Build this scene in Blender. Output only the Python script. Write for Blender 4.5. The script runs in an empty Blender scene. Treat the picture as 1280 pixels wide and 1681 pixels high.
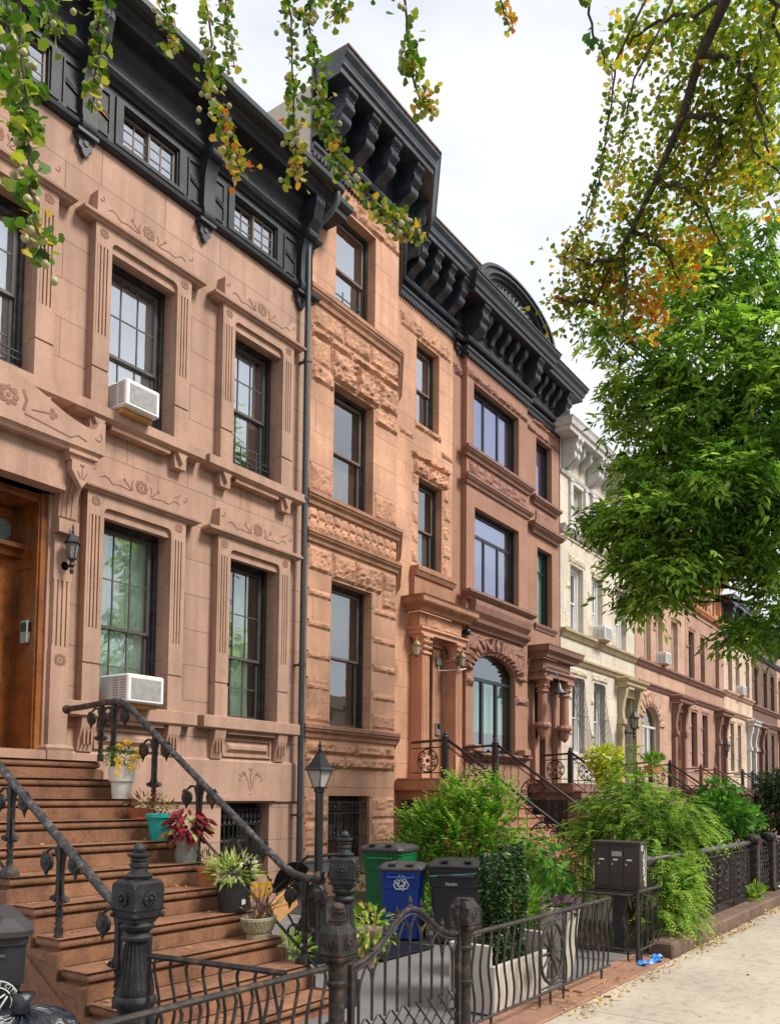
import bpy, math, random
import numpy as np
from mathutils import Vector, Matrix, noise as mnoise
C = bpy.context.scene.collection
sc = bpy.context.scene
rnd = random.Random(7)
R = math.radians
# ---------------------------------------------------------------- camera
YAW, PITCH, ROLL, PY, FPX, EYE = 0.6185010853, 0.0609061634, 0.0096206999, 1220.184, 1384.985, 1.65
def _basis():
    cy, sy, cp, sp = math.cos(YAW), math.sin(YAW), math.cos(PITCH), math.sin(PITCH)
    fw = np.array([cy*cp, sy*cp, sp]); r = np.array([sy, -cy, 0.]); u = np.cross(r, fw)
    c, s = math.cos(ROLL), math.sin(ROLL)
    return fw, c*r+s*u, -s*r+c*u
FW, RT, UP = _basis()
cam_d = bpy.data.cameras.new('camera'); cam = bpy.data.objects.new('camera', cam_d); C.objects.link(cam)
cam.matrix_world = Matrix([[RT[0], UP[0], -FW[0], 0], [RT[1], UP[1], -FW[1], 0], [RT[2], UP[2], -FW[2], EYE], [0, 0, 0, 1]])
cam_d.sensor_fit = 'HORIZONTAL'; cam_d.sensor_width = 36; cam_d.lens = FPX*36/1280
cam_d.shift_y = (PY-840.5)/1280; cam_d.clip_start = 0.05; cam_d.clip_end = 2000
sc.camera = cam
# ---------------------------------------------------------------- sky and sun (bright thin overcast)
SUN_EL, SUN_AZ = R(48), R(-74)          # azimuth of the sun measured from +X towards +Y
world = bpy.data.worlds.new("World"); sc.world = world; world.use_nodes = True
nt = world.node_tree; nt.nodes.clear()
def N(nt, typ, **kw):
    n = nt.nodes.new(typ)
    for k, v in kw.items():
        if k.startswith('i_'):
            n.inputs[k[2:].replace('_', ' ')].default_value = v
        else: setattr(n, k, v)
    return n
wo = N(nt, 'ShaderNodeOutputWorld'); bg = N(nt, 'ShaderNodeBackground'); bg.inputs['Strength'].default_value = 0.12
sky = N(nt, 'ShaderNodeTexSky', sky_type='NISHITA', sun_disc=False)
sky.sun_elevation = SUN_EL; sky.sun_rotation = R(90)-SUN_AZ
tc = N(nt, 'ShaderNodeTexCoord'); mp = N(nt, 'ShaderNodeMapping'); mp.inputs['Scale'].default_value = (1, 1, 2.2)
nz = N(nt, 'ShaderNodeTexNoise'); nz.inputs['Scale'].default_value = 2.6; nz.inputs['Detail'].default_value = 7; nz.inputs['Roughness'].default_value = .55
cr = N(nt, 'ShaderNodeValToRGB'); cr.color_ramp.elements[0].position = .34; cr.color_ramp.elements[0].color = (3.3, 3.5, 3.9, 1)
cr.color_ramp.elements[1].position = .60; cr.color_ramp.elements[1].color = (4.7, 4.75, 4.82, 1)
mx = N(nt, 'ShaderNodeMix', data_type='RGBA'); mx.inputs[0].default_value = .93
nt.links.new(tc.outputs['Generated'], mp.inputs['Vector']); nt.links.new(mp.outputs[0], nz.inputs['Vector'])
nt.links.new(nz.outputs['Fac'], cr.inputs[0]); nt.links.new(cr.outputs[0], mx.inputs[7])
nt.links.new(sky.outputs[0], mx.inputs[6]); nt.links.new(mx.outputs[2], bg.inputs['Color']); nt.links.new(bg.outputs[0], wo.inputs[0])
sun_d = bpy.data.lights.new('sun', 'SUN'); sun = bpy.data.objects.new('sun', sun_d); C.objects.link(sun)
sun_d.energy = 2.3; sun_d.angle = R(16); sun_d.color = (1, .955, .88)
sun.rotation_euler = Vector((math.cos(SUN_AZ)*math.cos(SUN_EL), math.sin(SUN_AZ)*math.cos(SUN_EL), math.sin(SUN_EL))).to_track_quat('Z', 'Y').to_euler()
sun.location = (5, -10, 20)
sc.view_settings.view_transform = 'Standard'; sc.view_settings.look = 'None'; sc.view_settings.gamma = 1
sc.view_settings.exposure = 1.02
try:
    sc.cycles.max_bounces = 6; sc.cycles.transparent_max_bounces = 12; sc.cycles.use_denoising = True
except Exception: pass
# ---------------------------------------------------------------- survey helpers: a sight line met with a real plane of the street
def ray(u, v): return FW + RT*(u-640)/FPX + UP*(PY-v)/FPX
def onY(u, v, Y): d = ray(u, v); return np.array([0, 0, EYE])+d*Y/d[1]
def onX(u, v, X): d = ray(u, v); return np.array([0, 0, EYE])+d*X/d[0]
def onZ(u, v, Z): d = ray(u, v); return np.array([0, 0, EYE])+d*(Z-EYE)/d[2]
def atD(u, v, dist): return np.array([0, 0, EYE])+ray(u, v)*dist
def op(q, Y):
    a = [onY(u, v, Y) for u, v in q]
    return (a[0][0]+a[3][0])/2, (a[1][0]+a[2][0])/2, (a[2][2]+a[3][2])/2, (a[0][2]+a[1][2])/2
# ---------------------------------------------------------------- objects
ORIG = {}
def setp(o, label=None, cat=None, group=None, kind=None):
    if label: o['label'] = label
    if cat: o['category'] = cat
    if group: o['group'] = group
    if kind: o['kind'] = kind
    return o
def thing(name, loc, label, cat, group=None, rz=0, world=True):
    o = bpy.data.objects.new(name, None); C.objects.link(o); o.location = loc; o.rotation_euler = (0, 0, rz)
    o.empty_display_size = .2
    ORIG[o.name] = tuple(loc) if world else (0, 0, 0)
    return setp(o, label, cat, group)
def root_of(o):
    while o.parent: o = o.parent
    return o
def link(me, name, parent=None, label=None):
    o = bpy.data.objects.new(name, me); C.objects.link(o)
    if parent is not None: o.parent = parent
    if label: o['label'] = label
    return o
def copy_tree(o, parent=None):
    c = o.copy(); C.objects.link(c); c.parent = parent
    for ch in list(o.children): copy_tree(ch, c)
    return c
def dup(o, loc, rz=None, label=None, scale=None):
    c = copy_tree(o); c.location = loc
    if rz is not None: c.rotation_euler = (0, 0, rz)
    if scale: c.scale = (scale,)*3 if not hasattr(scale, '__len__') else scale
    if label: c['label'] = label
    ORIG[c.name] = (0, 0, 0)
    return c
class MB:
    def __init__(s): s.v = []; s.f = []; s.M = None
    def add(s, vs, fs):
        n = len(s.v)
        if s.M is not None: vs = [tuple(s.M @ Vector(p)) for p in vs]
        s.v += [tuple(map(float, p)) for p in vs]; s.f += [tuple(i+n for i in f) for f in fs]
        return s
    def box(s, x0, x1, y0, y1, z0, z1):
        if x0 > x1: x0, x1 = x1, x0
        if y0 > y1: y0, y1 = y1, y0
        if z0 > z1: z0, z1 = z1, z0
        return s.add([(x0, y0, z0), (x1, y0, z0), (x1, y1, z0), (x0, y1, z0), (x0, y0, z1), (x1, y0, z1), (x1, y1, z1), (x0, y1, z1)],
                     [(0, 3, 2, 1), (4, 5, 6, 7), (0, 1, 5, 4), (1, 2, 6, 5), (2, 3, 7, 6), (3, 0, 4, 7)])
    def bbox(s, x0, x1, y0, y1, z0, z1, b=.01):      # box with chamfered edges
        def ring(x0, x1, y0, y1, z, c): return [(x0+c, y0, z), (x1-c, y0, z), (x1, y0+c, z), (x1, y1-c, z), (x1-c, y1, z), (x0+c, y1, z), (x0, y1-c, z), (x0, y0+c, z)]
        rs = [ring(x0+b, x1-b, y0+b, y1-b, z0, b*.6), ring(x0, x1, y0, y1, z0+b, b), ring(x0, x1, y0, y1, z1-b, b), ring(x0+b, x1-b, y0+b, y1-b, z1, b*.6)]
        vs = [p for r in rs for p in r]; fs = []
        for k in range(3):
            for i in range(8): j = (i+1) % 8; fs.append((k*8+i, k*8+j, k*8+8+j, k*8+8+i))
        fs.append(tuple(range(7, -1, -1))); fs.append(tuple(range(24, 32)))
        return s.add(vs, fs)
    def quad(s, a, b, c, d): return s.add([a, b, c, d], [(0, 1, 2, 3)])
    def prism(s, poly, a, b, axis='y'):
        n = len(poly)
        def P(p, t): return {'x': (t, p[0], p[1]), 'y': (p[0], t, p[1]), 'z': (p[0], p[1], t)}[axis]
        vs = [P(p, a) for p in poly]+[P(p, b) for p in poly]
        fs = [tuple(range(n-1, -1, -1)), tuple(range(n, 2*n))]+[(i, (i+1) % n, n+(i+1) % n, n+i) for i in range(n)]
        return s.add(vs, fs)
    def sweep(s, prof, path, closed=False):
        n = len(prof); m = len(path); rows = []
        for i in range(m):
            def nrm(a, b):
                d = np.array(b, float)-np.array(a, float); d /= np.linalg.norm(d); return np.array([d[1], -d[0]])
            ns = []
            if i > 0: ns.append(nrm(path[i-1], path[i]))
            if i < m-1: ns.append(nrm(path[i], path[i+1]))
            k = ns[0] if len(ns) == 1 else (ns[0]+ns[1])/(1+float(ns[0]@ns[1]))
            rows += [(path[i][0]+e*k[0], path[i][1]+e*k[1], z) for e, z in prof]
        fs = []
        for i in range(m-1):
            for j in range(n): a = i*n+j; b = i*n+(j+1) % n; fs.append((a, a+n, b+n, b))
        fs.append(tuple(range(n))); fs.append(tuple(range(m*n-1, (m-1)*n-1, -1)))
        return s.add(rows, fs)
    def tube(s, pts, r, n=6, cap=True, closed=False):
        P = [Vector(p) for p in pts]; m = len(P); rr = r if hasattr(r, '__len__') else [r]*m
        vs = []; prev = None
        for i in range(m):
            t = (P[min(i+1, m-1)]-P[max(i-1, 0)])
            if t.length < 1e-9: t = Vector((0, 0, 1))
            t.normalize()
            if prev is None: up = Vector((0, 0, 1)) if abs(t.z) < .9 else Vector((0, 1, 0)); a = t.cross(up).normalized()
            else: a = (prev-t*prev.dot(t)); a = a.normalized() if a.length > 1e-6 else t.orthogonal().normalized()
            prev = a; b = t.cross(a)
            for k in range(n):
                th = 2*math.pi*k/n; vs.append(P[i]+(a*math.cos(th)+b*math.sin(th))*rr[i])
        fs = [(i*n+k, i*n+(k+1) % n, (i+1)*n+(k+1) % n, (i+1)*n+k) for i in range(m-1) for k in range(n)]
        if cap: fs += [tuple(range(n-1, -1, -1)), tuple(range((m-1)*n, m*n))]
        return s.add(vs, fs)
    def lathe(s, prof, c=(0, 0, 0), n=16, axis='z', sq=None, ang=0):
        vs = []
        for r, z in prof:
            for k in range(n):
                th = 2*math.pi*(k+.5 if sq else k)/n+ang
                x, y = r*math.cos(th), r*math.sin(th)
                if axis == 'z': vs.append((c[0]+x, c[1]+y, c[2]+z))
                elif axis == 'y': vs.append((c[0]+x, c[1]+z, c[2]+y))
                else: vs.append((c[0]+z, c[1]+x, c[2]+y))
        m = len(prof); fs = [(i*n+k, i*n+(k+1) % n, (i+1)*n+(k+1) % n, (i+1)*n+k) for i in range(m-1) for k in range(n)]
        fs += [tuple(range(n-1, -1, -1)), tuple(range((m-1)*n, m*n))]
        return s.add(vs, fs)
    def ball(s, c, r, n=10, m=6, sz=1):
        pr = [(r*math.sin(math.pi*i/m) if 0 < i < m else r*.02, -r*sz*math.cos(math.pi*i/m)) for i in range(m+1)]
        return s.lathe(pr, c, n)
    def grid(s, f, nu, nv):
        vs = [f(i/nu, j/nv) for j in range(nv+1) for i in range(nu+1)]
        return s.add(vs, [(j*(nu+1)+i, j*(nu+1)+i+1, (j+1)*(nu+1)+i+1, (j+1)*(nu+1)+i) for j in range(nv) for i in range(nu)])
    def wall(s, p0, p1, z0, z1, holes=(), d=.3):
        """front face from p0 to p1 (plan points, seen from outward side) with rectangular holes (s0,s1,z0,z1) and their reveals"""
        p0 = np.array(p0, float); p1 = np.array(p1, float); L = np.linalg.norm(p1-p0); t = (p1-p0)/L; inn = np.array([-t[1], t[0]])
        def W(a, z, k=0): q = p0+t*a+inn*k; return (q[0], q[1], z)
        xs = sorted({0, L, *[h[0] for h in holes], *[h[1] for h in holes]}); zs = sorted({z0, z1, *[h[2] for h in holes], *[h[3] for h in holes]})
        for i in range(len(xs)-1):
            for j in range(len(zs)-1):
                cx = (xs[i]+xs[i+1])/2; cz = (zs[j]+zs[j+1])/2
                if any(h[0] < cx < h[1] and h[2] < cz < h[3] for h in holes): continue
                s.quad(W(xs[i], zs[j]), W(xs[i+1], zs[j]), W(xs[i+1], zs[j+1]), W(xs[i], zs[j+1]))
        for a, b, c, e in holes:
            s.quad(W(a, c), W(a, c, d), W(a, e, d), W(a, e)); s.quad(W(b, c, d), W(b, c), W(b, e), W(b, e, d))
            s.quad(W(a, e), W(a, e, d), W(b, e, d), W(b, e)); s.quad(W(a, c, d), W(a, c), W(b, c), W(b, c, d))
        return s
    def rock(s, x0, x1, z0, z1, y, proj=.05, seed=0, cell=.06, y1=None):
        """rock-faced block on a wall facing -Y"""
        nx = max(3, int((x1-x0)/cell)); nzz = max(3, int((z1-z0)/cell)); g = .008
        x0 += g; x1 -= g; z0 += g; z1 -= g
        def f(a, b):
            e = min(a*(x1-x0), (1-a)*(x1-x0), b*(z1-z0), (1-b)*(z1-z0)); x = x0+a*(x1-x0); z = z0+b*(z1-z0)
            k = min(1, e/.05)
            q = mnoise.voronoi(Vector((x*6+seed*3.1, seed, z*8)))[0]; n = mnoise.noise(Vector((x*4+seed*3.1, seed, z*6)))*.5+(q[1]-q[0]-.3)*.9+mnoise.noise(Vector((x*22, seed*1.7, z*25)))*.25
            edge = (a < .001 or a > .999 or b < .001 or b > .999)
            return (x, y-(0 if edge else proj*(.35+.65*k)*(.75+.9*n)+.004), z)
        s.grid(f, nx, nzz)
        return s
    def build(s, name, mat, parent=None, smooth=False, label=None):
        me = bpy.data.meshes.new(name)
        off = ORIG.get(root_of(parent).name, (0, 0, 0)) if parent is not None else (0, 0, 0)
        vs = s.v if off == (0, 0, 0) else [(a-off[0], b-off[1], c-off[2]) for a, b, c in s.v]
        me.from_pydata(vs, [], s.f); me.update()
        if mat: me.materials.append(mat)
        if smooth:
            me.polygons.foreach_set('use_smooth', [True]*len(me.polygons))
        o = link(me, name, parent, label)
        if smooth == 'auto':
            try:
                me.set_sharp_from_angle(angle=R(38))
            except Exception: pass
        return o
def part(name, mat, parent, *boxes, smooth=False, label=None):
    m = MB()
    for b in boxes: m.box(*b)
    return m.build(name, mat, parent, smooth, label)
# ---------------------------------------------------------------- materials
def M(name, col, rough=.8, var=.12, scale=2.0, bump=.15, bscale=45, streak=0, joints=None, metal=0, spec=.5, col2=None, patch=.5, coat=0, local=False, grime=0):
    m = bpy.data.materials.new(name); m.use_nodes = True; t = m.node_tree; b = t.nodes['Principled BSDF']
    L = t.links.new
    b.inputs['Roughness'].default_value = rough; b.inputs['Metallic'].default_value = metal; b.inputs['Specular IOR Level'].default_value = spec
    b.inputs['Coat Weight'].default_value = coat
    if local: pos = N(t, 'ShaderNodeTexCoord').outputs['Object']
    else: pos = N(t, 'ShaderNodeNewGeometry').outputs['Position']
    n1 = N(t, 'ShaderNodeTexNoise'); n1.inputs['Scale'].default_value = scale; n1.inputs['Detail'].default_value = 6; n1.inputs['Roughness'].default_value = .6; L(pos, n1.inputs['Vector'])
    r1 = N(t, 'ShaderNodeValToRGB'); e = r1.color_ramp.elements
    c2 = col2 or tuple(min(1, c*(1+var)) for c in col); c1 = tuple(c*(1-var) for c in col)
    e[0].position = .5-patch*.4; e[0].color = (*c1, 1); e[1].position = .5+patch*.4; e[1].color = (*c2, 1)
    mid = e.new(.5); mid.color = (*col, 1)
    L(n1.outputs['Fac'], r1.inputs[0]); out = r1.outputs[0]
    n2 = N(t, 'ShaderNodeTexNoise'); n2.inputs['Scale'].default_value = bscale; n2.inputs['Detail'].default_value = 8; n2.inputs['Roughness'].default_value = .65; L(pos, n2.inputs['Vector'])
    mm = N(t, 'ShaderNodeMix', data_type='RGBA', blend_type='OVERLAY'); mm.inputs[0].default_value = min(.6, var*2.2)
    L(out, mm.inputs[6]); L(n2.outputs['Fac'], mm.inputs[7]); out = mm.outputs[2]
    hgt = n2.outputs['Fac']
    if streak:
        mpn = N(t, 'ShaderNodeMapping'); mpn.inputs['Scale'].default_value = (5, 5, .35); L(pos, mpn.inputs['Vector'])
        n3 = N(t, 'ShaderNodeTexNoise'); n3.inputs['Scale'].default_value = 1.1; n3.inputs['Detail'].default_value = 5; L(mpn.outputs[0], n3.inputs['Vector'])
        r3 = N(t, 'ShaderNodeMapRange'); r3.inputs[1].default_value = .42; r3.inputs[2].default_value = .7; r3.inputs[3].default_value = 1; r3.inputs[4].default_value = 1-streak; L(n3.outputs['Fac'], r3.inputs[0])
        m3 = N(t, 'ShaderNodeMix', data_type='RGBA', blend_type='MULTIPLY'); m3.inputs[0].default_value = 1; L(out, m3.inputs[6]); L(r3.outputs[0], m3.inputs[7]); out = m3.outputs[2]
    if grime:
        n4 = N(t, 'ShaderNodeTexNoise'); n4.inputs['Scale'].default_value = 9; n4.inputs['Detail'].default_value = 9; n4.inputs['Roughness'].default_value = .75; L(pos, n4.inputs['Vector'])
        r4 = N(t, 'ShaderNodeMapRange'); r4.inputs[1].default_value = .5; r4.inputs[2].default_value = .66; r4.inputs[3].default_value = 1; r4.inputs[4].default_value = 1-grime; L(n4.outputs['Fac'], r4.inputs[0])
        m4 = N(t, 'ShaderNodeMix', data_type='RGBA', blend_type='MULTIPLY'); m4.inputs[0].default_value = 1; L(out, m4.inputs[6]); L(r4.outputs[0], m4.inputs[7]); out = m4.outputs[2]
    if joints:
        bw, bh, ox, oz, sz, dark = joints
        sx = N(t, 'ShaderNodeSeparateXYZ'); L(pos, sx.inputs[0]); cx = N(t, 'ShaderNodeCombineXYZ')
        a1 = N(t, 'ShaderNodeMath', operation='SUBTRACT'); a1.inputs[1].default_value = ox; L(sx.outputs[0], a1.inputs[0])
        a2 = N(t, 'ShaderNodeMath', operation='SUBTRACT'); a2.inputs[1].default_value = oz; L(sx.outputs[2], a2.inputs[0])
        L(a1.outputs[0], cx.inputs[0]); L(a2.outputs[0], cx.inputs[1])
        bt = N(t, 'ShaderNodeTexBrick'); bt.offset = .5; bt.inputs['Scale'].default_value = 1; bt.inputs['Brick Width'].default_value = bw; bt.inputs['Row Height'].default_value = bh
        bt.inputs['Mortar Size'].default_value = sz; bt.inputs['Mortar Smooth'].default_value = .15; bt.inputs['Bias'].default_value = 0
        bt.inputs['Color1'].default_value = (1, 1, 1, 1); bt.inputs['Color2'].default_value = (.93, .915, .9, 1); bt.inputs['Mortar'].default_value = (dark, dark*.93, dark*.88, 1)
        L(cx.outputs[0], bt.inputs['Vector'])
        m5 = N(t, 'ShaderNodeMix', data_type='RGBA', blend_type='MULTIPLY'); m5.inputs[0].default_value = 1; L(out, m5.inputs[6]); L(bt.outputs['Color'], m5.inputs[7]); out = m5.outputs[2]
        s5 = N(t, 'ShaderNodeMath', operation='MULTIPLY_ADD'); s5.inputs[1].default_value = -3; L(bt.outputs['Fac'], s5.inputs[0]); L(n2.outputs['Fac'], s5.inputs[2]); hgt = s5.outputs[0]
    L(out, b.inputs['Base Color'])
    if bump:
        bp = N(t, 'ShaderNodeBump'); bp.inputs['Strength'].default_value = bump; bp.inputs['Distance'].default_value = .012; L(hgt, bp.inputs['Height']); L(bp.outputs[0], b.inputs['Normal'])
    return m
def leafmat(name, stops, trans=.35, rough=.55):
    m = bpy.data.materials.new(name); m.use_nodes = True; t = m.node_tree; b = t.nodes['Principled BSDF']; L = t.links.new
    at = N(t, 'ShaderNodeAttribute', attribute_name='tint'); r = N(t, 'ShaderNodeValToRGB'); el = r.color_ramp.elements
    el[0].position = stops[0][0]; el[0].color = (*stops[0][1], 1); el[1].position = stops[-1][0]; el[1].color = (*stops[-1][1], 1)
    for p, c in stops[1:-1]: q = el.new(p); q.color = (*c, 1)
    L(at.outputs['Fac'], r.inputs[0]); L(r.outputs[0], b.inputs['Base Color']); b.inputs['Roughness'].default_value = rough; b.inputs['Specular IOR Level'].default_value = .35
    tr = N(t, 'ShaderNodeBsdfTranslucent'); g = N(t, 'ShaderNodeMix', data_type='RGBA', blend_type='MULTIPLY'); g.inputs[0].default_value = 1; g.inputs[7].default_value = (1.35, 1.5, .8, 1)
    L(r.outputs[0], g.inputs[6]); L(g.outputs[2], tr.inputs[0]); ms = N(t, 'ShaderNodeMixShader'); ms.inputs[0].default_value = trans
    L(b.outputs[0], ms.inputs[1]); L(tr.outputs[0], ms.inputs[2]); L(ms.outputs[0], t.nodes['Material Output'].inputs[0])
    return m
def glassmat(name, tint=(.9, .95, 1), refl=.32, body=(.02, .025, .025), clear=.7, wav=.02):
    m = bpy.data.materials.new(name); m.use_nodes = True; t = m.node_tree; t.nodes.remove(t.nodes['Principled BSDF']); L = t.links.new
    gl = N(t, 'ShaderNodeBsdfGlossy'); gl.inputs['Color'].default_value = (*tint, 1); gl.inputs['Roughness'].default_value = .015
    tp = N(t, 'ShaderNodeBsdfTransparent'); tp.inputs[0].default_value = (clear, clear*1.02, clear, 1)
    lw = N(t, 'ShaderNodeLayerWeight'); lw.inputs['Blend'].default_value = .35
    mr = N(t, 'ShaderNodeMapRange'); mr.inputs[3].default_value = refl; mr.inputs[4].default_value = min(1, refl+.6); L(lw.outputs['Fresnel'], mr.inputs[0])
    ms = N(t, 'ShaderNodeMixShader'); L(mr.outputs[0], ms.inputs[0]); L(tp.outputs[0], ms.inputs[1]); L(gl.outputs[0], ms.inputs[2]); L(ms.outputs[0], t.nodes['Material Output'].inputs[0])
    n = N(t, 'ShaderNodeTexNoise'); n.inputs['Scale'].default_value = 2.2; n.inputs['Detail'].default_value = 2
    p = N(t, 'ShaderNodeNewGeometry'); L(p.outputs['Position'], n.inputs['Vector'])
    bp = N(t, 'ShaderNodeBump'); bp.inputs['Strength'].default_value = wav*6; bp.inputs['Distance'].default_value = .02; L(n.outputs['Fac'], bp.inputs['Height']); L(bp.outputs[0], gl.inputs['Normal'])
    return m
# ---- palette
BW, BH = .98, .478
stone1 = M('brownstone_ashlar', (.43, .262, .188), .85, .17, .8, .18, 60, .24, (BW, BH, .12, .01, .006, .5), grime=.10)
stone1p = M('brownstone_plain', (.425, .258, .184), .85, .15, 1.4, .18, 60, .22, grime=.12)
stone1d = M('brownstone_steps', (.285, .132, .068), .82, .28, 2.5, .4, 50, .3, grime=.45)
stone2 = M('sandstone_ashlar', (.55, .30, .19), .85, .3, .9, .2, 50, .15, (1.15, .52, .3, .2, .006, .5), grime=.12)
stone2p = M('sandstone_plain', (.53, .28, .175), .85, .2, 1.1, .2, 50, .12, grime=.12)
stone2r = M('sandstone_rockface', (.49, .255, .155), .9, .3, 1.7, .9, 22, .1, grime=.25)
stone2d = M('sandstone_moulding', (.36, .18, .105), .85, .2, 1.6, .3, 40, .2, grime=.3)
stone3 = M('redbrown_ashlar', (.34, .175, .115), .82, .1, .8, .15, 60, .12, (1.25, .5, .25, .1, .005, .6), grime=.06)
stone3p = M('redbrown_plain', (.335, .172, .115), .82, .1, 1.2, .15, 60, .1, grime=.06)
stone3r = M('redbrown_rockface', (.27, .135, .098), .9, .2, 2.2, 1.0, 20, 0, grime=.2)
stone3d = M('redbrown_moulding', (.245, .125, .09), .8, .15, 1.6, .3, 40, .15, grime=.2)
stone4 = M('cream_ashlar', (.63, .56, .455), .85, .12, 1.0, .15, 50, .18, (1.3, .56, .4, .25, .006, .6), grime=.14)
stone4r = M('cream_rockface', (.57, .48, .35), .9, .2, 2, .9, 22, 0, grime=.3)
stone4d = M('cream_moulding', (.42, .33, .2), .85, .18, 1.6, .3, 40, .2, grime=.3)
tanhood = M('tan_painted_stone', (.44, .345, .2), .7, .1, 2, .1, 50, .1)
stone5 = M('pink_brownstone', (.52, .32, .225), .85, .14, 1.0, .2, 50, .15, (1.2, .5, 0, .1, .006, .6), grime=.12)
stone6 = M('rose_brownstone', (.43, .245, .175), .85, .14, 1.0, .2, 50, .18, (1.2, .5, 0, .1, .006, .6), grime=.14)
stone7 = M('pale_sandstone', (.62, .47, .34), .85, .2, 1.0, .2, 50, .2, (1.2, .5, 0, .1, .006, .6), grime=.2)
stone8 = M('dark_brownstone', (.16, .09, .064), .85, .14, 1.0, .2, 50, .15, (1.2, .5, 0, .1, .006, .6), grime=.12)
partywall = M('cream_stucco', (.68, .60, .48), .9, .1, 1, .1, 40, .15)
blackwood = M('black_painted_wood', (.026, .028, .033), .48, .4, 5, .4, 70, 0, spec=.32, grime=.2)
blackold = M('weathered_black_wood', (.028, .026, .025), .62, .5, 6, .5, 30, .2, grime=.3, col2=(.12, .11, .10), patch=1.1)
blackcor = M('black_painted_cornice', (.030, .035, .047), .34, .45, 4, .35, 40, .0, spec=.6, col2=(.10, .115, .145), patch=.8)
rustroof = M('rusty_roof_edge', (.20, .12, .075), .8, .4, 5, .3, 40, 0, grime=.4)
greypaint = M('grey_painted_cornice', (.030, .032, .037), .46, .25, 5, .2, 60, 0, spec=.5)
whitecor = M('white_painted_cornice', (.60, .585, .55), .6, .1, 3, .2, 50, .12, grime=.25)
orangecor = M('orange_stained_cornice', (.55, .19, .055), .55, .3, 4, .2, 50, .2)
darkbronze = M('dark_bronze_sash', (.085, .075, .066), .45, .15, 4, .05, 60)
brownsash = M('brown_sash', (.16, .115, .09), .5, .15, 4, .05, 60)
whitesash = M('white_sash', (.72, .72, .70), .45, .05, 4, .05, 60)
blacksash = M('black_sash', (.012, .014, .015), .35, .1, 4, .02, 60)
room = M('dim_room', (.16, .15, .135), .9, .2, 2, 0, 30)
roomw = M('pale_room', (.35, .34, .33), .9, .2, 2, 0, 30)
shutterwood = M('brown_shutter_wood', (.24, .145, .085), .6, .25, 5, .1, 50)
curtw = M('white_curtain', (.93, .94, .95), .9, .06, 3, .05, 60)
curtg = M('pale_green_curtain', (.66, .82, .73), .9, .08, 3, .05, 60)
curtm = M('mint_blind', (.42, .82, .66), .8, .06, 3, .03, 60)
lilacrefl = M('lilac_reflection_sheet', (.60, .60, .84), .8, .06, 1.5, .03, 60)  # purple-blue reflection of the upper panes, painted as a lilac sheet
curtgrey = M('grey_screen', (.30, .31, .32), .8, .1, 3, .03, 60)
glass = glassmat('window_glass', (.84, .90, .93), .27, clear=.97)
glass2 = glassmat('upper_window_glass', (.90, .94, 1), .50, clear=.97)
glassv = glassmat('tinted_window_glass', (.74, .75, .97), .46, clear=.9)
doorglass = M('frosted_door_glass', (.19, .25, .23), .2, .3, 25, .4, 60, spec=.8)
doorwood = M('varnished_orange_door', (.30, .095, .021), .3, .5, 3, .1, 30, .5, spec=.6, col2=(.34, .12, .03), grime=.4)
olddoor = M('golden_oak_door', (.40, .215, .07), .5, .25, 3, .1, 40, .25)
blackdoor = M('black_door_paint', (.014, .015, .016), .4, .1, 3, .03, 40)
iron = M('black_wrought_iron', (.014, .014, .016), .5, .4, 14, .5, 90, metal=.0, spec=.55, col2=(.05, .045, .042), patch=.8)
ironr = M('rusty_black_iron', (.020, .018, .017), .55, .4, 16, .5, 80, spec=.45, col2=(.12, .07, .042), patch=.6)
ironpipe = M('worn_black_pipe', (.026, .025, .025), .45, .3, 22, .5, 60, spec=.6, col2=(.17, .13, .11), patch=.45)
gutter = M('black_aluminium_gutter', (.016, .018, .021), .34, .15, 3, .04, 60, spec=.7)
pipegrey = M('dark_grey_downspout', (.035, .040, .046), .38, .2, 3, .05, 40, spec=.6, grime=.2)
concrete = M('sidewalk_concrete', (.45, .385, .305), .9, .22, .6, .35, 70, 0, grime=.32)
bluestone = M('areaway_paving', (.20, .205, .215), .85, .14, 1.4, .15, 60, 0, (1.2, 1.2, 0, 0, .004, .8))
curbstone = M('brown_kerb_stone', (.16, .098, .068), .88, .25, 3, .35, 40, 0, grime=.35)
redslab = M('red_brown_slab', (.30, .155, .10), .85, .2, 2, .25, 50, 0, grime=.25)
asphalt = M('asphalt', (.055, .055, .058), .9, .15, 2, .4, 90)
soil = M('dark_soil', (.055, .038, .026), .95, .3, 6, .8, 40)
# ---------------------------------------------------------------- setting
def sheet(name, x0, x1, y0, y1, z, mat, n=1):
    m = MB(); m.quad((x0, y0, z), (x1, y0, z), (x1, y1, z), (x0, y1, z)); o = m.build(name, mat); o['kind'] = 'structure'; return o
sheet('ground', -300, 600, -300, 400, -.16, asphalt)
sheet('road', -40, 140, -9.5, -1.52, -.14, asphalt)
# sidewalk as slabs with real joints
m = MB(); xs = [-6, -3.3, -.6, 1.9, 4.2, 6.3, 9.2, 11.9, 14.6, 17.3, 20, 22.7, 25.4, 28.1, 30.8, 33.5, 36.2, 39, 42, 45, 48, 51, 54, 57, 60, 66, 72, 80]
for i in range(len(xs)-1):
    for a, b in ((-1.35, .72), (.735, 2.695)): m.bbox(xs[i]+.006, xs[i+1]-.006, a, b, -.14, 0, .008)
o = m.build('sidewalk', concrete); o['kind'] = 'structure'
m = MB(); m.bbox(-6, 80, -1.52, -1.36, -.155, .005, .02); o = m.build('kerb', bluestone); o['kind'] = 'structure'
m = MB()
for i, (a, b) in enumerate([(-2, 1.6), (1.61, 4.1), (4.11, 6.35), (6.36, 8.75)]): m.bbox(a, b, 2.70, 3.1, -.1, .012, .01)
o = m.build('brown_stone_border', redslab); o['kind'] = 'structure'
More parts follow.
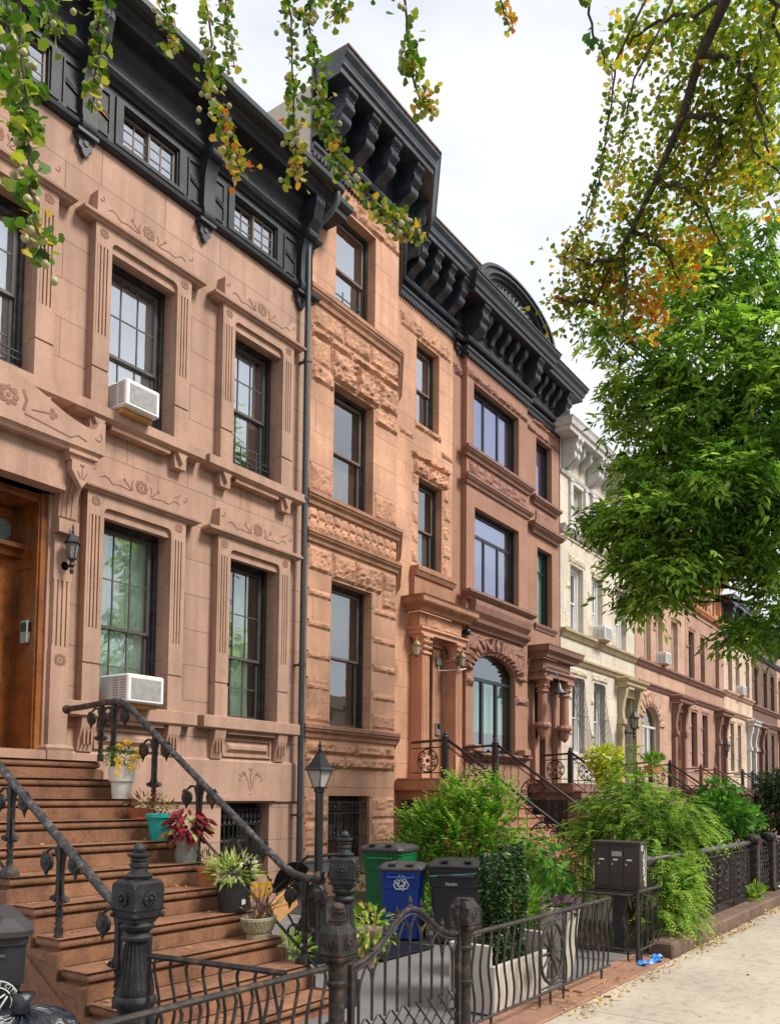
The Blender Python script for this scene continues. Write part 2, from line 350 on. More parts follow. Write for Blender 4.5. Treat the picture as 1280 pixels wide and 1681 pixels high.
sheet('areaway_paving', -3, 10.2, 3.1, 9.9, .0, bluestone)
sheet('garden_soil', 8.76, 60, 2.95, 9.9, .01, soil)
# ---------------------------------------------------------------- building parts
def window(H, x0, x1, z0, z1, y, panes='double', fm=None, sm=None, gm=None, rec=.12, t=.055, curtain=None, grid=(1, 1), mt=.038, rooms=None, split=.5, cpart=(0, 1, 0, 1), arch=None, folds=True):
    fm = fm or blackold; sm = sm or darkbronze; gm = gm or glass
    m = MB(); ya, yb = y+rec, y+rec+.13
    m.box(x0, x0+t, ya, yb, z0, z1); m.box(x1-t, x1, ya, yb, z0, z1); m.box(x0+t, x1-t, ya, yb, z1-t, z1); m.box(x0+t, x1-t, ya-.03, yb, z0, z0+t*.6)
    # stepped inner moulding of the casing
    i = t*.5; m.box(x0+t, x0+t+i, ya+.05, yb, z0+t*.6, z1-t); m.box(x1-t-i, x1-t, ya+.05, yb, z0+t*.6, z1-t); m.box(x0+t+i, x1-t-i, ya+.05, yb, z1-t-i, z1-t)
    w = m.build('window', fm, H)
    a0, a1, b0, b1 = x0+t+i, x1-t-i, z0+t*.6, z1-t-i
    if panes == 'double': rects = [(a0, a1, b0, b0+(b1-b0)*split+mt/2, .065, 'sash'), (a0, a1, b0+(b1-b0)*split-mt/2, b1, .03, 'sash')]
    elif panes == 'slide': rects = [(a0, (a0+a1)/2+.01, b0, b1, .06, 'sash'), ((a0+a1)/2-.01, a1, b0, b1, .03, 'sash')]
    elif panes == 'single': rects = [(a0, a1, b0, b1, .03, 'sash')]
    elif panes == 'triple': d = (a1-a0)/3; rects = [(a0+k*d, a0+(k+1)*d, b0, b1, .03, 'sash') for k in range(3)]
    elif panes == 'transom3':
        d = (a1-a0)/3; zt = b0+(b1-b0)*.74; rects = [(a0+k*d, a0+(k+1)*d, b0, zt, .03, 'sash') for k in range(3)]+[(a0, a1, zt, b1, .03, 'transom')]
    elif panes == 'transom1': zt = b0+(b1-b0)*.74; rects = [(a0, a1, b0, zt, .03, 'sash'), (a0, a1, zt, b1, .03, 'transom')]
    for (p0, p1, q0, q1, dy, nm) in rects:
        s = MB(); u0 = ya+dy+.015; u1 = u0+.035
        s.box(p0, p0+mt, u0, u1, q0, q1); s.box(p1-mt, p1, u0, u1, q0, q1); s.box(p0+mt, p1-mt, u0, u1, q1-mt, q1); s.box(p0+mt, p1-mt, u0, u1, q0, q0+mt)
        gx, gz = grid
        for k in range(1, gx): xx = p0+mt+(p1-p0-2*mt)*k/gx; s.box(xx-.008, xx+.008, u0+.012, u1-.004, q0+mt, q1-mt)
        for k in range(1, gz): zz = q0+mt+(q1-q0-2*mt)*k/gz; s.box(p0+mt, p1-mt, u0+.014, u1-.006, zz-.008, zz+.008)
        so = s.build(nm, sm, w)
        g = MB(); yg = u0+.022; g.quad((p0+mt*.7, yg, q0+mt*.7), (p1-mt*.7, yg, q0+mt*.7), (p1-mt*.7, yg, q1-mt*.7), (p0+mt*.7, yg, q1-mt*.7)); g.build('pane', gm, w)
    yc = ya+.15
    if curtain is not None:
        c0, c1, d0, d1 = cpart; xa, xb, za, zb = a0+(a1-a0)*c0, a0+(a1-a0)*c1, b0+(b1-b0)*d0, b0+(b1-b0)*d1
        c = MB(); ph = rnd.random()*9
        if folds: c.grid(lambda u, v: (xa+(xb-xa)*u, yc+.022*math.sin(u*(xb-xa)*42+ph+math.sin(v*3+ph))*(1-.3*v)+.01*math.sin(v*9), za+(zb-za)*v), 60, 8)
        else: c.quad((xa, yc, za), (xb, yc, za), (xb, yc, zb), (xa, yc, zb))
        c.build('curtain', curtain, w, smooth=True)
    r = MB(); X0, X1, Z0, Z1, Y0, Y1 = x0-.05, x1+.05, z0-.02, z1+.02, yb+.001, yb+1.3
    r.quad((X0, Y1, Z0), (X1, Y1, Z0), (X1, Y1, Z1), (X0, Y1, Z1)); r.quad((X0, Y0, Z0), (X0, Y1, Z0), (X0, Y1, Z1), (X0, Y0, Z1)); r.quad((X1, Y0, Z0), (X1, Y1, Z0), (X1, Y1, Z1), (X1, Y0, Z1))
    r.quad((X0, Y0, Z1), (X1, Y0, Z1), (X1, Y1, Z1), (X0, Y1, Z1)); r.quad((X0, Y0, Z0), (X1, Y0, Z0), (X1, Y1, Z0), (X0, Y1, Z0))
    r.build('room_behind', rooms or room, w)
    return w
def side_guard(H, x0, x1, z, y, mat):      # low child guard rails across the foot of a window
    m = MB()
    for k in range(4): m.box(x0, x1, y-.008, y+.008, z+.06+k*.085, z+.075+k*.085)
    for f in (.35, .68): xx = x0+(x1-x0)*f; m.box(xx-.012, xx+.012, y-.014, y-.004, z+.02, z+.42)
    return m.build('window_guard', mat, H)
BR_S = [(0, 1), (1, 1), (1, .90), (.95, .885), (.95, .86), (.90, .85), (.90, .80), (.87, .79), (.86, .72), (.90, .66), (.90, .60), (.86, .555), (.78, .53), (.74, .50), (.76, .45), (.78, .39), (.75, .31), (.67, .25), (.56, .22), (.45, .18), (.33, .10), (.20, .04), (.08, 0), (0, 0)]
BR_L = [(0, 1), (1, 1), (1, .93), (.97, .92), (.95, .86), (.90, .84), (.88, .78), (.80, .74), (.62, .68), (.46, .60), (.34, .5), (.28, .40), (.26, .14), (.30, .11), (.30, .05), (.24, .02), (.1, 0), (0, 0)]
BR_C = [(0, 1), (1, 1), (1, .84), (.93, .80), (.90, .66), (.96, .56), (.90, .42), (.74, .30), (.55, .26), (.42, .18), (.30, .04), (0, 0)]
def bracket(par, x, w, y, z0, h, e, mat, shape=BR_S, n2=None, ribs=True, name='bracket'):
    """scrolled bracket against a wall at plan point (x,y); n2 = outward plan direction"""
    n2 = n2 or (0, -1); t2 = (-n2[1], n2[0]); m = MB()
    def ext(poly, a, b):
        vs = [(x+n2[0]*p+t2[0]*k, y+n2[1]*p+t2[1]*k, z) for k in (a, b) for p, z in poly]; n = len(poly)
        m.add(vs, [tuple(range(n)), tuple(range(2*n-1, n-1, -1))]+[(i, n+i, n+(i+1) % n, (i+1) % n) for i in range(n)])
    P = [(p*e, z0+q*h) for p, q in shape]
    ext(P, -w/2, w/2)
    if ribs:                                  # raised rounded ribs on the nose and eye discs on the cheeks
        cc = (sum(p for p, _ in P)/len(P), sum(q for _, q in P)/len(P))
        for k in (-.30, 0, .30):
            Q = [(max(0, cc[0]+(p-cc[0])*1.045), cc[1]+(q-cc[1])*1.01 if q > z0+.02*h and q < z0+.98*h else q) for p, q in P]
            Q = [(a, min(max(b, z0), z0+h*.995)) for a, b in Q]
            ext(Q, (k-.09)*w, (k+.09)*w)
        if shape is BR_S:
            for (pp, q, r) in ((.58*e, z0+.42*h, .075*h), (.60*e, z0+.66*h, .045*h)):
                for k in (-1, 1):
                    for rr, th in ((r, .01), (r*.5, .018)):
                        vs = []; nn = 10
                        for kk in (k*w/2, k*(w/2+th)):
                            for i in range(nn):
                                a = 2*math.pi*i/nn; vs.append((x+n2[0]*(pp+rr*math.cos(a))+t2[0]*kk, y+n2[1]*(pp+rr*math.cos(a))+t2[1]*kk, q+rr*math.sin(a)))
                        m.add(vs, [tuple(range(nn)), tuple(range(2*nn-1, nn-1, -1))]+[(i, (i+1) % nn, nn+(i+1) % nn, nn+i) for i in range(nn)])
    return m.build(name, mat, par, 'auto')
def dentils(m, p0, p1, z0, z1, e0, e1, pitch=.07, wd=.04):
    p0 = np.array(p0, float); p1 = np.array(p1, float); L = np.linalg.norm(p1-p0); t = (p1-p0)/L; nn = np.array([t[1], -t[0]]); k = int(L/pitch)
    for i in range(k):
        a = p0+t*(i+.5)*L/k
        q = [a-t*wd/2+nn*e0, a+t*wd/2+nn*e0, a+t*wd/2+nn*e1, a-t*wd/2+nn*e1]
        vs = [(*p, z0) for p in q]+[(*p, z1) for p in q]
        m.add(vs, [(0, 1, 2, 3), (7, 6, 5, 4), (0, 4, 5, 1), (1, 5, 6, 2), (2, 6, 7, 3), (3, 7, 4, 0)])
def rosette(m, x, z, y, r, petals=8):
    for k in range(petals):
        a = 2*math.pi*k/petals; c = (x+.62*r*math.cos(a), z+.62*r*math.sin(a)); q = []
        for i in range(7):
            b = 2*math.pi*i/7; q.append((c[0]+.24*r*math.cos(b)*1.2*abs(math.cos(a))+.24*r*math.cos(b)*.8*abs(math.sin(a)), c[1]+.24*r*math.sin(b)))
        m.prism(q, y-.004, y+.002)
    q = [(x+.2*r*math.cos(2*math.pi*i/8), z+.2*r*math.sin(2*math.pi*i/8)) for i in range(8)]; m.prism(q, y-.004, y+.002)
def stroke(m, pts, y, w=.012, d=.004):
    for a, b in zip(pts[:-1], pts[1:]):
        dx, dz = b[0]-a[0], b[1]-a[1]; L = math.hypot(dx, dz) or 1; nx, nz_ = -dz/L*w/2, dx/L*w/2
        m.prism([(a[0]-nx, a[1]-nz_), (b[0]-nx, b[1]-nz_), (b[0]+nx, b[1]+nz_), (a[0]+nx, a[1]+nz_)], y-d, y+.001)
incised = M('shaded_groove_stone', (.25, .135, .088), .95, .15, 3, .1, 60)  # wall stone darkened: shadow in the carved lines is put into the colour
SILLP = lambda e, h: [(0, 0), (e*.45, 0), (e*.5, h*.2), (e*.8, h*.45), (e*.8, h*.55), (e, h*.62), (e, h), (0, h+.01)]
def mould(prof_fn, path, z, mat, parent, name, e, h):
    m = MB(); m.sweep([(a, z+b) for a, b in prof_fn(e, h)], path); return m.build(name, mat, parent)
def roofbox(H, x0, x1, y0, z, mat, zb=0, name='party_wall'):
    y0 += .32; yr = max(y0, 9.7+.32 if x1 > 10.5 else 0)
    m = MB(); m.quad((x0, y0, zb), (x0, y0+11, zb), (x0, y0+11, z), (x0, y0, z)); m.quad((x1, yr, zb), (x1, y0+11, zb), (x1, y0+11, z), (x1, yr, z))
    m.quad((x0, y0+11, zb), (x1, y0+11, zb), (x1, y0+11, z), (x0, y0+11, z)); m.build(name, mat, H)
    m = MB(); m.box(x0+.003, x1-.003, yr-.3, y0+10.99, z-.12, z-.003); m.build('roof', asphalt, H)
def ac_unit(loc, label, w=.52, h=.36, d=.42, vents=True):
    t = thing('air_conditioner', loc, label, 'air conditioner', 'window air conditioners', world=False)
    m = MB(); m.bbox(-w/2, w/2, -d, 0.14, 0, h, .015); m.build('casing', whitesash, t)
    m = MB(); m.box(-w/2+.05, w/2-.05, -d-.004, -d+.002, .04, h-.05); m.build('back_grille', M2('ac_coil'), t)
    m = MB()
    for k in range(9):
        for a in (-d+.05, -d+.18): m.box(-w/2-.004, -w/2+.002, a, a+.10, .05+k*.03, .062+k*.03)
    m.build('side_louvres', M2('ac_coil'), t)
    m = MB(); m.box(-w/2+.03, w/2-.03, -d+.1, 0, -.05, -.002); m.build('support_block', M2('raw_pine'), t)
    return t
_m2 = {}
def M2(n):
    if n not in _m2:
        _m2[n] = {'ac_coil': lambda: M('ac_coil_grille', (.33, .32, .31), .6, .2, 20, .8, 160), 'raw_pine': lambda: M('raw_pine', (.50, .27, .09), .7, .2, 4, .1, 40)}[n]()
    return _m2[n]
# ================================================================ HOUSE 1: smooth brownstone with black attic cornice
D1, D2 = 8.7, 9.7
H = thing('brownstone_house', (4.0, D1, 0), 'smooth tan brownstone townhouse with black attic cornice, carved window hoods and the orange wood door', 'house', 'row houses along the street')
HX0, HX1 = 3.2, 9.93
W1 = (6.10, 7.12); W2 = (8.17, 9.17); W0 = (4.03, 5.13)
Z2 = (6.27, 8.31); Z1 = (2.70, 5.00); ZB = (.45, 1.51); ZC = 9.60
door_x = (3.2, 4.62)
m = MB(); s = lambda a: a-HX0
holes = [(s(a), s(b), *Z2) for a, b in (W0, W1, W2)]+[(s(a), s(b), *Z1) for a, b in (W1, W2)]+[(s(8.2), s(9.16), *ZB)]
m.wall((HX0, D1), (HX1, D1), 0, ZC, [h for h in holes]+[(s(3.85), s(5.33), 2.10, 4.98)], .34)
m.build('wall', stone1, H)
# projecting water table above the basement
m = MB(); m.sweep([(0, 1.53), (.04, 1.53), (.04, 2.09), (.02, 2.12), (0, 2.12)], [(5.65, D1), (HX1-.13, D1)]); m.build('water_table', stone1p, H)
def surround(x0, x1, z0, z1, sillkind):
    pw = .235; y = D1; e = .12; hz = z1+.215
    m = MB()
    # pilasters with chamfered inner edge, flutes cut between raised fillets
    for a, b in ((x0-pw, x0), (x1, x1+pw)):
        m.box(a, b, y-e, y-.0005, z0, z0+.42); m.box(a+.006, b-.006, y-e+.014, y-.0005, z0+.42, z0+.47); m.box(a, b, y-e, y-.0005, z0+.47, z0+.50)
        m.box(a, b, y-e, y-.0005, z0+.50, z0+.88); zt = z1-.06; m.box(a+.003, b-.003, y-e+.022, y-.0005, z0+.88, zt)
        c = a+.035
        for k in range(4): m.box(c+k*.0475, c+k*.0475+.028, y-e, y-e+.023, z0+.88, zt)
        m.box(a, a+.03, y-e, y-e+.023, z0+.88, zt); m.box(b-.03, b, y-e, y-e+.023, z0+.88, zt)
        m.box(a, b, y-e, y-.0005, zt, hz)
    # head with rounded inner corners
    r = .07; q = [(x0, z1+.0), (x0+.02, z1+.045), (x0+.06, z1+.065), (x1-.06, z1+.065), (x1-.02, z1+.045), (x1, z1), (x1, hz), (x0, hz)]
    m.prism(q, y-e+.0, y-.0005)
    m.box(x0+.004, x1-.004, y-e+.045, y-.0005, z1-.045, z1+.07)
    m.build('window_surround', stone1p, H)
    # moulding under the hood
    hx0, hx1 = x0-pw-.02, x1+pw+.02
    m = MB(); P = [(0, hz), (e+.02, hz), (e+.03, hz+.02), (e+.07, hz+.035), (e+.075, hz+.06), (e+.05, hz+.075), (e+.05, hz+.09), (0, hz+.09)]
    m.sweep(P, [(hx0, y+.01), (hx0, y), (hx1, y), (hx1, y+.01)])
    # wavy-topped hood block
    b0 = hz+.09; n = 40; top = []
    for i in range(n+1):
        u = i/n; c = 1-abs(2*u-1); base = .155
        z = base+.10*math.exp(-((u-.5)/.13)**2)+(.12 if min(u, 1-u) < .055 else .12*math.exp(-((min(u, 1-u)-.055)/.05)**2))
        top.append((hx0+.01+(hx1-hx0-.02)*u, b0+z))
    m.prism([(hx0+.01, b0)]+top+[(hx1-.01, b0)], y-e-.03, y-.0005)
    hd = m.build('window_hood', stone1p, H)
    # incised ornament
    m = MB(); yy = y-e-.031; cx = (x0+x1)/2; zc = b0+.13
    K = 1.15
    rosette(m, cx, zc+.02, yy, .105)
    for sg in (-1, 1):
        stroke(m, [(cx+sg*.13, zc+.07), (cx+sg*.155, zc), (cx+sg*.13, zc-.06)], yy, .014)
        stroke(m, [(cx+sg*.16, zc-.07), (cx+sg*.33, zc-.05), (cx+sg*.42, zc-.07), (cx+sg*.5, zc-.01), (cx+sg*.55, zc+.0), (cx+sg*.6, zc-.03)], yy, .010)
        stroke(m, [(cx+sg*.15, zc-.06), (cx+sg*.25, zc+.03)], yy, .012)
        q = [(cx+sg*.26+.02*math.cos(t), zc+.045+.02*math.sin(t)) for t in np.linspace(0, 6.28, 7)[:-1]]; m.prism(q if sg > 0 else q[::-1], yy-.004, yy+.001)
        rosette(m, cx+sg*((x1-x0)/2+pw/2), (z1+hz)/2+.0, y-e-.001, .07)
        cxx = cx+sg*((x1-x0)/2+pw-.05); stroke(m, [(cxx+.03*math.cos(t), b0+.20+.035*math.sin(t)) for t in np.linspace(-2.6, 1, 7)], yy, .009)
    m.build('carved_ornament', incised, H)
    # sill
    m = MB(); sx0, sx1 = x0-pw-.06, x1+pw+.06
    if sillkind == 'upper':
        m.sweep([(0, z0-.17), (.14, z0-.17), (.19, z0-.13), (.19, z0-.01), (.17, z0), (-.3, z0)], [(sx0, y+.01), (sx0, y), (sx1, y), (sx1, y+.01)])
        m.box(x0+.06, x1-.06, y-.13, y, z0-.225, z0-.171)
        for a in (sx0+.06, sx1-.28):
            m.prism([(a, z0-.171), (a+.22, z0-.171), (a+.2, z0-.36), (a+.02, z0-.36)], y-.11, y)
            m.prism([(a+.03, z0-.172), (a+.19, z0-.172), (a+.11, z0-.31)], y-.16, y-.109)
    else:
        m.sweep([(0, z0-.18), (.15, z0-.18), (.17, z0-.16), (.17, z0-.01), (.15, z0), (-.3, z0)], [(sx0, y+.01), (sx0, y), (sx1, y), (sx1, y+.01)])
        m.box(x0+.03, x1-.03, y-.11, y, z0-.23, z0-.181)
        for a in (sx0+.07, sx1-.27):
            m.prism([(y-.14, z0-.181), (y, z0-.181), (y, z0-.58), (y-.05, z0-.58), (y-.07, z0-.44), (y-.12, z0-.30)], a, a+.2, 'x')
            for k in (.05, .10, .15): m.box(a+k-.012, a+k+.004, y-.125, y-.06, z0-.50, z0-.33)
        zz0, zz1 = z0-.54, z0-.28; xa, xb = x0+.02, x1-.02
        m.box(xa, xb, y-.03, y, zz1-.03, zz1); m.box(xa, xb, y-.03, y, zz0, zz0+.03); m.box(xa, xa+.03, y-.03, y, zz0+.03, zz1-.03); m.box(xb-.03, xb, y-.03, y, zz0+.03, zz1-.03)
        a, b, c, d = xa+.06, xb-.06, zz0+.055, zz1-.055; g = .05
        m.add([(a, y, c), (b, y, c), (b, y, d), (a, y, d), (a+g, y-.045, c+g), (b-g, y-.045, c+g), (b-g, y-.045, d-g), (a+g, y-.045, d-g)], [(4, 5, 6, 7), (0, 1, 5, 4), (1, 2, 6, 5), (2, 3, 7, 6), (3, 0, 4, 7)])
    m.build('window_sill', stone1p, H)
surround(*W0, *Z2, 'upper'); surround(*W1, *Z2, 'upper'); surround(*W2, *Z2, 'upper')
surround(*W1, *Z1, 'lower'); surround(*W2, *Z1, 'lower')
window(H, *W0, *Z2, D1, grid=(3, 2), gm=glass2, curtain=curtw, rec=.14)
window(H, *W1, *Z2, D1, grid=(3, 2), gm=glass2, curtain=curtw, rec=.14, split=.44)
window(H, *W2, *Z2, D1, grid=(3, 2), gm=glass2, curtain=curtw, cpart=(0, .86, .45, 1), rec=.14)
window(H, *W1, *Z1, D1, grid=(3, 2), curtain=curtg, rec=.14, split=.44)
wn = window(H, *W2, *Z1, D1, grid=(3, 2), curtain=curtg, cpart=(.42, .82, 0, 1), rec=.14, split=.40)
part('louvred_shutter', shutterwood, H, *[(8.3+i*.22, 8.46+i*.22, 9.0, 9.03, 6.42+k*.055, 6.455+k*.055) for i in range(3) for k in range(14)])
side_guard(H, W2[0]+.02, W2[1]-.02, Z2[0], D1+.1, iron); side_guard(H, W0[0]+.02, W0[1]-.02, Z2[0], D1+.1, iron)
part('window_sticker', M('teal_sticker', (.05, .55, .62), .5, .05), H, (6.20, 6.28, 8.86, 8.865, 2.92, 3.06))
# basement window with iron grille
window(H, 8.2, 9.16, *ZB, D1, panes='double', rec=.26, rooms=room)
m = MB()
for k in range(11):
    xx = 8.25+k*.086; m.tube([(xx, D1+.16, ZB[0]), (xx, D1+.16, 1.2)], .009, 5)
    m.lathe([(.0, 0), (.03, .01), (.018, .05), (.034, .10), (.03, .16), (.012, .18), (.022, .2), (.024, .23), (.004, .26)], (xx, D1+.16, 1.2), 7)
for z in (ZB[0]+.05, .8, 1.19): m.box(8.2, 9.16, D1+.15, D1+.17, z, z+.015)
m.build('iron_window_grille', iron, H)
m = MB(); m.prism([(8.12, 1.54), (9.24, 1.54), (9.2, 1.60), (8.16, 1.60)], D1-.07, D1); m.build('basement_lintel', stone1p, H)
# incised palmette on the water table
m = MB(); yy = D1-.041; cx, cz = float(onY(408, 1283, D1)[0]), 1.80
stroke(m, [(cx, cz-.12), (cx, cz+.17)], yy, .010)
for sg in (-1, 1):
    stroke(m, [(cx+sg*.035, cz-.08), (cx+sg*.05, cz+.03), (cx+sg*.11, cz+.12), (cx+sg*.19, cz+.09)], yy, .010)
    for (dx, dz) in ((.10, .135), (.14, .13), (.19, .10), (.20, .04)): stroke(m, [(cx+sg*dx, cz+dz-.02), (cx+sg*(dx+.03), cz+dz+.02)], yy, .018)
    stroke(m, [(cx, cz+.18), (cx+sg*.04, cz+.205)], yy, .016)
stroke(m, [(cx, cz-.16), (cx, cz-.18)], yy, .02)
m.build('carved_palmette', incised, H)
# black attic storey
AT0, AT1 = ZC, 10.50
m = MB(); aw = [(4.36, 5.25), (6.25, 7.15), (8.16, 9.06)]; yA = D1-.03
m.wall((HX0, yA), (9.86, yA), AT0, AT1, [(a-HX0, b-HX0, 9.75, 10.28) for a, b in aw], .25)
att = m.build('attic_panelling', blackwood, H)
for a, b in aw: window(H, a, b, 9.75, 10.28, yA, 'slide', fm=blackwood, sm=brownsash, gm=glass2, grid=(2, 3), rec=.0, t=.02, mt=.028, curtain=curtw, cpart=(0, 1, 0, .85), folds=False)
m = MB()
for a, b in aw:
    c = .11
    for (p, q, r, t) in ((a-c, a, 9.71, 10.33), (b, b+c, 9.71, 10.33)): m.box(p, q, yA-.03, yA, r, t)
    m.box(a, b, yA-.03, yA, 10.28, 10.33); m.box(a, b, yA-.03, yA, 9.71, 9.75)
    for p in (a-.45, b+.16):
        q = p+.27; m.box(p, p+.025, yA-.022, yA, 9.72, 10.3); m.box(q-.025, q, yA-.022, yA, 9.72, 10.3); m.box(p+.025, q-.025, yA-.022, yA, 10.27, 10.3); m.box(p+.025, q-.025, yA-.022, yA, 9.72, 9.75)
        m.prism([(p+.03, 10.02), (q-.03, 9.94), (q-.03, 9.96), (p+.03, 10.04)], yA-.022, yA); m.prism([(p+.03, 10.06), (q-.03, 9.98), (q-.03, 10.0), (p+.03, 10.08)], yA-.022, yA)
        m.box(p-.02, p+.045, yA-.03, yA-.02, 9.685, 9.72); m.box(q-.045, q+.02, yA-.03, yA-.02, 9.685, 9.72)
m.build('attic_mouldings', blackwood, H)
cor = MB()
cor.sweep([(0, AT0-.03), (.05, AT0-.03), (.09, AT0+.0), (.10, AT0+.04), (.07, AT0+.075), (.05, AT0+.09), (0, AT0+.09)], [(HX0, D1), (9.95, D1), (9.95, D1+.2)])
cor.sweep([(0, 10.41), (.03, 10.41), (.05, 10.44), (.10, 10.47), (.13, 10.52), (.13, 10.55), (.08, 10.60), (.08, 10.80), (.14, 10.88), (.16, 10.97), (0, 10.97)], [(HX0, yA), (9.88, yA), (9.88, yA+.2)])
cor.sweep([(0, 10.955), (.40, 10.955), (.42, 10.96), (.42, 11.04), (.46, 11.07), (.50, 11.12), (.50, 11.20), (0, 11.22)], [(HX0, D1), (9.86, D1), (9.86, D1+.3)])
cor = cor.build('cornice', blackwood, H)
for bx in (5.72-2.06, 5.72, 7.62, 9.62):
    bracket(cor, bx, .20, yA, 9.50, 1.45, .40, blackwood, BR_L, ribs=True)
    m = MB()
    m.lathe([(.03, 0), (.075, .02), (.075, .22), (.03, .24)], (bx-.12, yA-.20, 10.42), 12, 'x')
    m.build('bracket_drum', blackwood, cor); m = MB()
    q = [(bx-.12, 9.52), (bx+.12, 9.52), (bx+.12, 9.45), (bx+.085, 9.42), (bx+.095, 9.36), (bx+.05, 9.33), (bx+.04, 9.29), (bx, 9.25), (bx-.04, 9.29), (bx-.05, 9.33), (bx-.095, 9.36), (bx-.085, 9.42), (bx-.12, 9.45)]
    m.prism(q, D1-.07, D1); m.box(bx-.14, bx+.14, D1-.13, D1, 9.49, 9.53)
    m.prism([(bx+.035*math.cos(t), 9.41+.035*math.sin(t)) for t in np.linspace(0, 6.28, 11)[:-1]], D1-.085, D1-.069)
    m.build('bracket_drop', greypaint, cor)
m = MB(); gx1 = 9.95
pr = [(7.80+.085*math.cos(t), 10.93+.085*math.sin(t)) for t in np.linspace(math.pi, 2*math.pi, 9)]
pr = [(D1-.62, 11.26), (D1-.645, 11.24), (D1-.64, 11.17), (D1-.60, 11.12), (D1-.51, 11.11), (D1-.503, 11.12), (D1-.503, 11.26)]
m.prism(pr, HX0, gx1, 'x'); m.build('gutter', gutter, H)
m = MB(); m.sweep([(0, 11.22), (.50, 11.20), (.50, 11.24), (0, 11.36)], [(HX0, D1), (9.86, D1)]); m.build('eave_top', gutter, H)
m = MB(); xp = 9.86
m.tube([(9.86, D1-.57, 11.12), (9.86, D1-.56, 10.98), (9.82, D1-.45, 10.80), (9.72, D1-.24, 10.58), (9.68, D1-.17, 10.46), (9.665, D1-.155, 10.3)], .05, 8)
m.tube([(9.665, D1-.155, 10.35), (9.665, D1-.155, 6), (9.665, D1-.155, .3)], .047, 10)
for z in (1.3, 3.6, 6.2, 8.4): m.lathe([(.058, 0), (.058, .05)], (9.665, D1-.155, z), 10); m.box(9.645, 9.69, D1-.12, D1, z+.01, z+.04)
m.build('downspout', pipegrey, H, 'auto')
roofbox(H, HX0, HX1-.01, D1, 11.25, partywall)
# door porch surround
px0, px1 = 5.37, 5.60; yP = D1-.26; zl = 1.95; OX = 5.33            # right pilaster and the edge of the opening
def porch_pilaster(px0, px1):
    m = MB()
    m.box(px0-.04, px1+.04, yP-.06, D1, zl, 2.10); m.sweep([(0, 2.10), (.05, 2.10), (.06, 2.13), (.04, 2.16), (0, 2.17)], [(px0, D1), (px0, yP), (px1, yP), (px1, D1)])
    m.box(px0, px1, yP, D1, 2.17, 3.27); m.box(px0+.003, px1-.003, yP+.02, D1, 3.27, 4.02); m.box(px0, px1, yP, D1, 4.02, 4.54)
    for k in range(4): m.box(px0+.01+k*.056, px0+.045+k*.056, yP, yP+.021, 3.27, 4.02)
    m.box(px0-.01, px1+.01, yP-.09, D1, 4.54, 4.69)
    q = [(yP-.02, 4.69), (yP-.05, 4.73), (yP-.06, 4.86), (yP-.08, 4.98), (yP-.14, 5.12), (yP-.24, 5.26), (yP-.26, 5.31), (D1, 5.31), (D1, 4.69)]
    m.prism(q, px0+.0, px1-.0, 'x')
    for k in range(3): xx = px0+.035+k*.06; m.prism([(a-.012, b) for a, b in q[:6]]+[(a+.01, b) for a, b in q[:6]][::-1], xx, xx+.03, 'x')
    m.prism([(px0-.015, 5.31), (px1+.015, 5.31), (px1+.015, 5.20), ((px0+px1)/2, 5.02), (px0-.015, 5.20)], yP-.30, yP-.22)
    m.sweep([(0, 5.31), (.03, 5.31), (.04, 5.35), (.07, 5.37), (.07, 5.41), (0, 5.43)], [(px0, D1), (px0, yP-.26), (px1, yP-.26), (px1, D1)])
    m.build('door_pilaster', stone1p, H)
    m = MB(); cx = (px0+px1)/2
    rosette(m, cx, 3.12, yP-.001, .085); stroke(m, [(cx, 5.24), (cx, 5.12)], yP-.301, .01)
    for sg in (-1, 1): stroke(m, [(cx+sg*.06, 5.20), (cx+sg*.02, 5.12)], yP-.301, .012); stroke(m, [(cx, 5.26), (cx+sg*.025, 5.28)], yP-.301, .02)
    m.build('carved_ornament', incised, H)
porch_pilaster(px0, px1); porch_pilaster(3.60, 3.83)
hz0 = 5.43; yH = D1-.60; hx1_ = 5.74; m = MB()
m.box(HX0, hx1_-.10, yH+.10, D1, hz0-.03, hz0+.01); m.box(HX0, OX+.04, yH+.16, D1, hz0-.45, hz0-.03); m.sweep([(0, hz0-.03), (.05, hz0-.03), (.07, hz0+.0), (.10, hz0+.03), (.10, hz0+.05), (0, hz0+.06)], [(HX0, yH+.1), (hx1_-.1, yH+.1), (hx1_-.1, D1)])
n = 36; top = []
for i in range(n+1):
    u = i/n; z = .50-.27*u+.05*math.sin(u*6.283)+(.12 if u > .95 else .12*math.exp(-((.95-u)/.03)**2)); top.append((4.35+(hx1_-4.35)*u, hz0+.05+max(z, .17)))
m.prism([(HX0, hz0+.05), (HX0, hz0+.60)]+top+[(hx1_, hz0+.05)], yH, D1)
m.build('door_hood', stone1p, H)
m = MB(); yy = yH-.001; rx, rz_ = float(onY(14, 647, yH)[0]), float(onY(14, 647, yH)[2])
rosette(m, rx, rz_, yy, .13)
stroke(m, [(rx+.16, rz_+.12), (rx+.20, rz_+.02), (rx+.17, rz_-.10)], yy, .03); stroke(m, [(rx+.18, rz_-.13), (rx+.72, rz_-.19), (rx+.82, rz_-.14), (rx+.93, rz_-.17)], yy, .014)
stroke(m, [(rx+.26, rz_-.06), (rx+.48, rz_-.02)], yy, .014)
for dx, dz in ((.50, .02), (.54, -.02), (.50, -.05)): m.prism([(rx+dx+.028*math.cos(t), rz_+dz+.028*math.sin(t)) for t in np.linspace(0, 6.28, 8)[:-1]], yy-.004, yy+.001)
stroke(m, [(hx1_-.09+.045*math.cos(t), hz0+.22+.05*math.sin(t)) for t in np.linspace(-2.6, 1, 8)], yy, .010)
m.build('carved_ornament', incised, H)
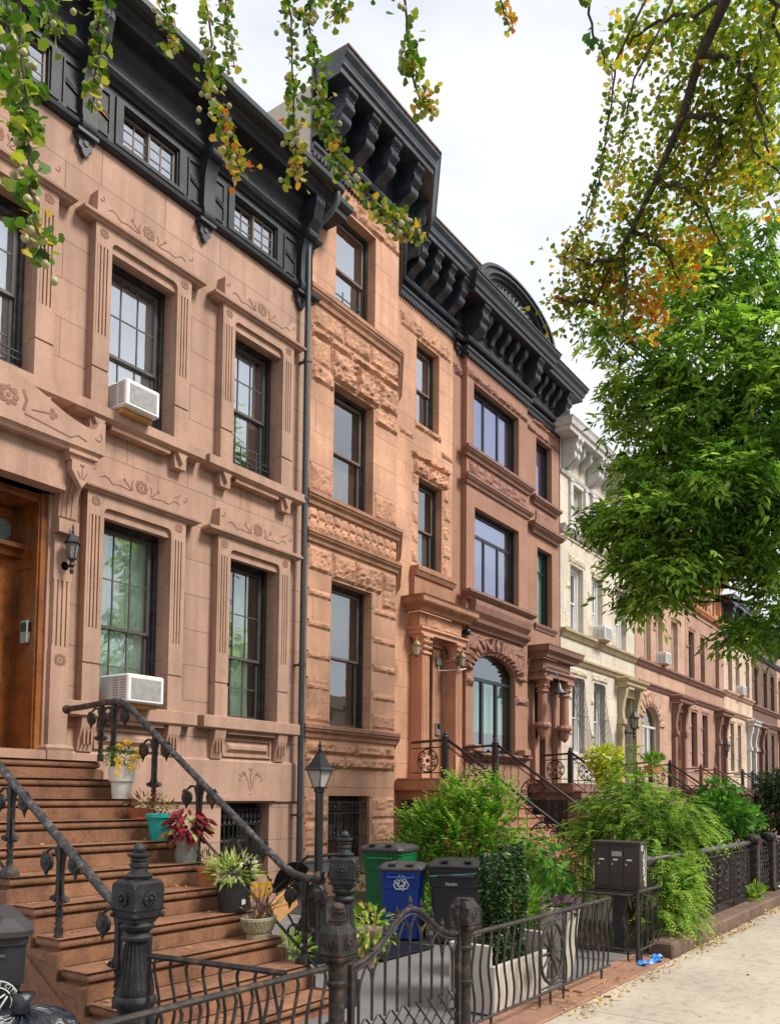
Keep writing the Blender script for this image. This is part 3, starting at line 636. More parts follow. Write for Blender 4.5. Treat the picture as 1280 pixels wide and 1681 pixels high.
# door: stone jamb, panelled wood reveal, transom and leaf
dy = D1+.36; XO = OX-.0
m = MB(); m.box(OX-.0, OX+.05, D1-.2, D1+.02, 2.10, 5.0); m.box(HX0, OX+.05, D1-.24, D1-.01, 4.98, 5.40); m.box(HX0, OX+.06, D1-.3, D1+.6, zl-.02, 2.10); m.build('door_jamb_stone', stone1p, H)
dr = MB(); dr.box(XO-.07, XO-.003, D1-.17, dy, 2.10, 4.98); dr.box(XO-.09, XO-.07, D1-.14, D1-.06, 2.10, 4.9); dr.box(XO-.09, XO-.07, dy-.1, dy, 2.10, 4.9); dr.box(XO-.09, XO-.07, D1-.06, dy-.1, 2.10, 2.5); dr.box(XO-.09, XO-.07, D1-.06, dy-.1, 4.15, 4.25)
dr.box(HX0, XO-.003, dy, dy+.06, 2.10, 4.95); dr.box(HX0, XO-.07, dy-.14, dy, 4.30, 4.40); dr.box(HX0, XO-.07, dy-.24, dy-.14, 4.38, 4.43); dr.box(HX0, XO-.003, D1-.12, dy, 4.88, 4.97)
dr = dr.build('door', doorwood, H); xl = XO-.07
m = MB(); m.box(xl-.11, xl, dy-.03, dy, 2.10, 4.30); m.box(3.9, xl-.11, dy-.03, dy, 4.16, 4.30); m.box(3.9, xl-.11, dy-.03, dy, 2.12, 2.85); m.box(xl-.19, xl-.11, dy-.04, dy, 2.85, 4.16); m.box(3.95, xl-.3, dy-.045, dy-.03, 2.25, 2.72)
m.build('door_leaf', doorwood, dr)
m = MB(); q = [(4.70+.36*math.cos(t)*1.0, 3.50+.62*math.sin(t)) for t in np.linspace(0, 2*math.pi, 25)[:-1]]; m.prism(q, dy-.028, dy-.012); m.build('oval_glass', doorglass, dr)
m = MB(); a = 3.9; b = xl-.06; c = 4.50; d_ = 4.73; r = .08
q = [(a, c), (b-r, c), (b-.02, c+.03), (b, c+r), (b, d_-r), (b-.02, d_-.03), (b-r, d_), (a, d_)]
m.prism(q, dy-.012, dy); m.build('transom_glass', doorglass, dr)
m = MB(); m.box(HX0, xl, dy-.04, dy, 4.40, 4.47); m.box(HX0, xl, dy-.04, dy, 4.76, 4.86); m.box(xl-.05, xl, dy-.04, dy, 4.47, 4.76); m.build('transom_frame', doorwood, dr)
# fittings on house 1
def wall_lantern(loc, label, rz=0, mat=None, arm=.12, s=1.0, glassm=None):
    t = thing('wall_lantern', loc, label, 'lantern', rz=rz, world=False); mat = mat or iron; t.scale = (s, s, s)
    m = MB(); m.lathe([(.045, 0), (.055, .012), (.02, .02)], (0, 0, 0), 12, 'y'); m.M = None
    m.tube([(0, 0, 0), (0, -arm*.5, -.02), (0, -arm, .0), (0, -arm, .06)], .012, 6); m.lathe([(.016, -.10), (.022, -.06), (.012, -.04), (.03, -.01), (.02, .02), (.035, .05)], (0, -arm, 0), 8); m.build('arm', mat, t)
    m = MB(); c = (0, -arm, .05)
    for k in range(6):
        a = math.pi*(k+.5)/3; m.tube([(c[0]+.042*math.cos(a), c[1]+.042*math.sin(a), c[2]), (c[0]+.07*math.cos(a), c[1]+.07*math.sin(a), c[2]+.16)], .005, 4)
    m.lathe([(.085, .16), (.088, .17), (.055, .21), (.03, .25), (.012, .27), (.016, .29), (.006, .31), (.012, .33), (.002, .37)], c, 6, ang=.52); m.lathe([(.01, -.01), (.045, 0), (.045, .012)], c, 6, ang=.52)
    m.build('cage', mat, t)
    m = MB(); m.lathe([(.038, .01), (.064, .155)], c, 6, ang=.52); m.build('glass', glassm or M3('lantern_glass'), t)
    return t
_m3 = {}
def M3(n):
    if n not in _m3:
        _m3[n] = {'lantern_glass': lambda: M('lantern_glass', (.20, .19, .17), .25, .15, 20, .05, 40, spec=.8), 'steel': lambda: M('brushed_steel', (.42, .42, .42), .35, .1, 9, .1, 90, metal=.7),
                  'screen': lambda: M('black_screen', (.01, .01, .012), .2, .05), 'frost': lambda: M('frosted_lamp_pane', (.50, .46, .42), .4, .08, 9, .05, 40)}[n]()
    return _m3[n]
wall_lantern(((px0+px1)/2+.02, yP, 4.19), 'small black pointed wall lantern on the pilaster beside the orange wood door', s=1.1)
t = thing('door_intercom', (XO-.07, D1+.02, 3.42), 'steel keypad intercom with dangling wire on the wood door reveal', 'intercom', world=False)
m = MB(); m.bbox(-.06, 0, -.07, .07, -.13, .13, .008); m.build('housing', M3('steel'), t)
m = MB(); m.box(-.045, -.01, -.075, -.069, -.0, .10); m.box(-.064, -.059, -.05, .05, 0, .10); m.build('screen', M3('screen'), t)
m = MB(); [m.box(-.048+i*.013, -.040+i*.013, -.075, -.069, -.03-k*.022, -.018-k*.022) for i in range(3) for k in range(3)]; m.build('keypad', M('amber_keys', (.7, .45, .15), .5, .1), t)
m = MB(); m.tube([(.0, -.05, .02), (.02, -.1, .0), (.05, -.12, -.1), (.03, -.11, -.16)], .006, 5); m.build('wire', M('pale_wire', (.6, .45, .3), .6, .1), t)
ac_unit((6.42, D1+.02, 6.30), 'white air conditioner on an orange block in the second floor window of the tan house', .50, .33, .40)
ac_unit((6.55, D1+.0, 2.72), 'white air conditioner in the parlour window above the stoop handrail', .54, .34, .42)
# ================================================================ HOUSE 2: orange sandstone with projecting bay
def big_cornice(H, path, spots, mat, zb, zt, e, roofmat, bw_=.23):
    """modillioned cornice swept along a plan path; spots: (x,y,nx,ny) of the big brackets"""
    c = MB(); hh = zt-zb
    c.sweep([(0, zb), (.05, zb), (.06, zb+.05), (.10, zb+.08), (.10, zb+.13), (0, zb+.14)], path)                  # lower bead
    c.sweep([(0, zb+.14), (.03, zb+.14), (.03, zb+.22), (.14, zb+.22), (.17, zb+.27), (.17, zb+.30), (0, zb+.31)], path)
    c.sweep([(0, zb+.31), (.035, zb+.31), (.035, zb+.60), (.06, zb+.62), (.06, zb+.68), (.035, zb+.70), (.035, zt-.42), (0, zt-.42)], path)  # frieze
    c.sweep([(0, zt-.43), (e-.12, zt-.43), (e-.10, zt-.42), (e-.10, zt-.32), (e-.06, zt-.30), (e-.06, zt-.26), (0, zt-.26)], path)          # soffit + fascia
    c.sweep([(0, zt-.26), (e-.06, zt-.26), (e-.04, zt-.20), (e+.02, zt-.12), (e+.03, zt-.05), (0, zt-.04)], path)   # cyma
    co = c.build('cornice', mat, H)
    d = MB()
    for a, b in zip(path[:-1], path[1:]): dentils(d, a, b, zb-.075, zb-.005, .0, .07, .085, .05)
    d.build('dentils', mat, co)
    r = MB(); r.sweep([(0, zt-.04), (e+.05, zt-.05), (e+.05, zt-.02), (0, zt+.02)], path); r.build('roof_edge', roofmat, co)
    for (x, y, nx, ny) in spots: bracket(co, x, bw_, y, zb+.31, zt-.43-zb-.31, e-.14, mat, BR_S, (nx, ny), name='bracket')
    return co
H = thing('sandstone_house', (9.94, D1, 0), 'orange rock-faced sandstone townhouse with a tall projecting bay and black bracketed cornice', 'house', 'row houses along the street')
A0, A1 = 9.94, 12.36; B0, B1 = 13.75, 15.95; ZT = 12.05
w3 = op([(551,329.5),(613,390),(611.5,543),(549.6,498)], D1); w2_ = op([(546.5,628),(613,666.5),(612,849),(546.5,825.6)], D1); w1_ = op([(544.4,955),(612,971),(609,1202),(542,1188)], D1)
wx = (10.53, 11.64); bw3 = (9.84, 11.59); bw2 = (6.47, 8.48); bw1 = (2.76, 5.15); bwb = (.28, 1.62)
S0 = A0
m = MB(); m.wall((A0, D1), (A1, D1), 0, ZT+.6, [(wx[0]-S0, wx[1]-S0, *z) for z in (bw3, bw2, bw1, bwb)], .3); m.wall((A1, D1), (B0, D2), 0, ZT+.6)
R3 = op([(684,556.5),(720.5,583),(720.5,715.6),(682.7,690)], D2); R2 = op([(687,782.5),(726.4,805),(723.4,949),(685.6,934)], D2)
DR = (float(onY(682, 1150, D2)[0]), float(onY(729, 1150, D2)[0]), 1.98, 4.95)
m.wall((B0, D2), (B1, D2), 0, ZT+.6, [(R3[0]-B0, R3[1]-B0, R3[2], R3[3]), (R2[0]-B0, R2[1]-B0, R2[2], R2[3]), (DR[0]-B0, DR[1]-B0, 1.98, 4.85)], .3)
m.build('wall', stone2, H)
big_cornice(H, [(A0-.10, D1), (A1, D1), (B0, D2), (B1, D2)], [(A0+.28, D1, 0, -1), (A0+.92, D1, 0, -1), (A0+1.55, D1, 0, -1), (A1-.15, D1, 0, -1), (12.85, D1+.36, .584, -.812), (13.35, D1+.72, .584, -.812), (13.98, D2, 0, -1), (14.5, D2, 0, -1), (15.05, D2, 0, -1), (15.6, D2, 0, -1)], blackcor, ZT, 13.52, .72, rustroof)
roofbox(H, A0+.08, B1, D1-.31, 13.4, partywall)
bayp = [(A0, D1+.02), (A0, D1), (A1, D1), (B0-.05, D2-.03)]
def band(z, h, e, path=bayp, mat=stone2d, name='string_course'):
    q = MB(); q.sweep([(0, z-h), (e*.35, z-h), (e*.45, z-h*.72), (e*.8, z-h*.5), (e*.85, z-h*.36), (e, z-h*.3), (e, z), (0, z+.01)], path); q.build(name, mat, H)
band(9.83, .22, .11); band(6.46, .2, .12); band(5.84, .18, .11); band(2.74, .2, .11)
rk = MB()
def rockrow(z0, z1, cuts, y, proj, mb=None, sd=0):
    for i, (a, b) in enumerate(zip(cuts[:-1], cuts[1:])): (mb or rk).rock(a, b, z0, z1, y, proj*.72, seed=sd+i*1.37, cell=.045)
rockrow(9.22, 9.56, [A0, 10.75, 11.5, A1], D1, .07, sd=1)
rockrow(9.05, 9.21, [A0, 11.0, A1], D1, .12, sd=5)
rockrow(8.50, 9.04, [wx[0]-.12, 11.12, wx[1]+.14], D1, .14, sd=9)
rockrow(8.62, 9.04, [A0, wx[0]-.13], D1, .05, sd=12); rockrow(8.30, 8.61, [A0, wx[0]-.01], D1, .10, sd=14)
rockrow(8.55, 9.04, [wx[1]+.15, A1], D1, .10, sd=16); rockrow(8.20, 8.5, [wx[1]+.02, A1], D1, .08, sd=18)
rockrow(6.5, 6.95, [A0, wx[0]-.01], D1, .05, sd=21); rockrow(6.5, 6.95, [wx[1]+.02, A1], D1, .05, sd=24)
n = 12; cu = [A0+(A1-A0)*i/n for i in range(n+1)]; rockrow(5.87, 6.05, cu, D1, .05, sd=31); rockrow(6.05, 6.23, cu, D1, .05, sd=47)
rockrow(5.2, 5.6, [A0, wx[0]+.0], D1, .07, sd=60); rockrow(5.17, 5.6, [wx[0], 11.15, A1-.45], D1, .10, sd=62); rockrow(4.95, 5.6, [A1-.44, A1], D1, .08, sd=65)
z = 4.92
for k in range(5):
    rockrow(z-.14, z, [A0, wx[0]-.01], D1, .055, sd=70+k); rockrow(z-.14, z, [wx[1]+.02, A1], D1, .055, sd=80+k); z -= .50
rockrow(2.77, 3.05, [wx[1]+.02, A1], D1, .04, sd=90); rockrow(2.77, 3.5, [A0, wx[0]-.01], D1, .025, sd=93)
rockrow(2.28, 2.49, [A0, 11.2, A1], D1, .12, sd=96); rockrow(2.05, 2.27, [A0, 10.9, A1], D1, .12, sd=99)
for z in (.02, .42, .82, 1.22): rockrow(z, z+.39, [A0, wx[0]-.01], D1, .06, sd=100+z*9); rockrow(z, z+.39, [wx[1]+.02, A1], D1, .06, sd=120+z*9)
rockrow(11.62, 11.95, [wx[0]-.1, 11.1, A1], D1, .08, sd=140)
# recess
zt = R3[3]; rockrow(zt+.02, zt+.33, [B0+.1, 14.6, B1-.1], D2, .09, sd=150); rockrow(R3[2]-.16, R3[2], [R3[0]-.05, R3[1]+.1], D2, .10, sd=153)
zt = R2[3]; rockrow(zt+.02, zt+.36, [R2[0]-.2, 14.95, R2[1]+.22], D2, .14, sd=160); rockrow(zt+.37, zt+.50, [R2[0]-.28, R2[1]+.3], D2, .17, sd=163)
for k in range(5):
    z = R2[3]-.05-k*.42; rockrow(z-.2, z+.1, [R2[1]+.03, R2[1]+.25+.1*(k % 2)], D2, .06, sd=165+k); rockrow(z-.15, z+.08, [R2[0]-.25, R2[0]-.03], D2, .05, sd=172+k)
rockrow(9.1, 9.25, [B0+.1, R3[0]-.1], D2, .06, sd=180); rockrow(9.1, 9.25, [R3[1]+.1, B1], D2, .06, sd=182)
rk.build('rock_faced_blocks', stone2r, H)
m = MB(); m.sweep([(0, R2[2]-.2), (.16, R2[2]-.2), (.20, R2[2]-.12), (.22, R2[2]-.1), (.22, R2[2]), (-.2, R2[2])], [(R2[0]-.3, D2), (R2[1]+.3, D2)]); m.box(R2[0]-.3, R2[1]+.28, D2-.12, D2, 5.7, R2[2]-.2); m.build('window_sill', stone2d, H)
window(H, *wx, *bw3, D1, gm=glass2, sm=brownsash, rec=.18, curtain=curtgrey, cpart=(0, 1, 0, .6), folds=False); side_guard(H, wx[0]+.12, wx[1]-.12, bw3[0]+.05, D1+.2, iron)
window(H, *wx, *bw2, D1, sm=brownsash, rec=.18, curtain=shutterwood, cpart=(0, 1, 0, .40), folds=False)
window(H, *wx, *bw1, D1, sm=brownsash, rec=.18, curtain=shutterwood, cpart=(.35, .8, 0, 1), folds=False)
window(H, *wx, *bwb, D1, rec=.24, rooms=roomw)
window(H, R3[0], R3[1], R3[2], R3[3], D2, gm=glass2, sm=brownsash, rec=.16, curtain=curtgrey, cpart=(0, 1, 0, .7), folds=False)
window(H, R2[0], R2[1], R2[2], R2[3], D2, sm=brownsash, rec=.16, curtain=curtgrey, cpart=(0, 1, 0, .45), folds=False)
def bar_grille(H, x0, x1, z0, z1, y, n=10, belly=0, mat=None, wavy=.018, name='iron_window_grille'):
    m = MB()
    for k in range(n+1):
        xx = x0+(x1-x0)*k/n; pts = []
        for i in range(17):
            t = i/16; z = z1-(z1-z0)*t; b = belly*max(0, t)**1.6*(1 if t < .92 else (1-t)/.08*.5+.5)
            pts.append((xx+(wavy*math.sin(t*26) if wavy and z < z1-.25 else 0), y-b, z))
        m.tube(pts, .009, 4)
    for i, z in enumerate((z0+.03, z1-.05, z1-.22, (z0+z1)/2)):
        t = (z1-z)/(z1-z0); b = belly*t**1.6; m.box(x0, x1, y-b-.012, y-b+.004, z-.01, z+.01)
    for k in range(n): # little scroll circles between the top rails
        cx = x0+(x1-x0)*(k+.5)/n; r = min(.055, (x1-x0)/n*.45)
        m.tube([(cx+r*math.cos(a), y, z1-.135+r*math.sin(a)) for a in np.linspace(0, 6.283, 9)], .006, 4, cap=False)
    return m.build(name, mat or ironr, H)
bar_grille(H, wx[0]+.02, wx[1]-.02, bwb[0], bwb[1]-.06, D1+.06, 11)
# door surround H2
def column(m, x, y, z0, z1, r, n=12, base=.2, cap=.3, sq=False):
    m.box(x-r*1.5, x+r*1.5, y-r*1.5, y+r*1.5, z0, z0+base); m.lathe([(r*1.4, base), (r*1.4, base+.05), (r*1.1, base+.09), (r, base+.12), (r*.92, z1-z0-cap-.04), (r*1.2, z1-z0-cap-.02), (r*1.0, z1-z0-cap), (r*1.1, z1-z0-cap*.6), (r*1.75, z1-z0-.06)], (x, y, z0), n)
    m.box(x-r*1.75, x+r*1.75, y-r*1.75, y+r*1.75, z1-.06, z1)
    for k in range(8):
        a = 2*math.pi*k/8; m.ball((x+r*1.25*math.cos(a), y+r*1.25*math.sin(a), z1-cap*.55), r*.32, 6, 4)
        m.ball((x+r*1.5*math.cos(a), y+r*1.5*math.sin(a), z1-cap*.25), r*.3, 6, 4)
xa, xb = DR[0]-.08, DR[1]+.12; yq = D2-.30
for x in (xa, xb):
    m = MB()
    m.box(x-.15, x+.15, yq-.02, D2, 1.98, 2.45); m.box(x-.13, x+.13, yq, D2, 2.45, 4.55); [m.box(x-.10+k*.055, x-.07+k*.055, yq-.015, yq, 2.5, 4.5) for k in range(4)]
    m.box(x-.16, x+.16, yq-.04, D2, 4.55, 4.6); m.lathe([(.15, 0), (.13, .05), (.15, .2), (.2, .30)], (x, yq+.12, 4.6), 12, ang=.4); m.box(x-.19, x+.19, yq-.07, D2, 4.9, 4.95)
    for k in range(5): 
        for zz in (4.68, 4.8): m.ball((x-.12+k*.06, yq-.04+.02*(k % 2), zz), .04, 6, 4)
    m.build('door_pilaster', stone2p, H)
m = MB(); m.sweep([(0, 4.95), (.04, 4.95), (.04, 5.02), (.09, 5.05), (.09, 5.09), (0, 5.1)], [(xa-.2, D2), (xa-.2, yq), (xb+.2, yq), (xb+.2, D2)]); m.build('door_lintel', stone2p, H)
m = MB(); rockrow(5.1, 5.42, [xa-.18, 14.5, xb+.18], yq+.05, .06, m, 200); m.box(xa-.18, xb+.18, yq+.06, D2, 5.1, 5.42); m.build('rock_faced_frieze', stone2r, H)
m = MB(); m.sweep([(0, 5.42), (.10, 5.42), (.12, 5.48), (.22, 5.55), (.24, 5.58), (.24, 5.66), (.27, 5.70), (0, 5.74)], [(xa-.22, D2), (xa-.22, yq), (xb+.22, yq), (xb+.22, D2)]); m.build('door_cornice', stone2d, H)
m = MB(); m.box(DR[0]+.02, DR[1]-.02, D2+.29, D2+.35, 1.98, 4.85); dd = m.build('door', olddoor, H)
xm = DR[0]+.02; m = MB(); m.box(xm, xm+.14, D2+.22, D2+.29, 2, 4.85); m.box(xm+.68, xm+.82, D2+.22, D2+.29, 2, 4.85); m.box(xm+.14, xm+.68, D2+.23, D2+.29, 4.25, 4.85); m.box(xm+.14, xm+.68, D2+.23, D2+.29, 2.0, 2.6); m.box(xm+.22, xm+.6, D2+.215, D2+.23, 4.4, 4.7); m.build('door_frame', olddoor, dd)
m = MB(); m.box(xm+.14, xm+.68, D2+.25, D2+.26, 2.6, 4.25); m.build('door_pane', M('dark_door_glass', (.03, .035, .035), .1, .1, 3, .0, 40, spec=1), dd)
part('door_jamb', stone2d, H, (DR[1]-.4, DR[1]-.02, D2+.05, D2+.28, 1.99, 4.84))
brass = M('aged_brass', (.22, .17, .08), .6, .3, 30, .1, 90, metal=.6)
lt = M('ribbed_lantern_glass', (.30, .30, .25), .2, .1, 30, .2, 90, spec=.8)
def barn_lantern(loc, label):
    t = thing('brass_lantern', loc, label, 'lantern', world=False)
    m = MB(); m.box(-.03, .03, -.06, 0, -.1, .08); m.tube([(0, -.05, .05), (0, -.12, .09), (0, -.12, .06)], .012, 5); m.lathe([(.085, 0), (.09, .02), (.05, .10), (.015, .13), (.02, .16), (.004, .19)], (0, -.12, .06), 8); m.lathe([(.03, -.22), (.06, -.19), (.065, -.17)], (0, -.12, .06), 8); m.build('cap', brass, t)
    m = MB(); m.lathe([(.05, -.18), (.075, 0)], (0, -.12, .06), 8); m.build('glass', lt, t); return t
q = onY(682, 1066, yq-.12); barn_lantern((float(q[0]), yq-.02, float(q[2])), 'brass lantern on the left door pilaster of the orange sandstone house')
q = onY(757, 1085, yq-.12); barn_lantern((float(q[0]), yq-.02, float(q[2])), 'brass lantern on the right door pilaster, cable running to it')
t = thing('door_keypad', (DR[1]-.21, D2+.05, 3.08), 'silver keypad intercom on the stone jamb beside the golden oak door', 'intercom', world=False)
m = MB(); m.bbox(-.09, .09, -.04, 0, -.14, .14, .01); m.build('housing', M3('steel'), t); m = MB(); m.box(-.06, .06, -.045, -.039, -.0, .11); m.build('screen', M3('screen'), t)
t = thing('junction_box', (DR[1]-.2, D2+.05, 4.55), 'grey electrical box with white conduit high on the door jamb', 'electrical box', world=False)
m = MB(); m.bbox(-.1, .1, -.06, 0, -.08, .08, .01); m.build('box', M3('steel'), t); m = MB(); m.tube([(0, -.03, -.08), (0, -.03, -.2), (.25, -.42, -.18), (.5, -.42, -.12)], .012, 6); m.build('conduit', whitesash, t)
# ================================================================ HOUSE 3: red-brown with arched window and pediment
H = thing('redbrown_house', (15.95, D2, 0), 'dark red-brown stone townhouse with arched parlour window, plate glass and black arched pediment', 'house', 'row houses along the street')
X0, X1 = 15.95, 21.75; P0, P1 = 16.35, 19.45; YB = D2-.14; ZT = 11.82
T3 = (16.67, 18.97, 9.63, 11.27); T2 = (16.73, 18.97, 6.29, 8.33); s3 = (20.27, 21.25, 9.6, 11.3); s2 = (20.33, 21.26, 6.21, 8.31); AR = (16.69, 18.78, 2.63, 4.98); AZ = 4.50
DR3 = (20.15, 21.28, 1.98, 4.75)
m = MB(); m.wall((X0, D2), (P0, D2), 0, ZT+.6); m.wall((P1, D2), (X1, D2), 0, ZT+.6, [(s3[0]-P1, s3[1]-P1, s3[2], s3[3]), (s2[0]-P1, s2[1]-P1, s2[2], s2[3]), (DR3[0]-P1, DR3[1]-P1, DR3[2], DR3[3])], .3)
m.wall((P0, D2), (P0, YB), 0, ZT+.6); m.wall((P1, YB), (P1, D2), 0, ZT+.6)
m.wall((P0, YB), (P1, YB), 0, ZT+.6, [(T3[0]-P0, T3[1]-P0, T3[2], T3[3]), (T2[0]-P0, T2[1]-P0, T2[2], T2[3]), (AR[0]-P0, AR[1]-P0, AR[2], AR[3])], .3)
# spandrels turning the rectangular hole into a segmental arch
def arch_fill(m, x0, x1, zs, zt, y, d=.3, n=10):
    cx = (x0+x1)/2; hw = (x1-x0)/2
    for sg in (-1, 1):
        arc = [(cx+sg*hw*math.cos(a), zs+(zt-zs)*math.sin(a)) for a in np.linspace(0, math.pi/2, n)]
        q = [(cx+sg*hw, zt+.0)]+arc[:]
        m.prism(q if sg < 0 else q[::-1], y+.0015, y+d)
arch_fill(m, AR[0], AR[1], AZ, AR[3], YB)
m.build('wall', stone3, H)
def rough_arch(H, x0, x1, zs, zt, y, mat, wid=.45, proj=.09, n=15, name='rock_faced_arch'):
    m = MB(); cx = (x0+x1)/2; hw = (x1-x0)/2
    for k in range(n):
        a0, a1 = math.pi*k/n+.01, math.pi*(k+1)/n-.01
        def f(u, v):
            a = a1+(a0-a1)*u; rr = 1+v*wid/hw; x = cx+math.cos(a)*hw*rr; z = zs+math.sin(a)*((zt-zs)+v*wid)
            ed = u < .01 or u > .99 or v < .01 or v > .99
            return (x, y-(0 if ed else proj*(.7+.8*mnoise.noise(Vector((x*6, k*2.3, z*6))))), z)
        m.grid(f, 5, 7)
    m.build(name, mat, H)
rough_arch(H, AR[0]-.02, AR[1]+.02, AZ, AR[3]+.02, YB, stone3r, .42, .12, 17)
m = MB(); m.rock(P0, AR[0]-.3, 4.9, 5.45, YB, .06, 3); m.rock(P0, AR[0]-.02, 4.12, 4.36, YB, .09, 5); m.rock(AR[1]+.02, P1, 3.9, 4.14, YB, .09, 6); m.rock(AR[1]+.35, P1, 4.5, 5.3, YB, .05, 8)
m.rock(P0+.02, 17.9, 5.0, 5.4, YB, .05, 11); m.rock(17.9, P1, 5.1, 5.4, YB, .05, 12)
m.rock(P0, 17.5, 11.3, 11.52, YB, .07, 13); m.rock(17.5, 18.5, 11.3, 11.5, YB, .08, 14); m.rock(18.5, P1, 11.3, 11.5, YB, .07, 15); m.rock(X0, P0, 11.25, 11.5, D2, .08, 16); m.rock(P1, X1, 11.33, 11.48, D2, .06, 17); m.rock(20.0, 21.5, 11.62, 11.76, D2, .08, 18)
for k in range(8):
    a = P0+.1+(P1-P0-.2)*k/8; b = a+(P1-P0-.2)/8
    if k % 2 == 0: m.rock(a, b, 9.05, 9.33, YB, .06, 20+k)
    else: m.rock(a, b, 9.0, 9.16, YB, .06, 20+k); m.rock(a, b, 9.17, 9.34, YB, .03, 30+k)
m.rock(20.2, 21.3, 8.85, 9.3, D2-.03, .02, 41, cell=.04)
m.build('rock_faced_blocks', stone3r, H)
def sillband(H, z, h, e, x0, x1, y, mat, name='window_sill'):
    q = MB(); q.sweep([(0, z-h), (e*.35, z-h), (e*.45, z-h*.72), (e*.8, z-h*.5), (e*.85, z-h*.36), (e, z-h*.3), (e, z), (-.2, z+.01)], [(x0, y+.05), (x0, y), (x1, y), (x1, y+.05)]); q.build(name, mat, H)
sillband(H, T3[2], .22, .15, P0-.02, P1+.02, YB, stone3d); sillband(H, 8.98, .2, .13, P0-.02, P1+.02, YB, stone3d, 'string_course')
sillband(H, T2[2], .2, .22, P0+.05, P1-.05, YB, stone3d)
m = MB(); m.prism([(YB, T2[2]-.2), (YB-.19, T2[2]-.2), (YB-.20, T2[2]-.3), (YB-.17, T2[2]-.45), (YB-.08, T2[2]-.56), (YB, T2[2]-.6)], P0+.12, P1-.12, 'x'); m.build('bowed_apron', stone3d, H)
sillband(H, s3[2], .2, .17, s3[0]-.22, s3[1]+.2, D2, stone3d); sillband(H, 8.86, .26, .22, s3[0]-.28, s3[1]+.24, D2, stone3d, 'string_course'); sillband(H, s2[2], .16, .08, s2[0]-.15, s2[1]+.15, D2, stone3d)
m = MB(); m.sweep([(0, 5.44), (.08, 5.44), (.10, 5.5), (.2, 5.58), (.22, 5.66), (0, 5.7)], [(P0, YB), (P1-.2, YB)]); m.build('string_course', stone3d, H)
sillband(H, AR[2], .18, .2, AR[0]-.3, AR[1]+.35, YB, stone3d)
m = MB(); [m.bbox(x, x+.34, YB-.26, YB-.02, AR[2]+.0, AR[2]+.16+.0, .02) for x in (AR[0]-.34, AR[1]+.02)]; m.build('sill_blocks', stone3p, H)
window(H, *T3, YB, 'triple', fm=blacksash, sm=blacksash, gm=glassv, rec=.14, t=.05, curtain=lilacrefl, folds=False, cpart=(0, 1, 0, 1))  # the sheet behind these panes carries the painted lilac reflection
window(H, *T2, YB, 'transom3', fm=blacksash, sm=blacksash, gm=glassv, rec=.14, t=.05, curtain=curtm, folds=False, cpart=(0, 1, .42, 1))
window(H, *s3, D2, 'single', fm=blacksash, sm=blacksash, gm=glassv, rec=.14, t=.05, curtain=lilacrefl, folds=False)
window(H, *s2, D2, 'transom1', fm=blacksash, sm=blacksash, gm=glass, rec=.14, t=.05, curtain=curtm, folds=False)
# arched window
def arched_window(H, x0, x1, z0, zs, zt, y, fm, gm, curtain, lites=3, rec=.14, cpart=(0, 1), tz=None, cz=None):
    m = MB(); cx = (x0+x1)/2; hw = (x1-x0)/2; ya = y+rec; t = .055; yb = ya+.08; tz = tz or zs-.02
    m.box(x0, x0+t, ya, yb, z0, zs); m.box(x1-t, x1, ya, yb, z0, zs); m.box(x0+t, x1-t, ya, yb, z0, z0+t)
    m.box(x0+t, x1-t, ya, yb, tz-.04, tz+.04)
    for k in range(16):
        a0, a1 = math.pi*k/16, math.pi*(k+1)/16
        q = [(cx+hw*math.cos(a0), zs+(zt-zs)*math.sin(a0)), (cx+hw*math.cos(a1), zs+(zt-zs)*math.sin(a1)), (cx+(hw-t)*math.cos(a1), zs+(zt-zs-t)*math.sin(a1)), (cx+(hw-t)*math.cos(a0), zs+(zt-zs-t)*math.sin(a0))]
        m.prism(q[::-1], ya, yb)
    for k in range(1, lites): xx = x0+(x1-x0)*k/lites; m.box(xx-.05, xx+.05, ya+.01, yb, z0+t, tz-.04)
    w = m.build('window', fm, H)
    g = MB(); yg = ya+.045; arc = [(cx+(hw-.02)*math.cos(a), yg, zs+(zt-zs-.02)*math.sin(a)) for a in np.linspace(0, math.pi, 17)]
    g.add([(x0+.02, yg, z0+.02), (x1-.02, yg, z0+.02)]+arc, [tuple(range(19))]); g.build('pane', gm, w)
    if curtain:
        g = MB(); c0 = cz if cz else z0+.3; yg = ya+.2; g.quad((x0+(x1-x0)*cpart[0], yg, c0), (x0+(x1-x0)*cpart[1], yg, c0), (x0+(x1-x0)*cpart[1], yg, tz), (x0+(x1-x0)*cpart[0], yg, tz)); g.build('curtain', curtain, w)
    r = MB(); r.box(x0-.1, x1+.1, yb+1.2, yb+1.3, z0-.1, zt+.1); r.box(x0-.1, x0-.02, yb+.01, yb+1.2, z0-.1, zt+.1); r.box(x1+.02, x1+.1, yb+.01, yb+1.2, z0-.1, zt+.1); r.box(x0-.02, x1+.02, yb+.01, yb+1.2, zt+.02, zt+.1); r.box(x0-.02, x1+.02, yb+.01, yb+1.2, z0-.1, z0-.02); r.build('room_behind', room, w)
    return w
arched_window(H, AR[0], AR[1], AR[2], AZ, AR[3], YB, blacksash, glass, curtm, 3, tz=4.36, cz=3.15)
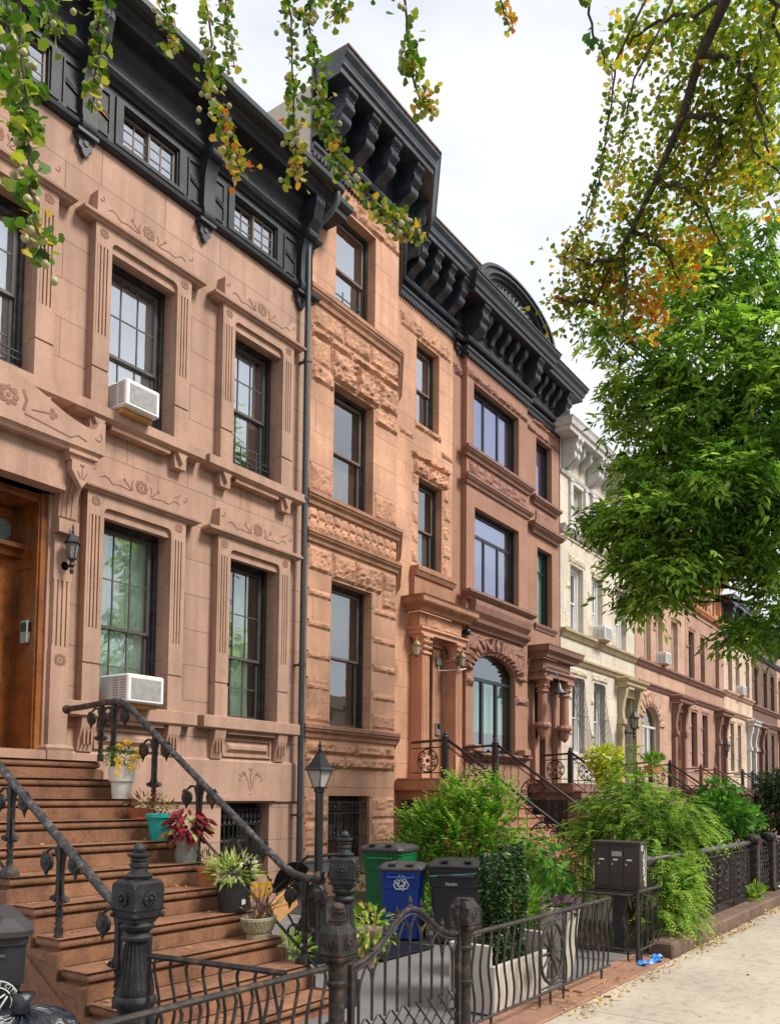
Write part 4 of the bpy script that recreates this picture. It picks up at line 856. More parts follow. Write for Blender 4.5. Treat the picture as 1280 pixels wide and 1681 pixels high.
# cornice with arched pediment
co = big_cornice(H, [(X0+.12, D2+.05), (X0+.12, D2), (P0-.03, D2), (P0-.03, YB), (P1+.03, YB), (P1+.03, D2), (X1-.05, D2), (X1-.05, D2+.3)],
    [(P0+.12, YB, 0, -1), (P1-.12, YB, 0, -1), (X1-.22, D2, 0, -1)], greypaint, ZT, 13.30, .62, greypaint, bw_=.30)
for k in range(5): x = P0+.50+k*.46; bracket(co, x, .16, YB-.03, ZT+.55, .80, .36, greypaint, BR_C, ribs=True, name='modillion')
for k in range(4): x = P1+.28+k*.45; bracket(co, x, .16, D2-.03, ZT+.55, .80, .36, greypaint, BR_C, ribs=True, name='modillion')
m = MB(); cx = (P0+P1)/2; hw = (P1-P0)/2+.45; yy = YB-.60; z0 = 13.28; hh = .80
def aring(m, r0, r1, ya, yb):
    for k in range(28):
        a0, a1 = math.pi*k/28, math.pi*(k+1)/28
        q = [(cx+hw*r1*math.cos(a0), z0+hh*r1*math.sin(a0)), (cx+hw*r1*math.cos(a1), z0+hh*r1*math.sin(a1)), (cx+hw*r0*math.cos(a1), z0+hh*r0*math.sin(a1)), (cx+hw*r0*math.cos(a0), z0+hh*r0*math.sin(a0))]
        m.prism(q[::-1], ya, yb)
aring(m, .94, 1.0, yy, yy+.5); aring(m, .87, .94, yy+.05, yy+.5); aring(m, .82, .87, yy+.02, yy+.5); aring(m, .74, .82, yy+.10, yy+.5); aring(m, .64, .74, yy+.18, yy+.5)
m.build('arched_pediment', greypaint, co)
m = MB(); q = [(cx+hw*.75*math.cos(a), z0+hh*.75*math.sin(a)) for a in np.linspace(0, math.pi, 24)]; m.prism(q, yy+.28, yy+.45)
for k in range(19):
    a = math.pi*(k+.5)/19; m.tube([(cx+.2*math.cos(a), yy+.27, z0+.05+.1*math.sin(a)), (cx+hw*.64*math.cos(a), yy+.25, z0+hh*.64*math.sin(a))], [.02, .075], 6)
m.build('shell_fan', M('grey_shell', (.26, .26, .26), .6, .2, 5, .2, 50, grime=.2), co)
roofbox(H, X0, X1, D2, 13.1, partywall)
# door H3
xa, xb = DR3[0]-.12, DR3[1]+.14; yq = D2-.42
for x in (xa, xb):
    m = MB()
    m.lathe([(.02, -.5), (.10, -.42), (.14, -.30), (.16, -.18)], (x, yq+.14, 3.6), 10); m.lathe([(.22, -.18), (.24, -.12), (.2, -.04)], (x, yq+.14, 3.6), 10)
    m.lathe([(.13, -.04), (.12, .72), (.17, .76), (.14, .8), (.16, .95), (.22, 1.06)], (x, yq+.14, 3.6), 12); m.box(x-.22, x+.22, yq-.06, D2, 4.66, 4.74)
    for k in range(8): a = 2*math.pi*k/8; m.ball((x+.16*math.cos(a), yq+.14+.16*math.sin(a), 4.5), .045, 6, 4)
    m.box(x-.12, x+.12, D2-.14, D2, 1.98, 3.5)
    m.build('door_column', stone3p, H)
m = MB(); m.sweep([(0, 4.74), (.04, 4.74), (.04, 4.84), (.09, 4.87), (.09, 4.92), (0, 4.93)], [(xa-.18, D2), (xa-.18, yq), (xb+.18, yq), (xb+.18, D2)]); m.box(xa-.16, xb+.16, yq+.04, D2, 4.93, 5.22); m.rock(xa-.1, xb+.1, 4.95, 5.2, yq+.04, .05, 51)
m.sweep([(0, 5.22), (.12, 5.22), (.14, 5.30), (.24, 5.38), (.26, 5.48), (.28, 5.52), (0, 5.56)], [(xa-.18, D2), (xa-.18, yq), (xb+.18, yq), (xb+.18, D2)]); m.build('door_hood', stone3d, H)
m = MB(); m.box(DR3[0]+.01, DR3[1]-.01, D2+.285, D2+.34, 1.98, 4.75); dd = m.build('door', blackdoor, H); m = MB(); [m.box(DR3[0]+.12, DR3[0]+.55, D2+.27, D2+.284, a, b) for a, b in ((2.1, 2.8), (2.95, 3.9))]; m.build('door_panel', blackdoor, dd)
part('door_jamb', stone3d, H, (DR3[1]-.42, DR3[1]-.02, D2+.02, D2+.27, 1.99, 4.74))
def text_obj(txt, size, mat, name, parent, loc, rot, depth=.002, align='CENTER'):
    cu = bpy.data.curves.new(name, 'FONT'); cu.body = txt; cu.size = size; cu.extrude = depth; cu.align_x = align; cu.align_y = 'CENTER'; cu.resolution_u = 2
    tmp = bpy.data.objects.new('tmp', cu); C.objects.link(tmp); bpy.context.view_layer.update()
    me = bpy.data.meshes.new_from_object(tmp.evaluated_get(bpy.context.evaluated_depsgraph_get())); bpy.data.objects.remove(tmp); bpy.data.curves.remove(cu)
    me.materials.clear(); me.materials.append(mat); me.name = name
    o = link(me, name, parent); o.location = loc; o.rotation_euler = rot; return o
signwhite = M('sign_white', (.75, .75, .72), .5, .04)
q = onY(861.5, 1178, YB); t = thing('house_number_plaque', (float(q[0]), D2-.001, float(q[2])), 'small black plaque with white house number and a name on the red-brown wall', 'sign', world=False)
m = MB(); m.bbox(-.21, .21, -.02, 0, -.2, .2, .006); m.build('plate', blacksash, t)
text_obj('50A', .16, signwhite, 'number', t, (0, -.022, .07), (R(90), 0, 0)); text_obj('Janes', .11, signwhite, 'street_name', t, (0, -.022, -.09), (R(90), 0, 0))
t = thing('gooseneck_lamp', (float(onY(866, 1120, D2)[0]), D2, float(onY(866, 1120, D2)[2])), 'grey gooseneck barn lamp curving out beside the black door', 'lamp', world=False)
m = MB(); m.lathe([(.07, 0), (.07, -.02), (.03, -.04)], (0, 0, 0), 12, 'y'); m.tube([(0, 0, 0), (.05, -.25, .0), (.1, -.42, .12), (.15, -.58, .22), (.18, -.72, .18), (.2, -.78, .02), (.2, -.78, -.08)], .018, 7); m.build('arm', pipegrey, t, True)
m = MB(); m.lathe([(.03, 0), (.05, -.04), (.07, -.14), (.2, -.26), (.21, -.28), (.19, -.27), (.05, -.15), (.02, -.02)], (.2, -.78, -.05), 16); m.build('shade', pipegrey, t, True); m = MB(); m.ball((.2, -.78, -.27), .05, 8, 6); m.build('bulb', signwhite, t, True)
q = onY(763, 1036, YB-.1); t = thing('security_camera', (float(q[0]), YB-.02, float(q[2])), 'small black dome security camera under the red-brown stone cornice', 'camera', world=False)
m = MB(); m.lathe([(.06, 0), (.06, -.04), (.03, -.05)], (0, 0, 0), 10, 'y'); m.build('mount', blacksash, t); m = MB(); m.ball((.03, -.12, -.02), .085, 10, 8); m.build('dome', blacksash, t, True)
q = onY(874, 1206, D2); t = thing('wall_light_box', (float(q[0]), D2, float(q[2])), 'small black and white box light on the wall left of the black door', 'lamp', world=False)
m = MB(); m.box(-.12, .0, -.14, 0, -.12, .1); m.build('housing', blacksash, t); m = MB(); m.prism([(-.16, .14), (-.02, .14), (-.04, -.1), (-.14, -.1)], .002, .10, 'x'); m.build('diffuser', signwhite, t)
# ================================================================ HOUSES 4-9 down the street
def far_house(name, label, x0, x1, wall_m, rock_m, trim, fl2, fl1, door, attic=None, cor=None, ztop=11.9, zc=None, fm=blackold, sm=whitesash, hood=True, arch=None, curtain=curtgrey, doorm=blackdoor, hoodm=None, bars=False, z2=(6.38, 8.35), z1=(2.88, 5.1), archhead=False):
    H = thing(name, (x0, D2, 0), label, 'house', 'row houses along the street'); hoodm = hoodm or trim
    hs = [(a-x0, b-x0, *z2) for a, b in fl2]+[(a-x0, b-x0, *z1) for a, b in fl1]+[(door[0]-x0, door[1]-x0, 1.98, 4.9)]
    if arch: hs.append((arch[0]-x0, arch[1]-x0, 2.9, 4.85))
    zc = zc or ztop-1.6
    if attic: hs += [(a-x0, b-x0, attic[0], attic[1]) for a, b in attic[2]]
    m = MB(); m.wall((x0, D2), (x1, D2), 0, ztop-.3, hs, .28)
    if arch: arch_fill(m, arch[0], arch[1], 4.15, 4.85, D2)
    m.build('wall', wall_m, H)
    for a, b in fl2: window(H, a, b, *z2, D2, fm=fm, sm=sm, gm=glass2, rec=.16, t=.1, curtain=curtain, cpart=(0, 1, 0, .6), folds=False)
    for a, b in fl1: window(H, a, b, *z1, D2, fm=fm, sm=sm, gm=glass, rec=.16, t=.1, curtain=None)
    if attic:
        for a, b in attic[2]: window(H, a, b, attic[0], attic[1], D2, 'single', fm=cor, sm=sm, gm=glass2, rec=.14, t=.08)
    m = MB()
    for i, (a, b) in enumerate(fl2):
        m.rock(a-.15, b+.15, z2[1]+.03, z2[1]+.3, D2, .06, i); m.rock(a-.35, a-.03, z2[0]+1.2, z2[0]+1.42, D2, .07, i+4); m.rock(a-.38, a-.03, z2[0]+.05, z2[0]+.5, D2, .03, i+7)
    for i, (a, b) in enumerate(fl1):
        m.rock(a-.2, b+.2, z1[1]+.03, z1[1]+.28, D2, .06, i+11); m.rock(a-.3, a-.03, z1[0]+1.5, z1[0]+1.72, D2, .06, i+14); m.rock(a-.3, a-.03, z1[0]+.5, z1[0]+.7, D2, .06, i+17)
    m.rock(x0+.05, x1-.05, 9.0, 9.12, D2, .07, 21); m.build('rock_faced_blocks', rock_m, H)
    if arch:
        rough_arch(H, arch[0], arch[1], 4.15, 4.87, D2, rock_m, .55, .08, 13); arched_window(H, arch[0], arch[1], 2.9, 4.15, 4.85, D2, curtw_frame, glass, curtw, 2, cpart=(.0, 1))
    path = [(x0+.02, D2), (x1-.02, D2)]
    q = MB(); q.sweep([(0, z2[0]-.22), (.05, z2[0]-.22), (.12, z2[0]-.1), (.16, z2[0]-.07), (.16, z2[0]), (-.1, z2[0]+.01)], path); q.build('string_course', trim, H)
    q = MB(); q.sweep([(0, 5.45), (.05, 5.45), (.10, 5.55), (.14, 5.58), (.14, 5.64), (0, 5.66)], path); q.build('string_course', trim, H)
    # porch hood
    da, db = door
    m = MB(); yq = D2-.30
    for x in (da-.18, db+.18):
        m.box(x-.13, x+.13, yq+.15, D2, 1.98, 4.1); m.box(x-.16, x+.16, yq+.08, D2, 3.98, 4.15); m.prism([(D2, 4.15), (yq+.12, 4.15), (yq+.14, 4.4), (yq+.10, 4.7), (yq+.02, 5.0), (yq+.0, 5.2), (D2, 5.2)], x-.11, x+.11, 'x')
    m.box(da-.05, db+.05, yq+.2, D2, 4.9, 5.2)
    m.sweep([(0, 5.2), (.05, 5.2), (.08, 5.24), (.08, 5.32), (.15, 5.38), (.17, 5.45), (0, 5.50)], [(da-.36, D2), (da-.36, yq), (db+.36, yq), (db+.36, D2)]); m.build('door_hood', hoodm, H)
    m = MB(); m.box(da, db, D2+.27, D2+.33, 1.98, 4.9); dd = m.build('door', doorm, H); m = MB(); m.box(da+.12, db-.12, D2+.255, D2+.269, 2.2, 3.0); m.box(da+.12, db-.12, D2+.255, D2+.269, 3.15, 4.6); m.build('door_panel', doorm, dd)
    if bars:
        for a, b in fl1: bar_grille(H, a+.03, b-.03, z1[0], z1[1]-.05, D2-.02, 8, belly=bars, mat=iron, wavy=0)
    if cor:
        c = MB(); e = .62
        c.sweep([(0, zc-.2), (.08, zc-.2), (.14, zc-.1), (.17, zc-.06), (.17, zc), (0, zc+.01)], path)
        z = ztop; pth = [(x0+.05, D2+.3), (x0+.05, D2), (x1-.05, D2), (x1-.05, D2+.3)]
        c.sweep([(0, z-1.0 if not attic else attic[1]+.12), (.06, z-1.0 if not attic else attic[1]+.12), (.09, z-.95 if not attic else attic[1]+.2), (0, z-.9 if not attic else attic[1]+.2)], pth)
        c.sweep([(0, z-.36), (e-.1, z-.36), (e-.08, z-.25), (e-.03, z-.22), (e, z-.1), (e+.04, z-.03), (0, z)], pth)
        if attic:
            for a, b in attic[2]:
                for x in (a-.17, b+.17): c.box(x-.09, x+.09, D2-.08, D2, zc, attic[1]+.1); c.box(x-.12, x+.12, D2-.1, D2, attic[1]+.04, attic[1]+.11)
                c.box(a, b, D2-.05, D2, attic[1], attic[1]+.1)
        co = c.build('cornice', cor, H)
        n = max(4, int((x1-x0)/1.55)+1)
        for k in range(n):
            x = x0+.3+(x1-x0-.6)*k/(n-1)
            for dx in (-.11, .11): bracket(co, x+dx, .15, D2-.02, z-1.15, .79, .5, cor, BR_S, ribs=False)
            if k < n-1:
                for j in (.36, .64): bracket(co, x+(x1-x0-.6)/(n-1)*j, .14, D2-.02, z-.86, .5, .36, cor, BR_C, ribs=False, name='modillion')
    roofbox(H, x0+.01, x1-.01, D2, ztop-.25, partywall)
    return H
curtw_frame = M('cream_painted_frame', (.60, .52, .40), .6, .08, 3, .05, 60)
HOUSES = [
 dict(name='cream_house', label='cream limestone townhouse with white attic cornice and bowed window grilles', x0=21.80, x1=27.86, wall_m=stone4, rock_m=stone4r, trim=stone4d,
      fl2=[(22.51, 23.45), (24.15, 24.98), (26.15, 27.05)], fl1=[(22.6, 23.49), (24.24, 25.13)], door=(26.5, 27.5), attic=(9.72, 10.72, [(22.65, 23.4), (24.3, 25.05), (26.0, 26.75)]), cor=whitecor, ztop=12.15, zc=9.35, fm=whitesash, bars=.34, hoodm=tanhood),
 dict(name='arched_window_house', label='pinkish brownstone house with a cream-framed arched parlour window', x0=27.90, x1=33.72, wall_m=stone5, rock_m=stone5, trim=stone3d,
      fl2=[(28.8, 29.55), (30.1, 30.88), (31.92, 32.72)], fl1=[], door=(32.15, 33.0), arch=(28.58, 30.45), cor=stone5, ztop=12.0, fm=curtw_frame, sm=whitesash, doorm=stone3p),
 dict(name='orange_cornice_house', label='rose brownstone house topped by an orange-stained wooden attic cornice', x0=33.76, x1=39.5, wall_m=stone6, rock_m=stone6, trim=stone3d,
      fl2=[(34.17, 34.97), (35.86, 36.5), (38.17, 38.8)], fl1=[(34.42, 35.25), (36.03, 36.85)], door=(38.35, 39.2), attic=(9.72, 10.9, [(34.4, 35.0), (36.0, 36.6), (38.1, 38.7)]), cor=orangecor, ztop=12.3, zc=9.45, sm=darkbronze, bars=0),
 dict(name='pale_house', label='pale peeling sandstone house with black cornice and white door surround', x0=39.54, x1=45.15, wall_m=stone7, rock_m=stone7, trim=stone5,
      fl2=[(40.4, 41.17), (41.8, 42.55), (43.83, 44.6)], fl1=[(40.64, 41.33), (42.05, 42.7)], door=(44.2, 45.0), cor=blackcor, ztop=10.75, sm=darkbronze, z2=(6.52, 8.38), hoodm=whitecor),
 dict(name='dark_house', label='dark brown stone house with black cornice at the far right', x0=45.2, x1=51.2, wall_m=stone8, rock_m=stone8, trim=stone3d,
      fl2=[(45.68, 46.38), (47.8, 48.7), (49.6, 50.55)], fl1=[(47.9, 48.6), (49.6, 50.3)], door=(45.8, 46.6), cor=blackcor, ztop=10.7, sm=darkbronze),
 dict(name='last_brown_house', label='last visible pink-brown house at the far right edge beyond the dark one', x0=51.25, x1=57.2, wall_m=stone5, rock_m=stone5, trim=stone3d,
      fl2=[(51.7, 52.5), (53.6, 54.4), (55.4, 56.2)], fl1=[(53.6, 54.4), (55.4, 56.2)], door=(51.8, 52.6), cor=blackcor, ztop=10.7, sm=darkbronze),
]
for h in HOUSES: far_house(**h)
ac_unit((24.55, D2+.06, 6.40), 'white air conditioner in the middle second floor window of the cream house', .6, .42, .42)
ac_unit((30.5, D2+.06, 6.46), 'white air conditioner in the second floor window of the arched window house', .55, .42, .4)
ac_unit((36.3, D2+.04, 9.8), 'white air conditioner in the orange wooden attic', .5, .42, .4)
ac_unit((42.17, D2+.06, 6.52), 'white air conditioner in the upper window of the pale peeling house', .6, .42, .4)
q = onY(1025, 1170, D2-.3); wall_lantern((26.22, D2-.28, 3.7), 'large black lantern beside the dark doorway of the cream house', s=2.1)
wall_lantern((38.0, D2-.28, 3.55), 'pale glass lantern beside the barred door of the rose brownstone house', s=1.7)
# houses on the other side of the street (seen only mirrored in the window panes)
oppm = M('opposite_brick', (.42, .33, .27), .9, .2, 1, .1, 40)
for k in range(9):
    x0 = -26+k*9; hgt = (9.0, 9.8, 9.3)[k % 3]
    t = thing('opposite_house', (x0, -24, 0), ('brick house across the street, mirrored in the panes of the '+['leftmost bay', 'second bay', 'tan house door', 'tan house windows', 'sandstone bay', 'red-brown house', 'cream house', 'rose house', 'far dark houses'][k]), 'house', 'houses across the street', world=False)
    m = MB(); m.box(0, 8.95, -10, 0, 0, hgt); m.box(0, 8.95, 0, .5, hgt-.8, hgt); m.build('wall', oppm, t)
    for i in range(3):
        for zz in (1.2, 4.2, 7.3):
            m = MB(); m.box(1+i*2.8, 2.2+i*2.8, 0, .03, zz, zz+1.9); m.build('window', M2b, t) if False else m.build('window', blacksash, t)
# ================================================================ STOOP of house 1
NS = 11; SX0, SX1 = 3.28, 5.23
def tz(i): return 1.95-.1825*i
def ty(i): return 7.15-.31*i
S = thing('front_stoop', (4.25, 5.6, 0), 'wide brown stone stoop with flower pots, heavy black pipe handrails and twisted iron posts', 'stoop', 'front stoops', world=True)
m = MB()
for i in range(NS):
    z, y = tz(i), ty(i); yb = ty(i-1)+.03 if i else D1-.02
    prof = [(0, z), (.018, z-.0015), (.034, z-.008), (.046, z-.020), (.051, z-.036), (.048, z-.052), (.038, z-.065), (.026, z-.072), (.020, z-.074), (.018, z-.092), (.006, z-.100), (0, z-.102)]
    prof = [(p-.06, q) for p, q in prof]
    m.sweep([(p, q) for p, q in prof], [(SX0+.05, yb), (SX0+.05, y+.05), (SX1-.05, y+.05), (SX1-.05, yb)])
    m.quad((SX0+.045, y+.0450, z), (SX1-.045, y+.045, z), (SX1-.045, yb, z), (SX0+.045, yb, z))
    m.quad((SX0+.05, y+.05, z-.1825), (SX1-.05, y+.05, z-.1825), (SX1-.05, y+.05, z-.08), (SX0+.05, y+.05, z-.08))
m.build('steps', stone1d, S, 'auto')
m = MB()   # cheek walls with the S-shaped ends under every tread
for xs_, w in ((SX0+.052, .05), (SX1-.102, .05)):
    q = [(ty(10)+.05, 0)]
    for i in range(NS-1, -1, -1): q += [(ty(i)+.05, tz(i)-.09-(.02 if i == NS-1 else 0)), (ty(i)+.05 if i == 0 else ty(i-1)+.049, tz(i)-.09)]
    q += [(D1-.03, tz(0)-.09), (D1-.03, 0)]
    m.prism(q[::-1], xs_, xs_+w, 'x')
    for i in range(NS-1):
        y, z = ty(i)+.05, tz(i)-.095; xo = xs_-.02 if xs_ < 4 else xs_+w
        m.prism([(y-.01, z), (y-.01, z-.17), (y+.03, z-.16), (y+.05, z-.10), (y+.10, z-.06), (y+.20, z-.05), (y+.25, z-.02), (y+.26, z)], xo, xo+.02, 'x')
xo = SX0+.052-.018
for (a, b) in (((4.75, .12), (8.4, .12)), ((4.75, .12), (7.05, 1.5)), ((7.05, 1.5), (8.4, 1.5))):
    L = math.hypot(b[0]-a[0], b[1]-a[1]); nx, nz_ = -(b[1]-a[1])/L*.025, (b[0]-a[0])/L*.025
    m.prism([(a[0]-nx, a[1]-nz_), (b[0]-nx, b[1]-nz_), (b[0]+nx, b[1]+nz_), (a[0]+nx, a[1]+nz_)], xo, xo+.017, 'x')
m.build('cheek_wall', stone1d, S)
def twisted(m, x, y, z0, z1, r=.021, turns=None):
    n = max(8, int((z1-z0)/.012)); vs = []
    for j in range(n+1):
        z = z0+(z1-z0)*j/n; tw = (z-z0)*38
        for k in range(4): a = tw+k*math.pi/2; vs.append((x+r*math.cos(a), y+r*math.sin(a), z))
    m.add(vs, [(j*4+k, j*4+(k+1) % 4, j*4+4+(k+1) % 4, j*4+4+k) for j in range(n) for k in range(4)])
def scroll_post(par, x, y, zb, zt, foot=True, left=True, right=True):
    m = MB(); H_ = zt-zb; zm = zb+H_*.42
    m.box(x-.022, x+.022, y-.022, y+.022, zb, zb+.07); twisted(m, x, y, zb+.07, zm, .026); m.box(x-.020, x+.020, y-.020, y+.020, zm, zt)
    if foot: m.lathe([(.075, 0), (.07, .035), (.05, .055), (.03, .08)], (x, y, zb), 4, sq=True)
    for sg in ((-1,) if not left else ()) + ((1,) if not right else ()): pass
    for sg, on in ((-1, right), (1, left)):
        if not on: continue
        m.tube([(x, y+sg*.02, zt-.25), (x, y+sg*.03, zt-.12), (x, y+sg*.06, zt-.03), (x, y+sg*.11, zt+.0-.03), (x, y+sg*.16, zt-.06)], [.014, .013, .012, .012, .01], 5)
        m.lathe([(.012, -.02), (.058, -.016), (.062, 0), (.058, .016), (.012, .02)], (x, y+sg*.16, zt-.13), 12, 'x')
        m.lathe([(.01, -.026), (.026, -.022), (.026, .022), (.01, .026)], (x, y+sg*.16, zt-.13), 8, 'x')
        m.add([(x-.012, y+sg*.135, zt-.165), (x+.012, y+sg*.135, zt-.165), (x+.012, y+sg*.19, zt-.165), (x-.012, y+sg*.19, zt-.165), (x, y+sg*.17, zt-.245)], [(0, 1, 2, 3), (0, 4, 1), (1, 4, 2), (2, 4, 3), (3, 4, 0)])
        m.add([(x-.012, y+sg*.15, zt-.075), (x+.012, y+sg*.15, zt-.075), (x, y+sg*.24, zt-.09), (x, y+sg*.2, zt-.05)], [(0, 1, 2), (0, 2, 3), (1, 3, 2), (0, 3, 1)])
        m.tube([(x, y+sg*.02, zm+.2), (x, y+sg*.03, zm+.05), (x, y+sg*.055, zm-.02), (x, y+sg*.085, zm+.0)], [.010, .012, .016, .024], 5)
    return m.build('scroll_post', ironr, par, 'auto')
XRr, XLr = 5.13, 3.37
def pr(u, v, X): a = onX(u, v, X); return (float(a[0]), float(a[1]), float(a[2]))
rr = [pr(110, 1165, XRr), pr(140, 1160, XRr), pr(175, 1153, XRr), pr(196, 1152, XRr), pr(207, 1157, XRr), pr(217, 1166, XRr), pr(345, 1300, XRr), pr(462, 1420, XRr), pr(484, 1436, XRr), pr(505, 1443, XRr), pr(522, 1441, XRr)]
m = MB(); m.tube(rr, .031, 10); m.ball(rr[0], .048, 10, 8); e = rr[-1]; m.lathe([(.03, 0.03), (.05, 0.01), (.052, -.02), (.035, -.035)], e, 10, 'y'); hr = m.build('handrail', ironpipe, S, True)
def rail_z(pts, y):
    for a, b in zip(pts[:-1], pts[1:]):
        if min(a[1], b[1]) <= y <= max(a[1], b[1]): t = (y-a[1])/(b[1]-a[1]+1e-9); return a[2]+(b[2]-a[2])*t
    return pts[-1][2]
def on_tread(y):
    i = math.ceil((7.15-y)/.31-1e-6); i = max(0, min(NS-1, i)); return tz(i)
for y in (7.16, ty(1)+.12, ty(3)+.12, ty(5)+.12, ty(7)+.12, ty(9)+.10): scroll_post(S, XRr, y, on_tread(y), rail_z(rr, y)-.02, foot=(y < 4.6))
lr = [pr(-160, 1150, XLr), pr(-90, 1170, XLr), pr(0, 1258, XLr), pr(90, 1368, XLr), pr(172, 1466, XLr), pr(188, 1482, XLr)]
lr.append((3.2, 4.05, 1.02))
lr = lr[:-1]+[(3.22, 4.08, 1.0)]
m = MB(); m.tube(lr, .031, 10); m.build('handrail', ironpipe, S, True)
for y in (ty(1)+.12, ty(3)+.12, ty(5)+.12, ty(7)+.12, ty(9)+.10): scroll_post(S, XLr, y, on_tread(y), rail_z(lr, y)-.02, foot=(5.5 < y < 6))
m = MB(); a, b = pr(338, 1382, XRr), pr(528, 1597, XRr); n = 120; vs = []
for j in range(n+1):
    t = j/n; c = Vector(a).lerp(Vector(b), t)
    for k in range(4): th = t*70+k*math.pi/2; vs.append((c.x+.016*math.cos(th), c.y, c.z+.016*math.sin(th)))
m.add(vs, [(j*4+k, j*4+(k+1) % 4, j*4+4+(k+1) % 4, j*4+4+k) for j in range(n) for k in range(4)])
a, b = pr(-60, 1340, XLr), pr(18, 1440, XLr); m.tube([a, b], .014, 5); m.build('twisted_lower_rail', ironr, S)
# big cast newels
def newel_big(loc, label, rz=0):
    t = thing('iron_newel_post', loc, label, 'newel post', 'cast iron newel posts', rz=rz, world=False)
    m = MB(); m.lathe([(.115, 0), (.115, .36), (.098, .40), (.10, .43), (.114, .45), (.119, .47), (.114, .49), (.102, .505), (.104, .52), (.100, .55), (.080, .64), (.067, .74), (.062, .80), (.066, .81)], (0, 0, 0), 24)
    for k in range(20): a = 2*math.pi*k/20; m.tube([(.098*math.cos(a), .098*math.sin(a), .54), (.079*math.cos(a), .079*math.sin(a), .64), (.064*math.cos(a), .064*math.sin(a), .79)], [.008, .007, .006], 4)
    m.lathe([(.066, .80), (.085, .815), (.088, .83), (.072, .845), (.068, .855), (.08, .865), (.094, .88), (.096, .895), (.082, .91), (.07, .92)], (0, 0, 0), 20)
    m.build('fluted_shaft', iron, t, 'auto')
    m = MB(); a = .115; c = .035
    ring = lambda r, c, z: [(-r+c, -r, z), (r-c, -r, z), (r, -r+c, z), (r, r-c, z), (r-c, r, z), (-r+c, r, z), (-r, r-c, z), (-r, -r+c, z)]
    lv = [ring(.066, .015, .905), ring(.078, .012, .915), ring(.080, .006, .93), ring(.092, .006, .945), ring(.095, .005, .975), ring(.102, .004, .99), ring(.104, .004, 1.11), ring(.106, .02, 1.135), ring(.102, .04, 1.15), ring(.07, .03, 1.155), ring(.05, .018, 1.165)]
    m.add([p for l in lv for p in l], [(k*8+i, k*8+(i+1) % 8, k*8+8+(i+1) % 8, k*8+8+i) for k in range(len(lv)-1) for i in range(8)]+[tuple(range(7, -1, -1)), tuple(range(len(lv)*8-8, len(lv)*8))])
    for s_ in range(4):
        M0 = Matrix.Rotation(s_*math.pi/2, 4, 'Z'); m.M = M0
        m.lathe([(.045, 0), (.045, -.010), (.030, -.012), (.03, -.006), (.012, -.008), (.012, -.02), (.004, -.024)], (0, -.102, 1.05), 12, 'y')
        for k in range(8): an = 2*math.pi*k/8; m.ball((.028*math.cos(an), -.110, 1.05+.028*math.sin(an)), .009, 6, 4)
        for sg in (-1, 1): m.ball((sg*.097, -.097, .955), .016, 6, 4); m.ball((sg*.10, -.10, .99), .010, 6, 4)
    m.M = None; m.build('square_block', iron, t)
    m = MB(); m.lathe([(.075, 1.16), (.08, 1.175), (.05, 1.195), (.045, 1.22), (.055, 1.225), (.055, 1.24), (.042, 1.25), (.05, 1.262), (.046, 1.275), (.065, 1.285), (.066, 1.295), (.035, 1.305)], (0, 0, 0), 12)
    m.ball((0, 0, 1.325), .036, 12, 8); m.build('finial', iron, t, 'auto'); return t
newel_big((3.13, 3.98, 0), 'tall cast iron newel post with rosettes at the left foot of the stoop')
newel_big((5.27, 4.18, 0), 'tall cast iron newel post with rosettes between the lamp post and the green bin', rz=R(28))
def newel_small(loc, label, ball=True):
    t = thing('iron_gate_post', loc, label, 'gate post', 'gate posts', world=False)
    m = MB(); m.lathe([(.043, 0), (.043, .40), (.058, .405), (.062, .43), (.043, .44), (.043, .62), (.055, .63), (.06, .65), (.045, .66), (.048, .70), (.065, .755)], (0, 0, 0), 14); m.build('post', ironr, t, 'auto')
    m = MB(); ring = lambda r, c, z: [(-r+c, -r, z), (r-c, -r, z), (r, -r+c, z), (r, r-c, z), (r-c, r, z), (-r+c, r, z), (-r, r-c, z), (-r, -r+c, z)]
    lv = [ring(.048, .015, .745), ring(.072, .012, .77), ring(.077, .008, .785), ring(.068, .008, .79), ring(.077, .008, .80), ring(.077, .010, .91), ring(.055, .025, .955), ring(.055, .02, .965), ring(.025, .01, .972)]
    m.add([p for l in lv for p in l], [(k*8+i, k*8+(i+1) % 8, k*8+8+(i+1) % 8, k*8+8+i) for k in range(len(lv)-1) for i in range(8)]+[tuple(range(7, -1, -1)), tuple(range(len(lv)*8-8, len(lv)*8))])
    for s_ in range(4): m.M = Matrix.Rotation(s_*math.pi/2, 4, 'Z'); m.lathe([(.032, 0), (.032, -.006), (.024, -.008), (.022, -.002), (.013, -.002), (.011, -.010), (.003, -.012)], (0, -.077, .855), 12, 'y')
    m.M = None; m.build('square_block', ironr, t)
    if ball: m = MB(); m.lathe([(.05, .972), (.05, .98), (.03, .985), (.028, 1.01), (.045, 1.02), (.048, 1.03)], (0, 0, 0), 12); m.ball((0, 0, 1.045), .037, 12, 8, .7); m.build('finial', ironr, t, 'auto')
    return t
FY = 2.87
gp0 = float(onY(553, 1600, FY)[0]); gp1 = float(onY(762, 1600, FY)[0])
newel_small((gp0, FY, 0), 'short iron gate post with ball finial, left of the arched garden gate')
newel_small((gp1, FY, 0), 'short iron gate post without finial, right of the arched garden gate', ball=False)
def wavy(m, x, y, z0, z1, amp=.022, ph=0, r=.009, dx=1, dy=0, waves=1.3):
    pts = []
    for i in range(15):
        t = i/14; a = amp*math.sin(t*waves*2*math.pi+ph)*(1 if .05 < t < .95 else .3); pts.append((x+a*dx, y+a*dy, z0+(z1-z0)*t))
    m.tube(pts, r, 6)
